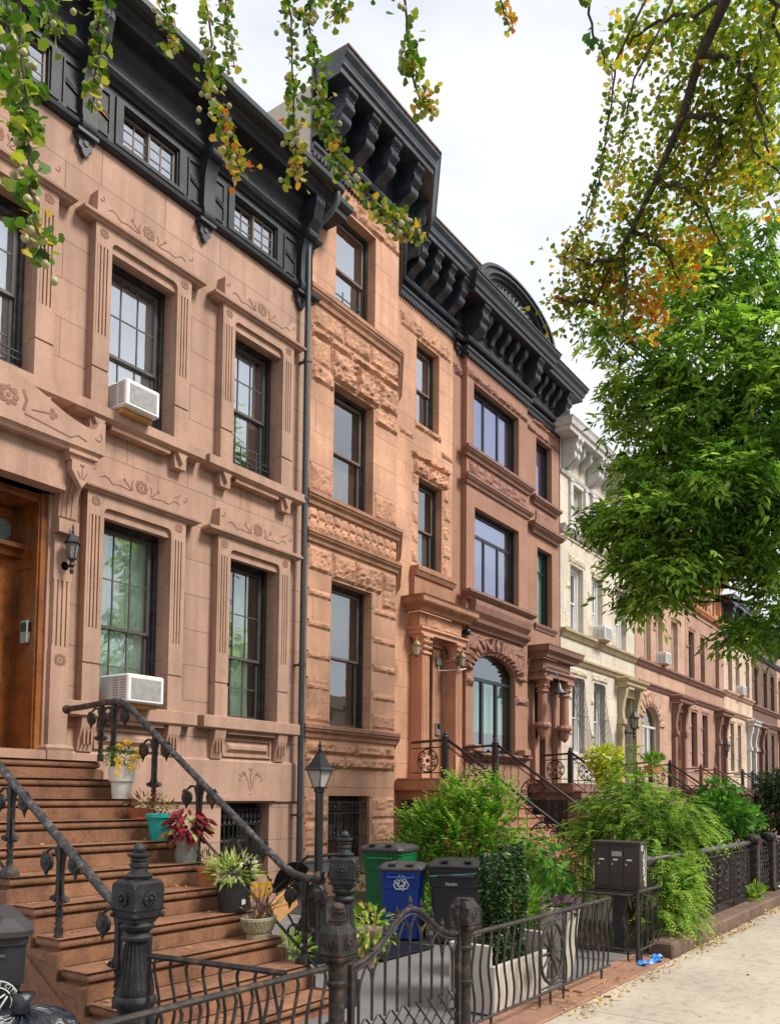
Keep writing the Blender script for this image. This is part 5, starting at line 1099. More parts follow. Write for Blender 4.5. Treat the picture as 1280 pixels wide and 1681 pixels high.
def wavy_fence(label, p0, p1, zt, zb, n, skip=(), feet=True):
    t = thing('wavy_bar_fence', (p0[0], p0[1], 0), label, 'fence', 'wavy bar railings'); L = math.hypot(p1[0]-p0[0], p1[1]-p0[1]); dx, dy = (p1[0]-p0[0])/L, (p1[1]-p0[1])/L
    m = MB(); P = lambda s, z: (p0[0]+dx*s, p0[1]+dy*s, z); m.tube([P(0, zt), P(L, zt)], .017, 6); m.build('top_rail', ironr, t)
    m = MB(); m.tube([P(0, zb), P(L, zb)], .013, 4); 
    if feet:
        for f in (.12, .5, .92): m.tube([P(L*f, 0), P(L*f, zb)], .011, 4)
    m.build('bottom_rail', ironr, t)
    for k in range(n):
        s_ = L*(k+.5)/n
        if any(a < s_ < b for a, b in skip): continue
        m = MB(); q = P(s_, 0); wavy(m, q[0], q[1], zb, zt, dx=dx, dy=dy); m.build('wavy_bar', ironr, t)
    return t
xr = float(onY(1000, 1480, FY)[0]); xw0 = float(onY(878, 1580, FY)[0])-gp1; xw1 = float(onY(921, 1580, FY)[0])-gp1
f = wavy_fence('wavy bar railing with wagon wheel ornament between the gate and the mailbox', (gp1+.06, FY), (xr, FY), .72, .12, 22, skip=[(xw0, xw1)])
m = MB(); cx = gp1+.06+(xw0+xw1)/2; hw = (xw1-xw0)/2-.02; cz = .41
for sg in (-1, 1): m.tube([(cx+sg*hw, FY, 0.0), (cx+sg*hw, FY, .72)], .011, 4)
m.tube([(cx-hw, FY, .66), (cx+hw, FY, .66)], .009, 4); m.tube([(cx-hw, FY, .155), (cx+hw, FY, .155)], .009, 4)
m.tube([(cx+.225*math.cos(a)*hw/.24, FY, cz+.235*math.sin(a)) for a in np.linspace(0, 2*math.pi, 25)], .014, 6, cap=False)
for k in range(12): a = math.pi*k/6; m.tube([(cx+.05*math.cos(a), FY, cz+.05*math.sin(a)), (cx+.215*math.cos(a)*hw/.24, FY, cz+.225*math.sin(a))], [.016, .007], 4)
m.lathe([(.055, -.02), (.055, .02)], (cx, FY, cz), 12, 'y'); m.build('wheel_ornament', ironr, f)
m = MB(); m.bbox(6.75, 7.35, FY-.05, FY+.18, .012, .03, .005); t_ = m.build('loose_paver', redslab, None); setp(t_, 'thin brown slab lying under the right end of the wavy railing', 'slab')
wavy_fence('wavy bar railing in front of the foot of the stoop', (2.0, FY), (gp0-.06, FY), .735, .12, 14)
gx_ = float(onY(476, 1622, FY)[0]); gpl = wavy_fence('open wavy bar gate leaf standing inward at the foot of the stoop', (gx_, FY+.03), (gx_-.12, FY+.93), .75, .14, 8, feet=False)
m = MB(); m.tube([(gx_-.12, FY+.93, .05), (gx_-.12, FY+.93, .84)], .014, 6); m.build('end_post', ironr, gpl)
# arched garden gate
G = thing('garden_gate', (gp0+.08, FY, 0), 'rusty arched iron gate with gothic bars above diagonal lattice', 'gate')
ga, gb = gp0+.13, gp1-.09; gw = gb-ga
def gtop(s): # s 0..1
    return .70+.245*math.exp(-((s-.50)/.27)**2.0)*1.0+.04*s
m = MB(); m.tube([(ga+gw*i/24, FY, gtop(i/24)) for i in range(25)], .016, 6); m.tube([(ga+gw*i/24, FY, gtop(i/24)-.035) for i in range(25)], .008, 5)
m.box(ga-.02, ga+.01, FY-.015, FY+.015, .05, .72); m.box(gb-.01, gb+.025, FY-.018, FY+.018, .05, .84); m.box(ga, gb, FY-.012, FY+.012, .07, .09); m.build('gate_frame', ironr, G)
n = 9
for k in range(n):
    x0_ = ga+gw*(k+.5)/n; w_ = gw/n
    m = MB(); zt = gtop((k+.5)/n)-.09; m.tube([(x0_, FY, .38), (x0_, FY, zt-.06), (x0_, FY, zt)], .009, 5)
    m.tube([(x0_, FY, zt-.10), (x0_+w_*.12, FY, zt-.02), (x0_+w_*.5, FY, min(gtop(min(1, (k+1)/n))-.03, zt+.06))], .007, 5); m.tube([(x0_, FY, zt-.10), (x0_-w_*.12, FY, zt-.02), (x0_-w_*.5, FY, min(gtop(k/n)-.03, zt+.06))], .007, 5)
    m.build('gothic_bar', ironr, G)
m = MB()
for k in range(-5, 12):
    for sg in (-1, 1):
        xs0 = ga+gw*(k+.5)/n; x1_ = xs0+sg*.31*1.0; z0_, z1_ = .09, .40
        a, b = (xs0, z0_), (x1_, z1_)
        # clip to gate
        def clip(p, q):
            p, q = list(p), list(q)
            for (lim, cmp) in ((ga, 1), (gb, -1)):
                if (p[0]-lim)*cmp < 0 and (q[0]-lim)*cmp < 0: return None
                if (p[0]-lim)*cmp < 0: t = (lim-q[0])/(p[0]-q[0]); p = [lim, q[1]+(p[1]-q[1])*t]
                if (q[0]-lim)*cmp < 0: t = (lim-p[0])/(q[0]-p[0]); q = [lim, p[1]+(q[1]-p[1])*t]
            return p, q
        c = clip(a, b)
        if c: m.tube([(c[0][0], FY+.006*sg, c[0][1]), (c[1][0], FY+.006*sg, c[1][1])], .007, 4)
m.build('lattice', ironr, G)
for s_ in (.16, .27, .38, .50, .61, .72, .83, .94):
    m = MB(); x = ga+gw*s_; z = gtop(s_); m.lathe([(.012, 0), (.018, .015), (.008, .03), (.014, .045), (.002, .08)], (x, FY, z), 6); m.build('spike', ironr, G)
m = MB(); m.lathe([(.01, 0), (.02, .03), (.012, .07), (.02, .09), (.002, .15)], (gb, FY, .84), 6); m.build('spike', ironr, G)
# enclosure of wavy bars under the mailbox
wavy_fence('short wavy bar panel standing under the mailbox', (8.35, 3.55), (8.35, 2.95), .66, .12, 4, feet=True)
wavy_fence('short wavy bar panel right of the mailbox by the kerb end', (8.37, 2.9), (9.05, 2.9), .70, .12, 4, feet=True)
m = MB(); m.tube([(8.35, 2.9, 0), (8.35, 2.9, .7)], .02, 6); o = m.build('corner_post', ironr); setp(o, 'thin rusty corner post at the kerb right of the mailbox', 'post')
# mailbox
MBX = thing('mailbox', (8.75, 3.27, 0), 'dark brown three-door mailbox cabinet with graffiti on its side, raised on a black pedestal', 'mailbox')
brown = M('dark_brown_enamel', (.042, .030, .026), .38, .15, 4, .05, 60, spec=.6)
m = MB(); m.bbox(8.75, 8.98, 3.01, 3.51, .66, 1.16, .008); m.box(8.70, 8.76, 2.99, 3.53, 1.155, 1.175); m.box(8.76, 8.99, 2.99, 3.53, 1.157, 1.175); m.build('cabinet', brown, MBX)
for k in range(3):
    y0 = 3.035+k*.152; m = MB(); m.bbox(8.742, 8.749, y0, y0+.146, .70, 1.12, .002); dr_ = m.build('mailbox_door', brown, MBX)
    m = MB(); m.box(8.738, 8.742, y0+.055, y0+.11, .975, .99); m.build('name_slot', signwhite, dr_); m = MB(); m.lathe([(.012, -.006), (.012, 0)], (8.742, y0+.115, .935), 8, 'x'); m.build('lock', M3('steel'), dr_)
m = MB(); m.box(8.738, 8.742, 3.20, 3.31, 1.02, 1.07); m.build('address_plate', M3('steel'), MBX)
m = MB()
def side_stroke(pts, w=.010):
    for a, b in zip(pts[:-1], pts[1:]):
        L = math.hypot(b[0]-a[0], b[1]-a[1]) or 1; nx, nz_ = -(b[1]-a[1])/L*w/2, (b[0]-a[0])/L*w/2
        m.prism([(a[0]-nx, a[1]-nz_), (b[0]-nx, b[1]-nz_), (b[0]+nx, b[1]+nz_), (a[0]+nx, a[1]+nz_)], 3.006, 3.011)
c = lambda x, z, r: [(x+r*math.cos(a), z+r*1.2*math.sin(a)) for a in np.linspace(0, 6.28, 9)]
side_stroke(c(8.82, 1.11, .022), .016); side_stroke([(8.86, 1.04), (8.84, .98), (8.90, .97), (8.89, 1.08)]); side_stroke(c(8.88, .93, .025)); side_stroke([(8.84, .90), (8.90, .88), (8.85, .86), (8.91, .84)]); side_stroke([(8.84, .84), (8.92, .80), (8.86, .78), (8.93, .76)]); side_stroke(c(8.91, .73, .02)); side_stroke([(8.94, 1.1), (8.94, .9), (8.92, .74)], .006)
m.build('graffiti', signwhite, MBX)
m = MB(); m.box(8.70, 9.0, 2.98, 3.54, .63, .66); m.box(8.80, 8.93, 3.2, 3.33, 0, .63); m.build('pedestal', iron, MBX)
# kerb stone, heavy garden fence along the next plots
m = MB()
for a, b in ((8.9, 12.4), (12.41, 16.4), (16.41, 22), (22.01, 30), (30.01, 40), (40.01, 56)): m.bbox(a, b, 2.72, 2.98, -.1, .14, .02)
o = m.build('kerb_wall', curbstone); setp(o, 'low brown stone kerb under the heavy iron garden fence', 'kerb')
def garden_fence(x0, x1, label, post_l=False, detail=True):
    t = thing('iron_garden_fence', (x0, 3.03, 0), label, 'fence', 'heavy garden fences'); y = 3.03
    m = MB(); m.tube([(x0, y, .965), (x1, y, .965)], .036, 10); 
    if not post_l: m.ball((x0, y, .965), .06, 10, 8)
    m.build('round_rail', ironpipe, t, True)
    m = MB(); m.box(x0, x1, y-.012, y+.012, .86, .875); m.box(x0, x1, y-.012, y+.012, .20, .215); n = int((x1-x0)/.9)
    for k in range(n+1): m.tube([(x0+.1+(x1-x0-.2)*k/n, y, .14), (x0+.1+(x1-x0-.2)*k/n, y, .21)], .012, 4)
    for k in range(int((x1-x0)/.42)): m.lathe([(.014, 0), (.02, .02), (.012, .04), (.02, .06)], (x0+.25+k*.42, y, .875), 6)
    m.build('rails', ironr, t)
    n = int((x1-x0)/.075)
    if detail:
        for k in range(n):
            x = x0+(k+.5)*(x1-x0)/n; m = MB(); ph = k % 14
            if ph in (5, 6, 7, 8): twisted(m, x, y, .3, .78, .011); m.tube([(x, y, .21), (x, y, .3)], .007, 4); m.tube([(x, y, .78), (x, y, .86)], .007, 4)
            else: m.tube([(x, y, .21), (x, y, .86)], .007, 4)
            m.build('baluster', ironr, t) if k < 90 else m.build('baluster', ironr, t)
        m = MB()
        for k in range(int((x1-x0)/1.05)):
            cx = x0+.85+k*1.05
            for j in range(6):
                z = .27+j*.1
                for sg in (-1, 1): m.tube([(cx+sg*.045+.035*math.cos(a), y-.012, z+.035*math.sin(a)) for a in np.linspace(0, 5, 8)], .007, 4)
            for j in range(4): m.ball((cx+.35, y, .38+j*.12), .028, 6, 5)
        m.build('scroll_panel', ironr, t)
    else:
        m = MB()
        for k in range(n): x = x0+(k+.5)*(x1-x0)/n; m.box(x-.008, x+.008, y-.008, y+.008, .2, .86)
        m.build('balusters', ironr, t)['kind'] = 'stuff'
    return t
garden_fence(9.02, 13.75, 'heavy garden fence with thick round rail running behind the mailbox to the square posts')
garden_fence(15.1, 20.5, 'heavy garden fence with round rail beyond the square fence posts', True, True)
garden_fence(21.5, 40.0, 'far stretch of iron garden fence in front of the cream and rose houses', True, False)
def fence_post(x, label):
    t = thing('iron_fence_post', (x, 3.0, .14), label, 'fence post', 'square fence posts', world=False)
    m = MB(); m.bbox(-.085, .085, -.085, .085, 0, .82, .02); m.box(-.10, .10, -.10, .10, .82, .84); m.lathe([(.10, .84), (.115, .86), (.115, .90), (.10, .93), (.05, .95)], (0, 0, 0), 12); m.box(-.1, .1, -.1, .1, 0, .05); m.build('post', ironr, t); return t
fence_post(13.85, 'left one of two square iron fence posts at the sidewalk'); fence_post(15.0, 'right one of two square iron fence posts at the sidewalk'); fence_post(20.6, 'distant square iron fence post at the right edge')
t = thing('ornate_gate_panel', (14.43, 3.0, 0), 'narrow pierced cast iron panel between the two square fence posts', 'gate')
m = MB(); m.box(13.95, 14.91, 2.99, 3.01, .2, .215); m.box(13.95, 14.91, 2.99, 3.01, .85, .865); m.tube([(13.95+.96*i/12, 3.0, .86+.12*math.sin(math.pi*i/12)) for i in range(13)], .014, 5)
for k in range(5):
    for j in range(7):
        cx, cz = 14.05+k*.19, .27+j*.085; m.tube([(cx+.05*math.cos(a), 2.99, cz+.04*math.sin(a)) for a in np.linspace(j, j+5, 8)], .009, 4)
for k in range(6): m.box(13.98+k*.18, 13.995+k*.18, 2.99, 3.01, .2, .86)
m.build('panel', ironr, t)
# low inner garden railing
t = thing('garden_railing', (9.3, 6.2, 0), 'low black garden railing with spear tops behind the shrubs in planters', 'fence')
m = MB(); y = 5.2; x0_, x1_ = float(onY(848, 1440, y)[0]), float(onY(975, 1440, y)[0]); zt = float(onY(900, 1434, y)[2]); zb = float(onY(900, 1466, y)[2])
m.box(x0_, x1_, y-.01, y+.01, zt, zt+.02); m.box(x0_, x1_, y-.01, y+.01, zb, zb+.02)
for k in range(9): x = x0_+(x1_-x0_)*(k+.5)/9; m.box(x-.012, x+.012, y-.012, y+.012, .05, zt+.10); m.lathe([(.014, 0), (.024, .03), (.014, .05), (.002, .1)], (x, y, zt+.1), 5)
m.build('rails', iron, t)
# lamp post
lb = onZ(520, 1580, 0); L_ = thing('garden_lamp_post', (float(lb[0]), float(lb[1]), 0), 'black garden lamp post with tapered four-pane lantern and pointed finial', 'lamp post', world=False)
m = MB(); m.lathe([(.115, 0), (.115, .10), (.10, .14), (.08, .20), (.078, .62), (.095, .64), (.095, .68), (.07, .72), (.06, .76), (.075, .78), (.075, .82), (.042, .86), (.042, 1.66), (.055, 1.67), (.055, 1.70), (.035, 1.72)], (0, 0, 0), 14)
for k in range(12): a = 2*math.pi*k/12; m.tube([(.08*math.cos(a), .08*math.sin(a), .2), (.08*math.cos(a), .08*math.sin(a), .62)], .008, 4)
m.build('post', gutter, L_, 'auto')
m = MB(); z0_ = 1.71
lo, hi = .042, .088
for k in range(4):
    a = math.pi*(k+.5)/2; m.tube([(lo*1.41*math.cos(a), lo*1.41*math.sin(a), z0_), (hi*1.41*math.cos(a), hi*1.41*math.sin(a), z0_+.17)], .007, 4)
m.lathe([(.085, 0), (.085, .012)], (0, 0, z0_-.006), 4, sq=True); m.lathe([(.158, .17), (.158, .18), (.125, .20), (.085, .26), (.05, .32), (.03, .35), (.04, .355), (.012, .36), (.022, .38), (.010, .40), (.02, .42), (.003, .47)], (0, 0, z0_), 4, sq=True); m.build('cage', gutter, L_)
m = MB(); m.lathe([(lo*1.34, .012), (hi*1.34, .168)], (0, 0, z0_), 4, sq=True); m.build('lamp_glass', M3('frost'), L_)
# wheeled bins
def wheeled_bin(loc, rz, label, body, lid, w=.5, d=.56, h=1.02, stripe=None):
    t = thing('wheeled_bin', loc, label, 'bin', 'household bins', rz=rz, world=False)
    m = MB(); tw, td = w*.40, d*.38
    def rg(hw, hd, z, c=.035): return [(-hw+c, -hd, z), (hw-c, -hd, z), (hw, -hd+c, z), (hw, hd-c, z), (hw-c, hd, z), (-hw+c, hd, z), (-hw, hd-c, z), (-hw, -hd+c, z)]
    lv = [rg(tw, td, .03), rg(tw*1.02, td*1.02, .06), rg(w*.455, d*.44, h*.68), rg(w*.475, d*.46, h*.685), rg(w*.485, d*.475, h*.86), rg(w*.5, d*.49, h*.865), rg(w*.5, d*.49, h*.91)]
    m.add([p for l in lv for p in l], [(k*8+i, k*8+(i+1) % 8, k*8+8+(i+1) % 8, k*8+8+i) for k in range(len(lv)-1) for i in range(8)]+[tuple(range(7, -1, -1))])
    m.tube([(-w*.3, -d*.5, h*.84), (-w*.3, -d*.56, h*.83), (w*.3, -d*.56, h*.83), (w*.3, -d*.5, h*.84)], .012, 5); m.build('body', body, t)
    m = MB(); lv = [rg(w*.53, d*.53, h*.905, .05), rg(w*.54, d*.54, h*.93, .05), rg(w*.53, d*.53, h*.95, .05), rg(w*.46, d*.46, h*.985, .06), rg(w*.3, d*.3, h*1.0, .06)]
    m.add([p for l in lv for p in l], [(k*8+i, k*8+(i+1) % 8, k*8+8+(i+1) % 8, k*8+8+i) for k in range(len(lv)-1) for i in range(8)]+[tuple(range(7, -1, -1)), tuple(range(32, 40))])
    m.tube([(-w*.42, d*.5, h*.90), (-w*.42, d*.62, h*.93), (w*.42, d*.62, h*.93), (w*.42, d*.5, h*.90)], .015, 6)
    for k in (-.2, .2): m.box(k*w-.04, k*w+.04, -d*.52, d*.3, h*.985, h*1.005)
    m.build('lid', lid, t)
    for sg in (-1, 1): m = MB(); m.lathe([(.10, -.025), (.115, -.02), (.115, .02), (.10, .025), (.03, .03)], (sg*(tw+.02), td*.9, .115), 16, 'x'); m.build('wheel', blacksash, t)
    return t
bing = M('green_bin_plastic', (.008, .13, .045), .42, .1, 4, .05, 60, spec=.5); binb = M('blue_bin_plastic', (.008, .045, .30), .42, .1, 4, .05, 60, spec=.5)
bink = M('black_bin_plastic', (.022, .023, .027), .45, .15, 4, .08, 60, spec=.5); lidk = M('dark_grey_lid', (.05, .047, .05), .5, .15, 4, .1, 60)
def glyph(t, prims, y, mat, name):
    m = MB()
    for q in prims: m.prism(q, y-.003, y)
    return m.build(name, mat, t)
def band_q(x0, z0, x1, z1, w): 
    L = math.hypot(x1-x0, z1-z0) or 1; nx, nz_ = -(z1-z0)/L*w/2, (x1-x0)/L*w/2
    return [(x0-nx, z0-nz_), (x1-nx, z1-nz_), (x1+nx, z1+nz_), (x0+nx, z0+nz_)]
def emblem(t, cx, cz, r, y, words=True):
    q = []
    for k in range(24):
        a0, a1 = 2*math.pi*k/24, 2*math.pi*(k+1)/24
        for rr_ in (1.0, .70): q.append(band_q(cx+r*rr_*math.cos(a0), cz+r*rr_*math.sin(a0), cx+r*rr_*math.cos(a1), cz+r*rr_*math.sin(a1), r*.05))
    q += [band_q(cx, cz-.6*r, cx, cz+.5*r, r*.09), band_q(cx-.5*r, cz+.25*r, cx-.05*r, cz-.5*r, r*.08), band_q(cx+.5*r, cz+.25*r, cx+.05*r, cz-.5*r, r*.08), band_q(cx-.4*r, cz+.35*r, cx, cz+.1*r, r*.07), band_q(cx+.4*r, cz+.35*r, cx, cz+.1*r, r*.07)]
    e_ = glyph(t, q, y, signwhite, 'round_emblem')
    if words:
        def arc(txt, a_start, a_end, flip=False):
            for i, ch in enumerate(txt):
                a = a_start+(a_end-a_start)*(i+.5)/len(txt); o = text_obj(ch, r*.24, signwhite, 'letter', e_, (cx+.85*r*math.cos(a), y-.001, cz+.85*r*math.sin(a)), (0, 0, 0), .001)
                o.matrix_basis = Matrix.Translation((cx+.85*r*math.cos(a), y-.001, cz+.85*r*math.sin(a))) @ Matrix.Rotation(-(a-math.pi/2) if not flip else -(a+math.pi/2), 4, 'Y') @ Matrix.Rotation(R(90), 4, 'X')
        arc('NEW YORK CITY', R(160), R(20)); arc('SANITATION', R(215), R(325), True)
    return e_
b = wheeled_bin((8.95, 6.35, 0), R(-78), 'green bin with brown lid and leaflet sticker, leftmost of the three bins', bing, lidk, .56, .62, 1.02)
g1 = glyph(b, [[(-.13, .52), (.13, .52), (.13, .58), (-.13, .58)]], -.278, signwhite, 'sticker_foot'); g2 = glyph(b, [[(-.13, .583), (.13, .583), (.13, .80), (-.13, .80)]], -.282, M('leaf_green_sticker', (.13, .42, .04), .5, .3, 30), 'green_sticker')
glyph(g2, [[(-.07+.03*math.cos(a), .74+.02*math.sin(a)) for a in np.linspace(0, 6.28, 8)[:-1]], [(.03+.035*math.cos(a), .67+.025*math.sin(a)) for a in np.linspace(0, 6.28, 8)[:-1]]], -.286, M('sticker_brown', (.13, .08, .03), .6, .2), 'sticker_picture')
g1.rotation_euler = (R(-2), 0, 0); g2.rotation_euler = (R(-2), 0, 0)
b = wheeled_bin((8.10, 5.55, 0), R(-62), 'blue recycling bin with white arrows symbol, middle of the three bins by the shrub', binb, lidk, .5, .56, .87)
def recycle(cx, cz, s_):
    q = []
    for k in range(3):
        a = R(120*k); c, s2_ = math.cos(a), math.sin(a)
        def T(p): return (cx+s_*(p[0]*c-p[1]*s2_), cz+s_*(p[0]*s2_+p[1]*c))
        # one bent arrow: up the left flank, over the top, down to its head
        pts = [(-.62, .16), (-.26, .80), (.22, .80), (.40, .50)]
        inn = [(-.34, .0), (-.08, .46), (.06, .46), (.14, .34)]
        for lst in (pts, inn):
            for p0, p1 in zip(lst[:-1], lst[1:]): a0, b0 = T(p0), T(p1); q.append(band_q(a0[0], a0[1], b0[0], b0[1], s_*.10))
        for p0, p1 in ((pts[0], inn[0]), ((.56, .58), (.0, .26)), ((.56, .58), (.50, .06)), ((.50, .06), (.0, .26))): a0, b0 = T(p0), T(p1); q.append(band_q(a0[0], a0[1], b0[0], b0[1], s_*.10))
    return q
glyph(b, recycle(-.0, .655, .105), -.268, signwhite, 'recycling_symbol')
m = MB(); m.box(-.14, .14, -.29, -.268, .765, .78); [m.box(x-.012, x+.012, -.29, -.262, .73, .79) for x in (-.14, 0, .14)]; m.build('front_bracket', binb, b)
b = wheeled_bin((8.30, 4.92, 0), R(-66), 'black trash bin with round white emblem, right of the blue bin', bink, bink, .64, .66, .93)
e_ = emblem(b, 0, .70, .10, -.0, False); e_.matrix_basis = Matrix.Translation((.318, 0, -.04)) @ Matrix.Rotation(R(90), 4, 'Z')
text_obj('TRASH', .045, signwhite, 'trash_word', b, (-.06, -.316, .67), (R(90), 0, 0))
m = MB(); m.add([(-.3, -.322, .75), (.3, -.322, .80), (.3, -.322, .81), (-.3, -.322, .76)], [(0, 1, 2, 3)]); m.add([(.322, -.3, .80), (.322, .28, .85), (.322, .28, .86), (.322, -.3, .81)], [(0, 1, 2, 3)]); m.build('blue_line', M('pale_blue_line', (.2, .42, .55), .5, .05), b)
b = wheeled_bin((2.20, 4.15, 0), R(-24), 'black trash bin with white emblem at the lower left', bink, lidk, .56, .62, 1.06)
emblem(b, .14, .66, .10, -.302)
# trash bag
def lump(name, mat, par, c, r, sx=1, sz=.8, seed=0, amp=.16, n=48, tie=True):
    m = MB()
    def f(u, v):
        th = 2*math.pi*u; ph = math.pi*v; d = Vector((math.sin(ph)*math.cos(th), math.sin(ph)*math.sin(th), -math.cos(ph)))
        k = 1+amp*mnoise.noise(d*2.2+Vector((seed, 0, 0)))
        fold = .035*math.sin(th*17+3*mnoise.noise(d*3))*max(0, d.z)**1.5+.05*abs(mnoise.noise(d*6+Vector((0, seed, 0))))
        k += fold
        return (c[0]+r*sx*k*d.x, c[1]+r*k*d.y, c[2]+r*sz*k*d.z)
    m.grid(f, n*2, n)
    if tie: m.lathe([(.02, 0), (.05, .02), (.03, .05), (.06, .10)], (c[0], c[1], c[2]+r*sz*.98), 8)
    return m.build(name, mat, par, True)
bagm = M('glossy_black_bag', (.014, .016, .024), .17, .3, 6, .9, 12, spec=.8)
bl = onZ(68, 1668, .66); t = thing('trash_bag', (float(bl[0]), float(bl[1])+.25, 0), 'tied shiny black trash bag in the bottom left corner in front of the bin', 'trash bag', world=False)
lump('bag', bagm, t, (.06, 0, .30), .34, 1.2, .93, 3, .2)
# ---- stoops further along
def medallion(m, cx, cy, cz, r, ax='y'):
    def P(a, b): return (cx, cy+a, cz+b) if ax == 'y' else (cx+a, cy, cz+b)
    m.tube([P(r*math.cos(a), r*math.sin(a)) for a in np.linspace(0, 2*math.pi, 17)], .015, 4, cap=False)
    for k in range(7):
        a0 = 2*math.pi*k/7; c = (.66*r*math.cos(a0), .66*r*math.sin(a0))
        m.tube([P(c[0]+r*.26*(1-t*.75)*math.cos(a0+t*9), c[1]+r*.26*(1-t*.75)*math.sin(a0+t*9)) for t in np.linspace(0, 1, 12)], .012, 4, cap=False)
    m.lathe([(.01, -.02), (.04, -.015), (.04, .015), (.01, .02)], (cx, cy, cz), 8, 'x' if ax == 'y' else 'y')
def iron_stoop(x0, x1, label, sm_, med=2, zl=1.98, yl=8.55, n=11, run=.27, rail=None, detail=True):
    t = thing('stoop', (x0, yl, 0), label, 'stoop', 'front stoops'); rail = rail or iron; rise = zl/n
    m = MB()
    for i in range(n):
        z, y = zl-i*rise, yl-i*run; yb = D2-.02 if i == 0 else y+run+.01
        m.box(x0+.04, x1-.04, y, yb, z-rise, z-.05); m.bbox(x0, x1, y-.03, yb-.001, z-.05, z, .012)
    m.box(x0+.06, x1-.06, yl+.02, D2-.03, 0, zl-rise); 
    q = [(yl, 0), (yl, zl-rise)]+[p for i in range(1, n) for p in ((yl-i*run+.002, zl-i*rise), (yl-i*run+.002, zl-(i+1)*rise))]
    q = [(yl+.02, 0), (yl+.02, zl-rise*1.2), (yl-(n-1)*run+.02, rise*.5), (yl-(n-1)*run+.02, 0)]
    m.prism(q, x0+.05, x0+.08, 'x'); m.prism(q, x1-.08, x1-.05, 'x'); m.build('steps', sm_, t)
    m = MB(); m.rock(x0, x0+.01, 0, .1, 0, .0, 1) if False else None
    m.box(x0-.06, x1+.06, yl-.1, D2-.04, zl-.24, zl-.051); m.build('landing_slab', sm_, t)
    part('opening_shade_panel', blacksash, t, (x0+.045, x0+.06, yl+.1, D2-.12, .05, 1.55))  # black panel painted in for the shaded opening under the landing
    yb, zb = yl-(n-1)*run-.12, .80
    for x in (x0+.07, x1-.07):
        m = MB(); m.bbox(x-.06, x+.06, yl-.04, yl+.08, zl, zl+.78, .012); m.lathe([(.07, 0), (.075, .02), (.05, .05), (.055, .08), (.02, .12)], (x, yl+.02, zl+.78), 8); m.build('newel', rail, t)
        m = MB(); m.tube([(x, D2-.35, zl+.70), (x, yl+.05, zl+.74)], .03, 6); m.tube([(x, yl, zl+.76), (x, yb, zb)], .03, 8); m.tube([(x, yb, zb), (x, yb-.08, zb-.02)], .03, 6); m.build('handrail', rail, t, True)
        m = MB(); sl = (zl+.76-zb)/(yl-yb)
        m.tube([(x, D2-.35, zl+.58), (x, yl+.08, zl+.60)], .012, 4); m.tube([(x, D2-.35, zl+.10), (x, yl+.08, zl+.10)], .012, 4); m.tube([(x, yl-.05, zl+.60), (x, yb, zb-.16)], .012, 4); m.tube([(x, yl-.05, zl+.02), (x, yb+.05, .14)], .012, 4)
        k = 0; y = yl-.18; nb = 0
        while y > yb+.1:
            zt = zl+.60-(yl-y)*sl; z_ = zl+.02-(yl-y)*((zl-.12)/(yl-yb))
            if detail and nb in (3, 4, 5, 10, 11, 12) and med: 
                if nb in (4, 11): medallion(m, x, y, (zt+z_)/2, .28)
            else: wavy(m, x, y, z_, zt, .014, nb, .008, 0, 1, 3) if detail else m.box(x-.008, x+.008, y-.008, y+.008, z_, zt)
            y -= .17; nb += 1
        if detail: medallion(m, x, (yl+D2-.3)/2, zl+.34, .23)
        m.box(x-.05, x+.05, yb-.13, yb-.03, 0, zb+.06); m.build('iron_panel', iron, t)
    return t
iron_stoop(13.82, 15.98, 'stoop of the orange sandstone house with scrolled iron medallions', stone2d)
iron_stoop(19.78, 21.95, 'stoop of the dark red-brown house leading to the black door', stone3d)
iron_stoop(25.9, 28.0, 'stoop of the cream house with yellow-green plant at its top', stone3d)
iron_stoop(31.5, 33.6, 'stoop of the pinkish house with rust-red handrails', stone3d, rail=M('rusty_red_rail', (.16, .07, .045), .6, .3, 10, .2, 60), detail=False)
iron_stoop(37.8, 39.8, 'stoop of the rose brownstone house with grey handrails', stone3d, rail=pipegrey, detail=False)
iron_stoop(43.6, 45.6, 'stoop of the pale peeling house', stone3d, rail=pipegrey, detail=False)
iron_stoop(45.75+.1, 47.6, 'stoop of the dark brown house at the far right', stone8, detail=False)
iron_stoop(51.3, 53.3, 'stoop of the last visible house at the right edge', stone8, detail=False)
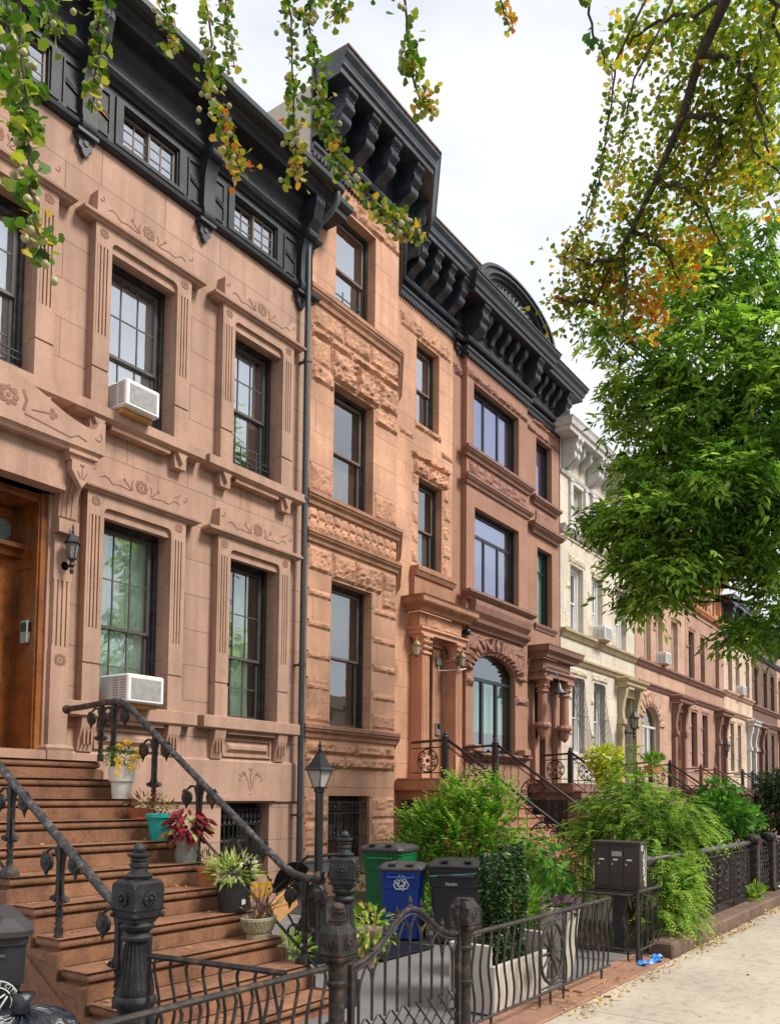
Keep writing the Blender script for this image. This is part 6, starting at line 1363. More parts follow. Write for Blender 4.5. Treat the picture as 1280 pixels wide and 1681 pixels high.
# ================================================================ POTS, PLANTERS, LITTER
def leafmesh(name, P, Dv, S, tmpl, mat, parent, tint, roll=None, curl=0, off=None):
    """P (N,3) positions, Dv (N,3) leaf directions, S (N) sizes; tmpl (k,3) leaf outline: along, side, lift"""
    P = np.asarray(P, float); N_ = len(P); Dv = np.asarray(Dv, float); Dv /= np.linalg.norm(Dv, axis=1)[:, None]+1e-9
    rg = np.random.RandomState(len(name)*7+N_); up = rg.normal(size=(N_, 3))*.55+np.array([0, 0, 1.0]); side = np.cross(Dv, up); side /= np.linalg.norm(side, axis=1)[:, None]+1e-9; nn = np.cross(side, Dv)
    T = np.asarray(tmpl, float); k = len(T); S = np.asarray(S, float)
    V = P[:, None, :]+S[:, None, None]*(T[None, :, 0:1]*Dv[:, None, :]+T[None, :, 1:2]*side[:, None, :]+T[None, :, 2:3]*nn[:, None, :])
    V = V.reshape(-1, 3)
    if parent is not None: V = V-np.array(ORIG.get(root_of(parent).name, (0, 0, 0)))
    me = bpy.data.meshes.new(name); me.vertices.add(N_*k); me.vertices.foreach_set('co', V.ravel()); me.loops.add(N_*k); me.loops.foreach_set('vertex_index', np.arange(N_*k, dtype=np.int32))
    me.polygons.add(N_); me.polygons.foreach_set('loop_start', np.arange(0, N_*k, k, dtype=np.int32)); me.update(calc_edges=True)
    a = me.attributes.new('tint', 'FLOAT', 'FACE'); a.data.foreach_set('value', np.clip(np.asarray(tint, float), 0, 1)); me.materials.append(mat)
    return link(me, name, parent)
OVAL = [(0, 0, 0), (.3, .22, .04), (.7, .2, .03), (1, 0, -.06), (.7, -.2, .03), (.3, -.22, .04)]
LANCE = [(0, 0, 0), (.35, .13, .03), (1, 0, -.10), (.35, -.13, .03)]
FAN = [(-.1, 0, 0), (.12, .08, 0), (.55, .55, .06), (.85, .38, .0), (.98, .1, -.05), (.84, 0, -.02), (.98, -.1, -.05), (.85, -.38, .0), (.55, -.55, .06), (.12, -.08, 0)]
NP = np.random.RandomState(11)
def sph(n, c, r, shell=.3):
    d = NP.normal(size=(n, 3)); d /= np.linalg.norm(d, axis=1)[:, None]; rr = (shell+(1-shell)*NP.rand(n)**.6)[:, None]
    return np.array(c)+d*rr*np.array(r), d
terra = M('terracotta', (.42, .13, .06), .8, .15, 6, .2, 60, grime=.2); teal = M('teal_glaze', (.01, .36, .33), .35, .1, 4, .05, 50)
whitepot = M('white_plastic_pot', (.66, .63, .56), .5, .06, 4, .05, 50, grime=.12); greypot = M('grey_woven_pot', (.27, .255, .24), .75, .12, 40, .6, 30); nurs = M('black_nursery_pot', (.022, .022, .025), .5, .2, 6, .1, 40)
stonepot = M('mossy_cast_stone', (.33, .30, .19), .9, .25, 9, .6, 30, grime=.4)
green_g = leafmat('mid_green_leaves', [(0, (.03, .09, .012)), (.5, (.06, .17, .02)), (1, (.14, .30, .04))]); lime = leafmat('lime_green_leaves', [(0, (.08, .17, .015)), (.5, (.20, .34, .03)), (1, (.42, .52, .08))])
maroon = leafmat('crimson_coleus_leaves', [(0, (.12, .008, .015)), (.6, (.36, .012, .045)), (.8, (.22, .05, .03)), (.86, (.40, .42, .16)), (1, (.55, .60, .25))]); drym = leafmat('dry_brown_stems', [(0, (.10, .05, .025)), (1, (.24, .13, .06))], .1)
varieg = leafmat('variegated_leaves', [(0, (.14, .26, .03)), (.5, (.38, .48, .08)), (1, (.72, .75, .34))]); flowm = leafmat('white_pink_petals', [(0, (.75, .6, .75)), (1, (.85, .83, .85))]); marim = leafmat('marigold_petals', [(0, (.90, .50, .0)), (1, (.98, .72, .02))], .35)
yellowp = leafmat('yellow_green_coleus', [(0, (.30, .38, .02)), (1, (.62, .62, .05))]); darkg = leafmat('dark_green_leaves', [(0, (.012, .035, .010)), (.6, (.03, .08, .02)), (1, (.10, .17, .05))], .25)
def potloc(u, v, X, i):     # on tread i, x = X
    a = onZ(u, v, tz(i)); return float(a[0]), float(a[1]), tz(i)
def pot(u, v, i, label, prof, mat, name='flower_pot', n=20, cat='flower pot', sq=False, dy=.12):
    y = ty(i)+dy+.03; z = tz(i); x = min(5.03, float(onY(u, v, y)[0]))
    t = thing(name, (x, y, z), label, cat, 'potted plants on the stoop', world=False); m = MB(); m.lathe(prof, (0, 0, 0), n, sq=sq); m.build('pot', mat, t, 'auto')
    r = prof[-2][0]; m = MB(); m.lathe([(r*.93, 0), (r*.9, .004)], (0, 0, prof[-1][1]-.03), 12); m.build('soil', soil, t); return t
t = pot(217, 1313, 2, 'white plastic pot of yellow marigolds near the top of the stoop', [(.085, 0), (.10, .16), (.118, .165), (.125, .30), (.115, .30), (.10, .12)][:4]+[(.112, .30), (.105, .29)], whitepot)
p, d = sph(420, (0, 0, .38), (.17, .17, .13), .2); leafmesh('foliage', p, d+NP.normal(size=d.shape)*.5, .028+.03*NP.rand(420), LANCE, green_g, t, NP.rand(420))
mm_ = []
for (a, b, c) in ((-.02, -.1, .53), (.13, -.08, .45), (-.13, -.1, .36), (.05, -.15, .40), (-.02, -.16, .30), (-.14, -.12, .30), (-.17, -.16, .23), (.14, .02, .39), (-.06, -.02, .49)):
    q, dd = sph(60, (a, b, c), (.020, .020, .015), .6); mm_.append((q, dd))
leafmesh('marigold_flowers', np.vstack([a for a, _ in mm_]), np.vstack([b for _, b in mm_]), [.020]*540, OVAL, marim, t, NP.rand(540))
t = pot(238, 1338, 3, 'shallow terracotta bowl of dried stems behind the teal pot', [(.10, 0), (.105, .015), (.09, .02), (.13, .09), (.135, .10), (.12, .10), (.11, .09)], terra, dy=.14)
p, d = sph(130, (.05, 0, .15), (.18, .14, .09), .1); leafmesh('dried_stems', p, d, .04+.05*NP.rand(130), LANCE, drym, t, NP.rand(130)); t2s = t
t = pot(262, 1380, 4, 'glossy teal pot with sparse red-tipped plant', [(.075, 0), (.08, .02), (.10, .12), (.115, .20), (.118, .205), (.130, .205), (.130, .235), (.118, .24), (.11, .22)], teal)
p, d = sph(90, (.03, 0, .30), (.17, .14, .10), .1); leafmesh('foliage', p, d+[0, 0, .6], .03+.04*NP.rand(90), LANCE, maroon, t, NP.rand(90)); p, d = sph(60, (.08, 0, .28), (.15, .14, .07), .1); leafmesh('green_shoots', p, d, .03+.03*NP.rand(60), LANCE, lime, t, NP.rand(60))
t = pot(305, 1417, 5, 'grey woven-look pot overflowing with crimson coleus leaves', [(.085, 0), (.09, .01), (.115, .24), (.12, .25), (.108, .25), (.10, .23)], greypot)
p, d = sph(190, (0, 0, .33), (.20, .19, .15), .55); leafmesh('coleus_leaves', p, d*[1, 1, .3]+[0, 0, -.55], .065+.05*NP.rand(190), OVAL, maroon, t, NP.rand(190)**1.3)
t = pot(340, 1457, 6, 'small terracotta pot half hidden left of the black nursery pot', [(.06, 0), (.085, .13), (.095, .135), (.095, .165), (.085, .165), (.08, .15)], terra)
p, d = sph(120, (0, 0, .21), (.13, .12, .09), .2); leafmesh('foliage', p, d, .03+.04*NP.rand(120), LANCE, darkg, t, NP.rand(120))
t = pot(382, 1500, 7, 'black nursery pot of variegated leaves and white flowers', [(.115, 0), (.12, .02), (.135, .22), (.14, .225), (.14, .245), (.13, .245), (.12, .22)], nurs)
p, d = sph(330, (0, 0, .34), (.22, .21, .13), .3); leafmesh('foliage', p, d+[0, 0, .25], .05+.05*NP.rand(330), LANCE, varieg, t, NP.rand(330)); p, d = sph(50, (0, -.04, .38), (.19, .19, .10), .8); leafmesh('white_flowers', p, d+NP.normal(size=d.shape)*.6, .03+.018*NP.rand(50), OVAL, flowm, t, NP.rand(50))
m = MB(); m.box(-.03, .01, -.134, -.128, .07, .11); m.build('pot_label', signwhite, t)
t = thing('stone_planter', (4.98, ty(8)+.15, tz(8)), 'oval cast stone planter with basket weave and dead brown stems', 'planter', 'potted plants on the stoop', world=False)
m = MB(); pf = [(.10, 0), (.105, .03), (.095, .04), (.13, .09), (.145, .14), (.15, .145), (.15, .165), (.14, .17), (.125, .15)]
m.lathe(pf, (0, 0, 0), 28)
for k in range(26):
    a = 2*math.pi*k/26
    for s_ in (-1, 1): m.tube([(.112*math.cos(a-s_*.12), .112*math.sin(a-s_*.12), .055), (.146*math.cos(a+s_*.12), .146*math.sin(a+s_*.12), .135)], .006, 4)
m.v = [(a*1.12, b*.8, c) for a, b, c in m.v]; m.build('pot', stonepot, t, 'auto')
m = MB(); 
for k in range(40):
    a = NP.rand()*6.28; r = NP.rand()*.10; h_ = .1+.25*NP.rand(); dx, dy_ = NP.normal(size=2)*.09; m.tube([(r*math.cos(a), r*math.sin(a), .14), (r*math.cos(a)+dx*.5, r*math.sin(a)+dy_*.5, .14+h_*.6), (r*math.cos(a)+dx*1.5, r*math.sin(a)+dy_*1.5, .14+h_)], [.004, .003, .002], 4)
m.build('dead_stems', M('dead_stem', (.13, .075, .04), .8, .3, 20), t)
p, d = sph(160, (0, 0, .24), (.2, .12, .14), .2); leafmesh('withered_leaves', p, d, .015+.02*NP.rand(160), LANCE, drym, t, NP.rand(160))
# concrete planter with upright ivy columns
conc = M('smooth_cast_concrete', (.52, .47, .40), .8, .06, 1.5, .08, 60, grime=.08)
cx_, cy_, CH = 5.66, 3.05, .37
t = thing('concrete_planter', (cx_, cy_, 0), 'pale rectangular concrete planter just behind the wavy railing right of the gate', 'planter')
m = MB(); a, b = cx_, cx_+.92; c, d_ = cy_, cy_+.40; w_ = .04
m.bbox(a, b, c, c+w_, 0.01, CH, .006); m.bbox(a, b, d_-w_, d_, .01, .52, .006); m.bbox(a, a+w_, c+w_, d_-w_, .01, .52, .006); m.bbox(b-w_, b, c+w_, d_-w_, .01, .52, .006); m.build('box', conc, t); part('soil', soil, t, (a+w_, b-w_, c+w_, d_-w_, .05, CH-.06))
def cyl_pts(n, x, y, z0, z1, r):
    th = NP.rand(n)*6.28; z = z0+(z1-z0)*NP.rand(n); rr = r*(.55+.45*NP.rand(n)**.5)*(1+.22*np.sin(z*9+x*5)); d = np.stack([np.cos(th), np.sin(th), np.full(n, -.3)], 1); return np.stack([x+rr*np.cos(th), y+rr*np.sin(th), z], 1), d
ivym = leafmat('ivy_leaves', [(0, (.012, .035, .010)), (.65, (.03, .075, .02)), (.9, (.09, .17, .05)), (1, (.35, .40, .2))], .2, .45)
for k, (dx, dz, lb) in enumerate(((.38, 1.20, 'left'), (.66, 1.25, 'right'))):
    tt = thing('ivy_column', (cx_+dx, cy_+.2, .32), lb+' of two narrow ivy-covered columns in the concrete planter', 'ivy'); n = 3600
    p, d = cyl_pts(n, cx_+dx, cy_+.2, .26, dz, .10); leafmesh('leaves', p, d, .028+.024*NP.rand(n), OVAL, ivym, tt, NP.rand(n)); m = MB(); m.tube([(cx_+dx, cy_+.2, .3), (cx_+dx, cy_+.2, dz-.15)], .02, 6); m.build('stem', soil, tt)
# black tapered planter with bright shrub
bc = onY(856, 1538, 3.45); bx, by = float(bc[0])+.06, 3.62; bh = float(bc[2])
t = thing('black_planter', (bx, by, 0), 'large black tapered planter behind the wheel ornament', 'planter', world=False)
m = MB(); m.lathe([(.17, .0), (.18, .03), (.24, bh-.08), (.27, bh-.07), (.27, bh), (.25, bh), (.23, bh-.06)], (0, 0, 0), 4, sq=True); m.build('pot', nurs, t); m = MB(); m.lathe([(.23, bh-.06), (.2, bh-.055)], (0, 0, 0), 4, sq=True); m.build('soil', soil, t)
t = thing('planter_shrub', (bx, by, bh-.05), 'bright glossy green shrub growing in the black tapered planter', 'shrub'); n = 1500
p, d = sph(n, (bx+.16, by, bh+.22), (.34, .26, .22), .2); leafmesh('leaves', p, d+[0, 0, .5], .045+.045*NP.rand(n), LANCE, leafmat('glossy_shrub_leaves', [(0, (.04, .12, .012)), (.5, (.10, .25, .02)), (1, (.30, .50, .05))], .35, .35), t, NP.rand(n)); m = MB(); [m.tube([(bx, by, bh-.06), (bx+.2*math.cos(a), by+.2*math.sin(a), bh+.3)], .008, 4) for a in range(6)]; m.build('stems', M2('raw_pine'), t)
tc_ = onZ(945, 1500, .60); t = thing('cream_planter', (float(tc_[0])+.1, float(tc_[1])+.2, 0), 'tall tapered cream planter with purple leaves behind the right end of the railing', 'planter', world=False)
m = MB(); m.lathe([(.12, 0), (.125, .02), (.19, .58), (.20, .60), (.18, .60), (.17, .57)], (0, 0, 0), 4, sq=True); m.build('pot', conc, t)
p, d = sph(160, (0, 0, .64), (.22, .2, .08), .3); leafmesh('foliage', p, d, .04+.04*NP.rand(160), OVAL, leafmat('purple_leaves', [(0, (.05, .02, .05)), (1, (.22, .12, .2))]), t, NP.rand(160))
# odds and ends in the areaway
sx_, sy_ = float(onY(492, 1500, 5.9)[0]), 5.9
t = thing('folded_stroller', (sx_, sy_, 0), 'black folded stroller with hood behind the lower end of the handrail', 'stroller', world=False)
strm = M('black_fabric', (.018, .018, .02), .8, .2, 9, .3, 40)
m = MB(); m.grid(lambda u, v: (-.24+.48*v, -.15+.32*math.cos(math.pi*u*.75), .62+.34*math.sin(math.pi*u*.75)), 12, 6); m.grid(lambda u, v: (-.22+.44*v, -.05-.28*u+.0, .70-.5*u), 6, 4); m.build('hood_and_seat', strm, t, True)
m = MB(); [m.tube([(s_*.24, .3, .12), (s_*.24, -.2, .95), (s_*.24, -.3, 1.02)], .014, 6) for s_ in (-1, 1)]; m.tube([(-.24, -.3, 1.02), (.24, -.3, 1.02)], .018, 6); [m.tube([(s_*.24, -.3, .12), (s_*.24, .25, .8)], .012, 6) for s_ in (-1, 1)]; m.build('frame', blacksash, t)
for s_ in (-1, 1):
    for yy in (-.32, .3): m = MB(); m.tube([(s_*.27, yy+.11*math.cos(a), .12+.11*math.sin(a)) for a in np.linspace(0, 6.283, 15)], .016, 5, cap=False); m.lathe([(.02, -.02), (.02, .02)], (s_*.27, yy, .12), 8, 'x'); m.build('wheel', blacksash, t)
q = onY(425, 1462, 6.0); t = thing('folding_chair', (float(q[0]), 6.0, 0), 'small folding chair with two yellow slats behind the stone planter', 'chair', world=False); zc_ = float(q[2])
yel = M('yellow_slat', (.62, .33, .03), .6, .15, 6, .1); m = MB(); [m.box(-.17, .17, -.01, .01, zc_-.07+k*.085, zc_-.01+k*.085) for k in range(2)]; m.build('back_slats', yel, t)
m = MB(); [m.tube([(s_*.17, .15, 0), (s_*.17, 0, zc_+.1)], .011, 5) for s_ in (-1, 1)]; [m.tube([(s_*.16, -.2, 0), (s_*.16, .1, .45)], .011, 5) for s_ in (-1, 1)]; m.build('frame', blacksash, t); m = MB(); m.box(-.16, .16, -.2, .1, .43, .445); m.build('seat', yel, t)
q = onY(465, 1482, 5.6); m = MB(); m.M = Matrix.Translation((float(q[0]), 5.6, float(q[2])-.02)) @ Matrix.Rotation(R(-28), 4, 'Y'); m.bbox(-.17, .17, -.02, .02, -.11, .11, .005); t = m.build('leaning_board', M('orange_plywood', (.50, .26, .09), .7, .25, 9, .2, 40, grime=.3)); setp(t, 'tilted orange-brown board leaning behind the stone planter', 'board')
t = thing('low_bushy_plant', (6.9, 5.0, 0), 'leafy yellow-green plant with pinkish leaves between the newel and the gate', 'plant'); lx = onY(600, 1500, 4.9)
n = 300; p, d = sph(n, (float(lx[0])+.1, 4.9, .34), (.26, .2, .24), .3); leafmesh('leaves', p, d+[0, 0, -.3], .05+.04*NP.rand(n), OVAL, leafmat('yellowing_leaves', [(0, (.12, .26, .02)), (.6, (.32, .48, .06)), (.8, (.50, .40, .14)), (1, (.62, .33, .16))]), t, NP.rand(n)); m = MB(); [m.tube([(float(lx[0])+.1, 4.9, 0), (float(lx[0])+.1+.12*math.cos(a), 4.9+.12*math.sin(a), .5)], .006, 4) for a in range(5)]; m.build('stems', M2('raw_pine'), t)
lx = onY(475, 1530, 5.3); t = thing('grassy_plant', (float(lx[0]), 5.3, 0), 'green strappy plant low behind the stone planter', 'plant'); n = 150; p, d = sph(n, (float(lx[0]), 5.3, .22), (.26, .2, .18), .1); leafmesh('leaves', p, d+[0, 0, .3], .06+.07*NP.rand(n), LANCE, lime, t, NP.rand(n))
# pavers, bag, toy, stake in the sandstone garden
q = onY(890, 1408, 6.8); o = MB(); o.M = Matrix.Translation((float(q[0]), 6.8, float(q[2]))); o.bbox(-.3, .3, -.2, .2, -.14, .14, .05); t = o.build('rough_stone_block', stone3r); setp(t, 'rough brown stone block at the foot of the sandstone stoop', 'stone')
q = onY(948, 1420, 6.0)
for k in range(5):
    mm2 = MB(); xx, zz = float(q[0])+(-.2, .15, .0, .3, .55)[k], (.35, .35, .55, .55, .40)[k]; mm2.M = Matrix.Translation((xx, 6.0+.1*k, zz)) @ Matrix.Rotation(R(8*k-14), 4, 'Z'); mm2.bbox(-.14, .14, -.1, .1, -.09, .09, .02); o = mm2.build('paving_block', terra); setp(o, ['left lower', 'middle lower', 'left upper', 'right upper', 'rightmost'][k]+' red-brown block in the small stack beside the mailbox', 'block', 'stacked red blocks')
t = thing('plastic_bag', (float(q[0])-.05, 5.8, .70), 'crumpled white plastic bag on the stacked red blocks', 'bag', world=False); lump('bag', whitesash, t, (0, 0, 0), .16, 1.4, .55, 5, .5, 16, False)
q = onY(928, 1400, 6.1); m = MB(); z_ = float(q[2]); x_ = float(q[0]); t = thing('toy_bottle', (x_, 6.1, z_-.12), 'small yellow bottle with red cap near the blocks', 'bottle', world=False)
m = MB(); m.lathe([(.04, 0), (.045, .02), (.045, .14), (.02, .18), (.02, .19)], (0, 0, 0), 10); m.build('body', yel, t); m = MB(); m.lathe([(.03, .19), (.03, .23)], (0, 0, 0), 10); m.build('cap', M('red_cap', (.55, .02, .015), .4, .05), t)
a_, b_ = onY(930, 1360, 5.6), onY(918, 1470, 5.5); m = MB(); m.tube([tuple(map(float, b_)), tuple(map(float, a_))], .012, 5); o = m.build('bamboo_stake', M('bamboo', (.50, .30, .09), .6, .2, 9)); setp(o, 'thin tan bamboo stake rising behind the low garden railing', 'stake')
q = onZ(1070, 1581, .01); m = MB(); m.grid(lambda u, v: (float(q[0])-.25+.6*u, float(q[1])-.04+.09*v+.03*math.sin(u*9), .02+.018*math.sin(u*17+v*5)+.01*v), 18, 3); o = m.build('blue_plastic_strip', M('blue_plastic', (.01, .16, .50), .35, .2, 20)); setp(o, 'crumpled strip of bright blue plastic on the ground by the kerb end', 'litter')
q = onZ(1200, 1483, .15); m = MB(); m.grid(lambda u, v: (15.3+.7*u, 2.86+.1*v, .16+.02*math.sin(u*14+v*3)), 12, 3); o = m.build('paper_scrap', whitesash); setp(o, 'white scrap of paper on the stone kerb beyond the fence posts', 'litter')
m = MB(); m.bbox(6.8, 7.75, 4.9, 5.75, .02, .035, .004); o = m.build('rubber_mat', blacksash); setp(o, 'dark round-cornered mat on the paving in front of the bins', 'mat')
# fallen leaves: hundreds, loose
n = 620; xs_ = 6+16*NP.rand(n)**1.2; ys_ = 2.66-.16*NP.rand(n)**1.5*(1+.0*xs_); P = np.stack([xs_, ys_, np.full(n, .012)], 1)
n2_ = 170; P2 = np.stack([9.2+6*NP.rand(n2_), 2.50+.2*NP.rand(n2_), np.full(n2_, .015)], 1); n3 = 26; P3 = np.stack([5.5+10*NP.rand(n3), .3+2.3*NP.rand(n3), np.full(n3, .01)], 1)
P4 = np.array([[SX0+.1+1.5*NP.rand(), ty(i)+.31-.07-.06*NP.rand(), tz(i)+.012] for i in range(4, 11) for _ in range(11)]); P5 = np.array([[6+2.8*NP.rand(), 2.72+.3*NP.rand(), .022] for _ in range(70)])
P = np.vstack([P, P2, P3, P4, P5]); n = len(P); D_ = NP.normal(size=(n, 3))*[1, 1, .25]
o = leafmesh('fallen_leaves', P, D_, .025+.03*NP.rand(n), OVAL, leafmat('dry_fallen_leaves', [(0, (.25, .12, .03)), (.5, (.48, .28, .07)), (1, (.62, .42, .14))], .15), None, NP.rand(n)); setp(o, 'dry yellow and brown leaves along the kerb and on the steps', 'fallen leaves', kind='stuff')
# ================================================================ SHRUBS AND TREES
def blob_leaves(t, name, ells, n, size, tmpl, mat, lift=0, shell=.2, szv=.7, dirmix=.4):
    tot = sum(e[6] for e in ells); PP = []; DD = []
    for (x, y, z, rx, ry, rz_, w) in ells:
        k = int(n*w/tot); p, d = sph(k, (x, y, z), (rx, ry, rz_), shell); PP.append(p); DD.append(d+NP.normal(size=d.shape)*dirmix+np.array([0, 0, lift]))
    P = np.vstack(PP); D_ = np.vstack(DD); return leafmesh(name, P, D_, size*(1+szv*(NP.rand(len(P))-.5)), tmpl, mat, t, NP.rand(len(P)))
def stems(t, pts0, ells, r, mat, name='stems'):
    m = MB()
    for e in ells:
        a = Vector(pts0); b = Vector(e[:3]); mid = (a+b)/2+Vector((rnd.uniform(-.1, .1), rnd.uniform(-.1, .1), .1)); m.tube([a, mid, b], [r, r*.7, r*.35], 5)
    return m.build(name, mat, t)
def frond_spray(t, name, ells, nf, ln, ls, mat, up=0.0, droop=.5, pairs=9, tmpl=None, flat=.25):
    tot = sum(e[6] for e in ells); PP = []; DD = []; SS = []; TT = []
    for (x, y, z, rx, ry, rz_, w) in ells:
        k = int(nf*w/tot); p, d = sph(k, (x, y, z), (rx, ry, rz_), .15); d = d*[1, 1, flat]+NP.normal(size=d.shape)*.35+np.array([0, 0, up]); d /= np.linalg.norm(d, axis=1)[:, None]
        sd = np.cross(d, [0, 0, 1.]); sd /= np.linalg.norm(sd, axis=1)[:, None]+1e-6; L_ = ln*(.6+.8*NP.rand(k)); base = NP.rand(k)*.5
        for i in range(pairs):
            f = (i+.5)/pairs; c = p+d*(L_*f)[:, None]-np.array([0, 0, 1.])*(droop*L_*f*f)[:, None]; dd = d-np.array([0, 0, 1.])*droop*f*1.2
            for s_ in (-1, 1): PP.append(c); DD.append(dd*.8+sd*s_*.75); SS.append(ls*(1.25-.7*f)*(.8+.4*NP.rand(k))); TT.append(base+.5*f+.08*NP.normal(size=k))
    return leafmesh(name, np.vstack(PP), np.vstack(DD), np.concatenate(SS), tmpl or LANCE, mat, t, np.concatenate(TT))
bark = M('dark_bark', (.065, .048, .036), .9, .35, 8, .9, 25, 0, grime=.3)
def around(u, v, dist, ru, rv, rd, w):       # a clump at a sight line and distance, sized in metres
    p = atD(u, v, dist); k = dist/FPX; return (float(p[0]), float(p[1]), float(p[2]), ru*k, rd, rv*k, w)
nand = leafmat('nandina_leaves', [(0, (.04, .12, .012)), (.4, (.12, .28, .025)), (.75, (.30, .50, .05)), (.93, (.46, .64, .14)), (1, (.46, .38, .16))], .45)
E_ = [around(700, 1395, 11.5, 42, 40, .5, 3), around(755, 1370, 11.3, 50, 55, .6, 5), around(800, 1350, 11.2, 40, 45, .5, 3), around(745, 1318, 11.3, 16, 38, .25, 1.1), around(712, 1345, 11.4, 18, 28, .3, 1), around(790, 1315, 11.2, 30, 26, .3, 1.1), around(815, 1300, 11.1, 14, 14, .2, .5), around(685, 1350, 11.5, 16, 24, .3, .7), around(760, 1295, 11.3, 9, 16, .15, .3), around(820, 1420, 11, 30, 40, .4, 2), around(700, 1440, 11.3, 35, 40, .4, 2)]
c0 = atD(755, 1480, 11.3); t = thing('nandina_shrub', (float(c0[0]), float(c0[1]), 0), 'big feathery light green shrub behind the three bins', 'shrub'); frond_spray(t, 'leaves', E_, 1500, .26, .05, nand, .9, .15, 6, OVAL, 1.0); stems(t, (float(c0[0]), float(c0[1]), 0), E_, .015, bark)
cyp = leafmat('cypress_fronds', [(0, (.05, .12, .02)), (.35, (.13, .25, .03)), (.75, (.33, .47, .07)), (1, (.54, .64, .14))], .42)
SPRAY = [(0, 0, 0), (.25, .22, .02), (.32, .07, .02), (.6, .30, .0), (.62, .08, .0), (1, .10, -.12), (1.05, 0, -.14), (1, -.10, -.12), (.62, -.08, .0), (.6, -.30, .0), (.32, -.07, .02), (.25, -.22, .02)]
E_ = [around(1035, 1330, 10.8, 55, 42, .7, 4), around(1000, 1375, 10.7, 45, 40, .6, 3), around(1075, 1345, 10.5, 50, 45, .7, 4), around(1030, 1290, 10.9, 26, 22, .4, 1.2), around(1105, 1365, 10.6, 34, 34, .4, 2.4), around(1085, 1440, 10.0, 28, 50, .25, 2), around(1105, 1480, 9.35, 34, 42, .16, 1.8), around(1085, 1420, 9.5, 36, 26, .14, 1.1), around(1125, 1450, 9.7, 26, 30, .14, .8), around(1075, 1510, 9.1, 16, 30, .1, .4), around(1130, 1500, 9.5, 20, 22, .12, .8), around(1120, 1440, 9.7, 24, 24, .15, .8), around(1080, 1400, 10.3, 40, 36, .35, 2.4), around(965, 1360, 10.8, 18, 16, .3, .6), around(1045, 1250, 11.2, 22, 22, .3, .45), (10.4, 4.6, .7, .8, .5, .6, 3)]
c0 = atD(1040, 1440, 10.9); t = thing('cypress_shrub', (float(c0[0]), float(c0[1]), 0), 'feathery false cypress spilling through the fence behind the mailbox', 'shrub'); frond_spray(t, 'fronds', E_, 2100, .26, .07, cyp, .05, .55); stems(t, (float(c0[0]), float(c0[1]), 0), E_, .022, bark)
hyd = leafmat('broad_leaves', [(0, (.03, .10, .015)), (.6, (.08, .24, .03)), (1, (.22, .42, .07))], .42)
E_ = [around(1180, 1340, 14.2, 45, 36, .5, 4), around(1140, 1365, 13.4, 38, 32, .45, 3), around(1212, 1345, 14.6, 24, 26, .4, 2), around(1180, 1295, 14.4, 14, 16, .3, .7), around(1150, 1395, 13.2, 36, 20, .4, 2), around(1205, 1380, 14.2, 20, 16, .3, 1)]
c0 = atD(1175, 1430, 14); t = thing('broadleaf_shrub', (float(c0[0]), float(c0[1]), 0), 'dark broad-leaved shrub above the round fence rail left of the square posts', 'shrub'); blob_leaves(t, 'leaves', E_, 3000, .13, OVAL, hyd, -.2, .3); stems(t, (float(c0[0]), float(c0[1]), 0), E_, .02, bark)
E_ = [around(1272, 1335, 16, 22, 48, .6, 3), around(1290, 1300, 16, 20, 40, .6, 3)]
c0 = atD(1285, 1400, 16); t = thing('dark_evergreen', (float(c0[0]), float(c0[1]), 0), 'small dark evergreen at the right edge beyond the fence posts', 'tree'); blob_leaves(t, 'crown', E_, 2400, .10, SPRAY, leafmat('dark_evergreen_fronds', [(0, (.008, .025, .008)), (1, (.045, .10, .02))], .15), 0, .2); stems(t, (float(c0[0]), float(c0[1]), 0), E_, .05, bark, 'trunk')
gardm = leafmat('garden_weeds', [(0, (.03, .09, .01)), (.5, (.10, .24, .02)), (1, (.28, .46, .06))])
t = thing('garden_plants', (9.5, 6, 0), 'mixed green ground plants behind the low black garden railing', 'plants'); t['kind'] = 'stuff'
E_ = [(8.9+i*.42, 5.5+.5*math.sin(i*2.1), .28, .36, .6, .34, 1) for i in range(9)]+[(9.2+i*.7, 6.8, .3, .4, .5, .4, 1) for i in range(5)]+[(8.9, 4.4, .3, .4, .5, .35, 1)]
o = blob_leaves(t, 'leaves', E_, 6500, .085, LANCE, gardm, .5, .1)
E_ = [around(878, 1400, 9.8, 14, 50, .2, 1), around(905, 1425, 9.6, 16, 40, .2, 1), around(918, 1450, 9.2, 14, 40, .15, 1)]
c0 = atD(890, 1470, 9.7); t = thing('climbing_vine_plant', (float(c0[0]), float(c0[1]), 0), 'thin climbing plant with big drooping leaves on the bamboo stake', 'plant'); blob_leaves(t, 'leaves', E_, 160, .13, OVAL, hyd, -.7, .3); stems(t, (float(c0[0]), float(c0[1]), 0), E_, .012, bark)
E_ = [around(992, 1245, 18, 20, 22, .4, 2), around(1000, 1268, 17.8, 14, 16, .3, 1)]
t = thing('coleus_tub', (27.0-.9, 8.8, 1.98), 'bright yellow-green coleus in a tub at the top of the cream house stoop', 'plant'); pc = atD(992, 1272, 18); o_ = blob_leaves(t, 'leaves', E_, 900, .11, OVAL, yellowp, -.2, .3); m = MB(); m.lathe([(.16, -.3), (.22, 0), (.2, 0)], tuple(map(float, pc)), 12); m.build('tub', terra, t)
E_ = [around(1072, 1247, 24, 18, 6, .3, 1)]
t = thing('window_box_plant', (31.5, 8.8, 2), 'grassy plant in a reddish box on the pink house landing', 'plant'); blob_leaves(t, 'leaves', E_, 260, .16, LANCE, gardm, .9, .1); pc = atD(1072, 1258, 24); part('planter_box', terra, t, (float(pc[0])-.45, float(pc[0])+.45, float(pc[1])-.12, float(pc[1])+.12, float(pc[2])-.2, float(pc[2])))
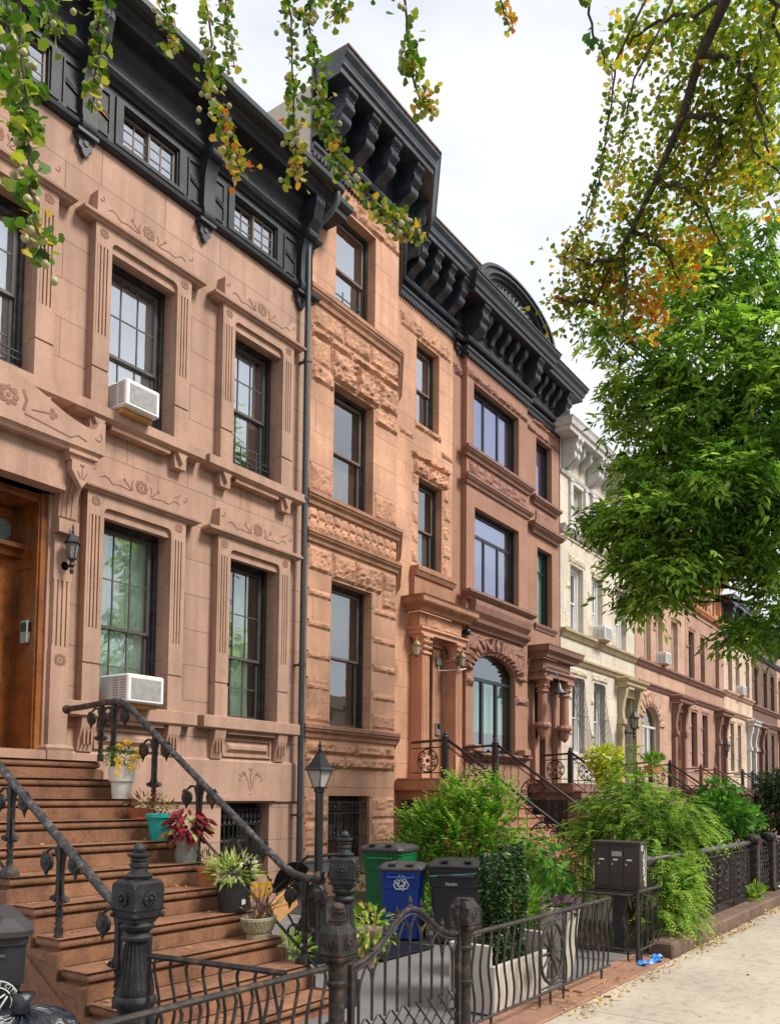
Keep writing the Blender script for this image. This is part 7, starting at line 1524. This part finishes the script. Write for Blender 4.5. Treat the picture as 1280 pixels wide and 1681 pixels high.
# small weed at the fence post foot
t = thing('weed', (13.4, 2.9, .14), 'small bright weed growing at the foot of the square fence post', 'plant'); o_ = blob_leaves(t, 'leaves', [(13.5, 2.88, .24, .3, .1, .10, 1)], 60, .12, OVAL, lime, .4, .2)
# ---- street tree: ash with big green crown
ash = leafmat('ash_leaves', [(0, (.05, .13, .018)), (.3, (.16, .29, .04)), (.65, (.36, .51, .09)), (.975, (.62, .70, .20)), (1, (.60, .46, .05))], .55, .5)
def limb(m, pts, r0, r1, n=8, jit=.12):
    P = [Vector(p) for p in pts]; out = []; 
    for i in range(len(P)-1):
        for k in range(4): out.append(P[i].lerp(P[i+1], k/4)+(Vector([rnd.uniform(-jit, jit) for _ in range(3)]) if (i or k) else Vector()))
    out.append(P[-1]); L_ = len(out); m.tube(out, [r0+(r1-r0)*i/(L_-1) for i in range(L_)], n); return out
def compound(P, Dn, pairs=3, ls=.085, ln=.26):
    """pinnate ash leaves: leaflet bases, directions, sizes"""
    P = np.asarray(P); D_ = Dn/np.linalg.norm(Dn, axis=1)[:, None]; up = np.array([0, 0, 1.0]); sd = np.cross(D_, up); sd /= np.linalg.norm(sd, axis=1)[:, None]+1e-6
    outP = []; outD = []
    for k in range(pairs):
        b = P+D_*ln*(k+1)/(pairs+1)+np.array([0, 0, -.02*k*k])
        for s_ in (-1, 1): outP.append(b); outD.append(D_*.55+sd*s_*.8+np.array([0, 0, -.22]))
    outP.append(P+D_*ln*.85+np.array([0, 0, -.10])); outD.append(D_+np.array([0, 0, -.35]))
    return np.vstack(outP), np.vstack(outD)
def tree_crown(t, clumps, per, ls, mat, name='crown'):
    AP = []; AD = []; TT = []
    for (x, y, z, rx, ry, rz_, w) in clumps:
        k = max(4, int(per*w)); 
        # twigs: leaves gathered in little sprays so gaps stay between them
        ns = max(2, k//9); c, d = sph(ns, (x, y, z), (rx, ry, rz_), .25)
        idx = NP.randint(0, ns, k); p = c[idx]+NP.normal(size=(k, 3))*[.13, .13, .10]; dd = d[idx]*.6+NP.normal(size=(k, 3))*.55+np.array([0, 0, -.15])
        tint = np.clip(.35+.18*NP.normal(size=ns)[idx]+.14*NP.normal(size=k), 0, 1); AP.append(p); AD.append(dd); TT.append(tint)
    P = np.vstack(AP); D_ = np.vstack(AD); T_ = np.concatenate(TT); Q, QD = compound(P, D_, 2, ls, .17); T7 = np.tile(T_, 5)+NP.normal(size=len(Q))*.05
    return leafmesh(name, Q, QD, ls*(.75+.5*NP.rand(len(Q))), LANCE2, mat, t, T7)
LANCE2 = [(0, 0, 0), (.42, .175, .04), (1, 0, -.16), (.42, -.175, .04)]
t = thing('ash_tree', (16.2, -.7, 0), 'big green-leaved ash tree whose crown hides the upper right houses', 'tree')
CL = []
for (u, v, d, ru, rv, rd, w) in [
    (1150, 500, 12.8, 120, 60, 1.0, 3), (1230, 430, 12.5, 70, 70, 1.0, 3), (1260, 330, 12.5, 40, 70, .8, 2.2), (1190, 600, 12.5, 140, 90, 1.3, 8), (1095, 610, 12.8, 55, 60, .8, 2.4), (1250, 680, 12, 90, 110, 1.3, 7),
    (1135, 700, 12.6, 90, 70, 1.1, 5.4), (1105, 770, 12.4, 60, 60, .9, 3.6), (1160, 820, 12.2, 120, 70, 1.1, 7), (1250, 830, 11.8, 70, 62, 1.0, 4.2), (1080, 870, 12.2, 80, 50, .8, 4), (1012, 858, 12.4, 38, 20, .4, 1.0),
    (960, 845, 12.6, 16, 12, .3, .35), (1052, 930, 12.1, 38, 36, .5, 1.5), (1085, 950, 12, 55, 38, .6, 2), (1060, 978, 12.1, 22, 22, .4, .5), (1125, 915, 12, 66, 28, .6, 1.7), (1292, 960, 11.6, 18, 55, .6, 1.2), (1265, 1030, 11.6, 30, 26, .5, 1.2),
    (1220, 1040, 11.8, 22, 12, .3, .5), (1195, 900, 11.9, 60, 24, .6, 1.3), (1015, 555, 13, 34, 22, .4, .7), (985, 520, 13, 26, 20, .3, .45), (1025, 690, 12.9, 30, 26, .4, .7), (1015, 640, 13, 22, 16, .3, .4), (1060, 815, 12.5, 30, 26, .5, .7), (1110, 400, 13.2, 30, 36, .5, .8), (1140, 460, 13, 50, 40, .6, 1.2),
    (1330, 600, 12, 80, 200, 1.5, 7), (1360, 850, 11.5, 80, 150, 1.4, 6)]: CL.append(around(u, v, d, ru, rv, rd, w))
tree_crown(t, CL, 118, .142, ash)
m = MB(); T0 = (16.2, -.7, 0); limb(m, [T0, (16.0, -.6, 1.6), (15.9, -.4, 3.4)], .24, .19, 10, .03); fork = (15.9, -.4, 3.4)
m.build('trunk', bark, t, True)
m = MB()
for i, e in enumerate(CL):
    if i % 1 == 0:
        c = Vector(e[:3]); a = Vector(fork); mid = a.lerp(c, .5)+Vector((0, 0, .5)); limb(m, [a, mid, c], .07, .012, 5, .10)
        for _ in range(3): b = c+Vector((rnd.uniform(-1, 1)*e[3], rnd.uniform(-1, 1)*e[4], rnd.uniform(-1, 1)*e[5])); limb(m, [mid.lerp(c, .6), b], .018, .006, 4, .06)
m.build('branches', bark, t, True)
# ---- ginkgo overhead: heavy limb at upper right, hanging twigs over the top of the view
gk = leafmat('ginkgo_leaves', [(0, (.05, .10, .012)), (.35, (.14, .21, .02)), (.55, (.36, .38, .035)), (.72, (.60, .44, .04)), (.86, (.66, .24, .03)), (1, (.45, .10, .02))], .5, .5)
gk2 = leafmat('ginkgo_near_leaves', [(0, (.03, .075, .010)), (.38, (.085, .17, .016)), (.56, (.28, .33, .035)), (.72, (.55, .42, .05)), (.9, (.66, .24, .03)), (1, (.50, .10, .02))], .42, .45)
fruitm = M('ginkgo_fruit', (.40, .38, .18), .5, .15, 20, .1, 60)
t = thing('ginkgo_tree', (4.6, -2.2, 0), 'ginkgo with yellowing leaves, its strands and dark limb hanging over the top', 'tree')
m = MB()
def gp(u, v, d): return tuple(float(x) for x in atD(u, v, d))
main = [gp(1250, -160, 6.0), gp(1190, 0, 6.4), (gp(1150, 90, 6.7)), gp(1120, 190, 7.0), gp(1075, 300, 7.3), gp(1035, 380, 7.6), gp(1005, 430, 7.8), gp(978, 492, 8.0)]
m.tube([(4.6, -2.2, -.14), (4.65, -2.1, 2.2), (5.0, -1.9, 4.2), (5.2, -1.4, 5.6)]+[main[0]], [.26, .22, .18, .13, .085], 10)
m.build('trunk', bark, t, True)
m = MB(); m.tube(main, [.050, .045, .040, .034, .027, .021, .015, .008], 8)
SUB = [[(1150, 90, 6.7), (1200, 95, 6.6), (1235, 130, 6.6), (1262, 200, 6.6)], [(1120, 190, 7), (1180, 190, 6.9), (1225, 225, 6.9), (1290, 300, 6.9)], [(1190, 0, 6.4), (1130, 25, 6.8), (1060, 45, 7.1), (1035, 70, 7.2)],
       [(1075, 285, 7.3), (1120, 310, 7.2), (1155, 350, 7.2), (1185, 410, 7.2)], [(1035, 375, 7.6), (1080, 400, 7.6), (1115, 460, 7.6)], [(1262, -20, 6.2), (1275, 40, 6.3), (1290, 120, 6.3)], [(1020, 400, 7.7), (1025, 470, 7.7), (1025, 545, 7.7)],
       [(1210, 185, 6.9), (1248, 90, 6.7), (1262, 10, 6.6)], [(1182, 220, 7), (1170, 270, 7), (1150, 310, 7)], [(1230, 120, 6.6), (1248, 180, 6.6), (1262, 250, 6.6)], [(1005, 425, 7.8), (960, 435, 7.8), (920, 420, 7.8)], [(978, 492, 8), (940, 500, 8), (912, 488, 8)]]
for s_ in SUB: limb(m, [gp(*q) for q in s_], .022, .008, 5, .03)
m.build('main_limb', bark, t, True)
def strand_leaves(segs, P, D_, S, T, n, spread, size, orange=0.0, endo=.35):
    """leaves spaced along a twig, short-shoot clusters"""
    pts = [np.array(p) for p in segs]; 
    for i in range(n):
        f = NP.rand()**.9*(len(pts)-1); k = min(int(f), len(pts)-2); c = pts[k]+(pts[k+1]-pts[k])*(f-k)
        for _ in range(3):
            d = NP.normal(size=3)+np.array([0, 0, -.4]); P.append(c+d*spread*.45*NP.rand()+NP.normal(size=3)*spread*.25); D_.append(d); S.append(size*(.65+.6*NP.rand())); T.append(min(1, max(0, .30+orange+endo*(f/(len(pts)-1))**2*NP.rand()*1.3+.16*NP.normal())))
P, Dd, S, T = [], [], [], []
for s_ in SUB+[[(1190, 0, 6.4), (1150, 90, 6.7), (1120, 190, 7.0)], [(1120, 190, 7.0), (1075, 300, 7.3), (1035, 380, 7.6)], [(1035, 380, 7.6), (1005, 430, 7.8), (978, 492, 8.0)]]:
    strand_leaves([gp(q[0], q[1], q[2]+.12) for q in s_], P, Dd, S, T, 100, .30, .048)
for (u, v, d, ru, rv, rd, w, org) in [(1230, 60, 6.7, 70, 80, .5, 5, .05), (1150, 40, 6.9, 60, 50, .5, 3, .05), (1060, 60, 7.1, 60, 55, .5, 3, .08), (1200, 190, 6.9, 90, 80, .6, 6, .05), (1100, 170, 7.1, 60, 50, .4, 2.2, .05), (1250, 300, 7, 50, 70, .5, 3, .15), (1080, 240, 7.2, 50, 45, .4, 1.8, .12), (1160, 290, 7.2, 60, 40, .4, 1.8, .18),
        (1030, 330, 7.6, 50, 55, .4, 2.6, .05), (1080, 360, 7.5, 50, 40, .4, 1.8, .15), (990, 450, 7.9, 50, 34, .35, 2.4, .25), (1030, 480, 7.8, 50, 40, .35, 2.6, .38), (1110, 440, 7.6, 40, 50, .3, 1.8, .32), (1060, 520, 7.8, 50, 26, .3, 1.3, .42), (945, 425, 7.9, 30, 14, .2, .5, .4), (935, 495, 8, 28, 10, .2, .45, .45), (1150, 400, 7.4, 34, 34, .3, 1, .35), (1215, 240, 7, 60, 30, .4, 1.4, .3)]:
    e = around(u, v, d+.22, ru, rv, rd*.8, w); k = int(w*100); nc = max(3, k//5); c, _d = sph(nc, e[:3], e[3:6], .15); idx = NP.randint(0, nc, k); pp = c[idx]+NP.normal(size=(k, 3))*.045; dd = NP.normal(size=(k, 3))+[0, 0, -.35]
    P += list(pp); Dd += list(dd); S += list(.050*(.7+.55*NP.rand(k))); T += list(np.clip(.38+org*1.25+.20*NP.normal(size=k), 0, 1))
leafmesh('leaves', P, Dd, S, FAN, gk, t, T)
# hanging strands (u, v, distance) near the camera
STR = [([(28, -60, 2.6), (36, 80, 2.55), (45, 200, 2.5), (48, 290, 2.45), (58, 360, 2.4), (80, 430, 2.4)], 60, .085, .062, .0),
       ([(5, -40, 2.7), (12, 60, 2.7), (20, 150, 2.65)], 26, .08, .062, 0), ([(170, -60, 3.5), (165, 40, 3.5), (158, 120, 3.5), (150, 185, 3.5)], 38, .08, .058, .0), ([(262, -40, 4), (272, 20, 4), (280, 70, 4)], 30, .09, .055, .05), ([(330, -60, 4), (345, 60, 4), (352, 150, 4), (372, 230, 4), (398, 285, 4)], 80, .12, .055, .22),
       ([(372, -60, 4.2), (372, 30, 4.2), (385, 110, 4.2)], 30, .09, .052, .05), ([(470, -60, 4), (476, 60, 4), (482, 150, 4), (484, 240, 4), (486, 300, 4)], 56, .10, .055, .15), ([(500, -60, 3.9), (512, 80, 3.9), (530, 180, 3.9), (560, 270, 3.9), (620, 340, 3.9), (690, 388, 3.9)], 130, .11, .055, .05),
       ([(560, -60, 4.2), (570, -10, 4.2), (540, 30, 4.2)], 26, .1, .052, .05), ([(655, -60, 3.8), (668, 30, 3.8), (672, 100, 3.8), (690, 160, 3.8), (715, 180, 3.8)], 46, .085, .060, .18), ([(800, -60, 4.4), (820, 0, 4.4), (842, 45, 4.4)], 18, .06, .05, .4),
       ([(950, -60, 3.6), (965, 0, 3.7), (978, 70, 4), (1000, 110, 4.4), (1010, 160, 5)], 14, .08, .07, 0), ([(1010, 100, 5.6), (1000, 190, 5.8), (985, 280, 6), (965, 350, 6.1), (945, 400, 6.2), (930, 425, 6.2)], 110, .12, .055, .1), ([(1040, 130, 6), (1022, 220, 6.2), (1010, 300, 6.4)], 60, .13, .055, .1),
       ([(100, -60, 3.2), (95, 10, 3.2), (80, 50, 3.2)], 16, .1, .06, 0), ([(610, -60, 4.3), (612, -10, 4.3)], 12, .08, .05, 0)]
P, Dd, S, T = [], [], [], []; m = MB(); fr = MB()
top = Vector((5.0, -1.6, 6.0))
for (pts, n, spread, size, org) in STR:
    w = [gp(*q) for q in pts]; limb(m, w, .007, .003, 4, .010); strand_leaves(w, P, Dd, S, T, int(n*.9), spread*.55, size*.64, org*.5, .35+org)
    a = Vector(w[0]); b = a+Vector((.3, -.6, 1.4)); limb(m, [a, b, b.lerp(top, .5)+Vector((0, 0, .4)), top], .008, .02, 5, .03)
    for _ in range(int(n*.22)):
        k = NP.randint(0, len(w)-1); c = np.array(w[k])+(np.array(w[k+1])-np.array(w[k]))*NP.rand(); 
        if org > .3 : continue
        for __ in range(2): q = c+NP.normal(size=3)*spread*.3+[0, 0, -.02]; fr.ball(tuple(q), .0125, 7, 5)
m.build('twigs', bark, t, True); fr.build('fruit', fruitm, t, True); bpy.data.objects['fruit']['kind'] = 'stuff'; leafmesh('near_leaves', P, Dd, S, FAN, gk2, t, T)
# trees across the street, mirrored in the panes
for k, (x, w_) in enumerate(((2, 'left'), (14, 'middle'), (27, 'right'))):
    t = thing('opposite_tree', (x, -11.5, 0), 'leafy street tree across the road, '+w_+' of three mirrored in the panes', 'tree', 'trees across the road')
    CLo = [(x+rnd.uniform(-2.2, 2.2), -11.5+rnd.uniform(-2, 2), 6.2+rnd.uniform(-2, 2.4), 1.5, 1.5, 1.2, 1) for _ in range(12)]
    blob_leaves(t, 'crown', CLo, 2600, .42, OVAL, ash, -.2, .2); m = MB(); m.tube([(x, -11.5, -.14), (x+.1, -11.5, 3), (x, -11.4, 6)], [.25, .2, .1], 8); m.build('trunk', bark, t)
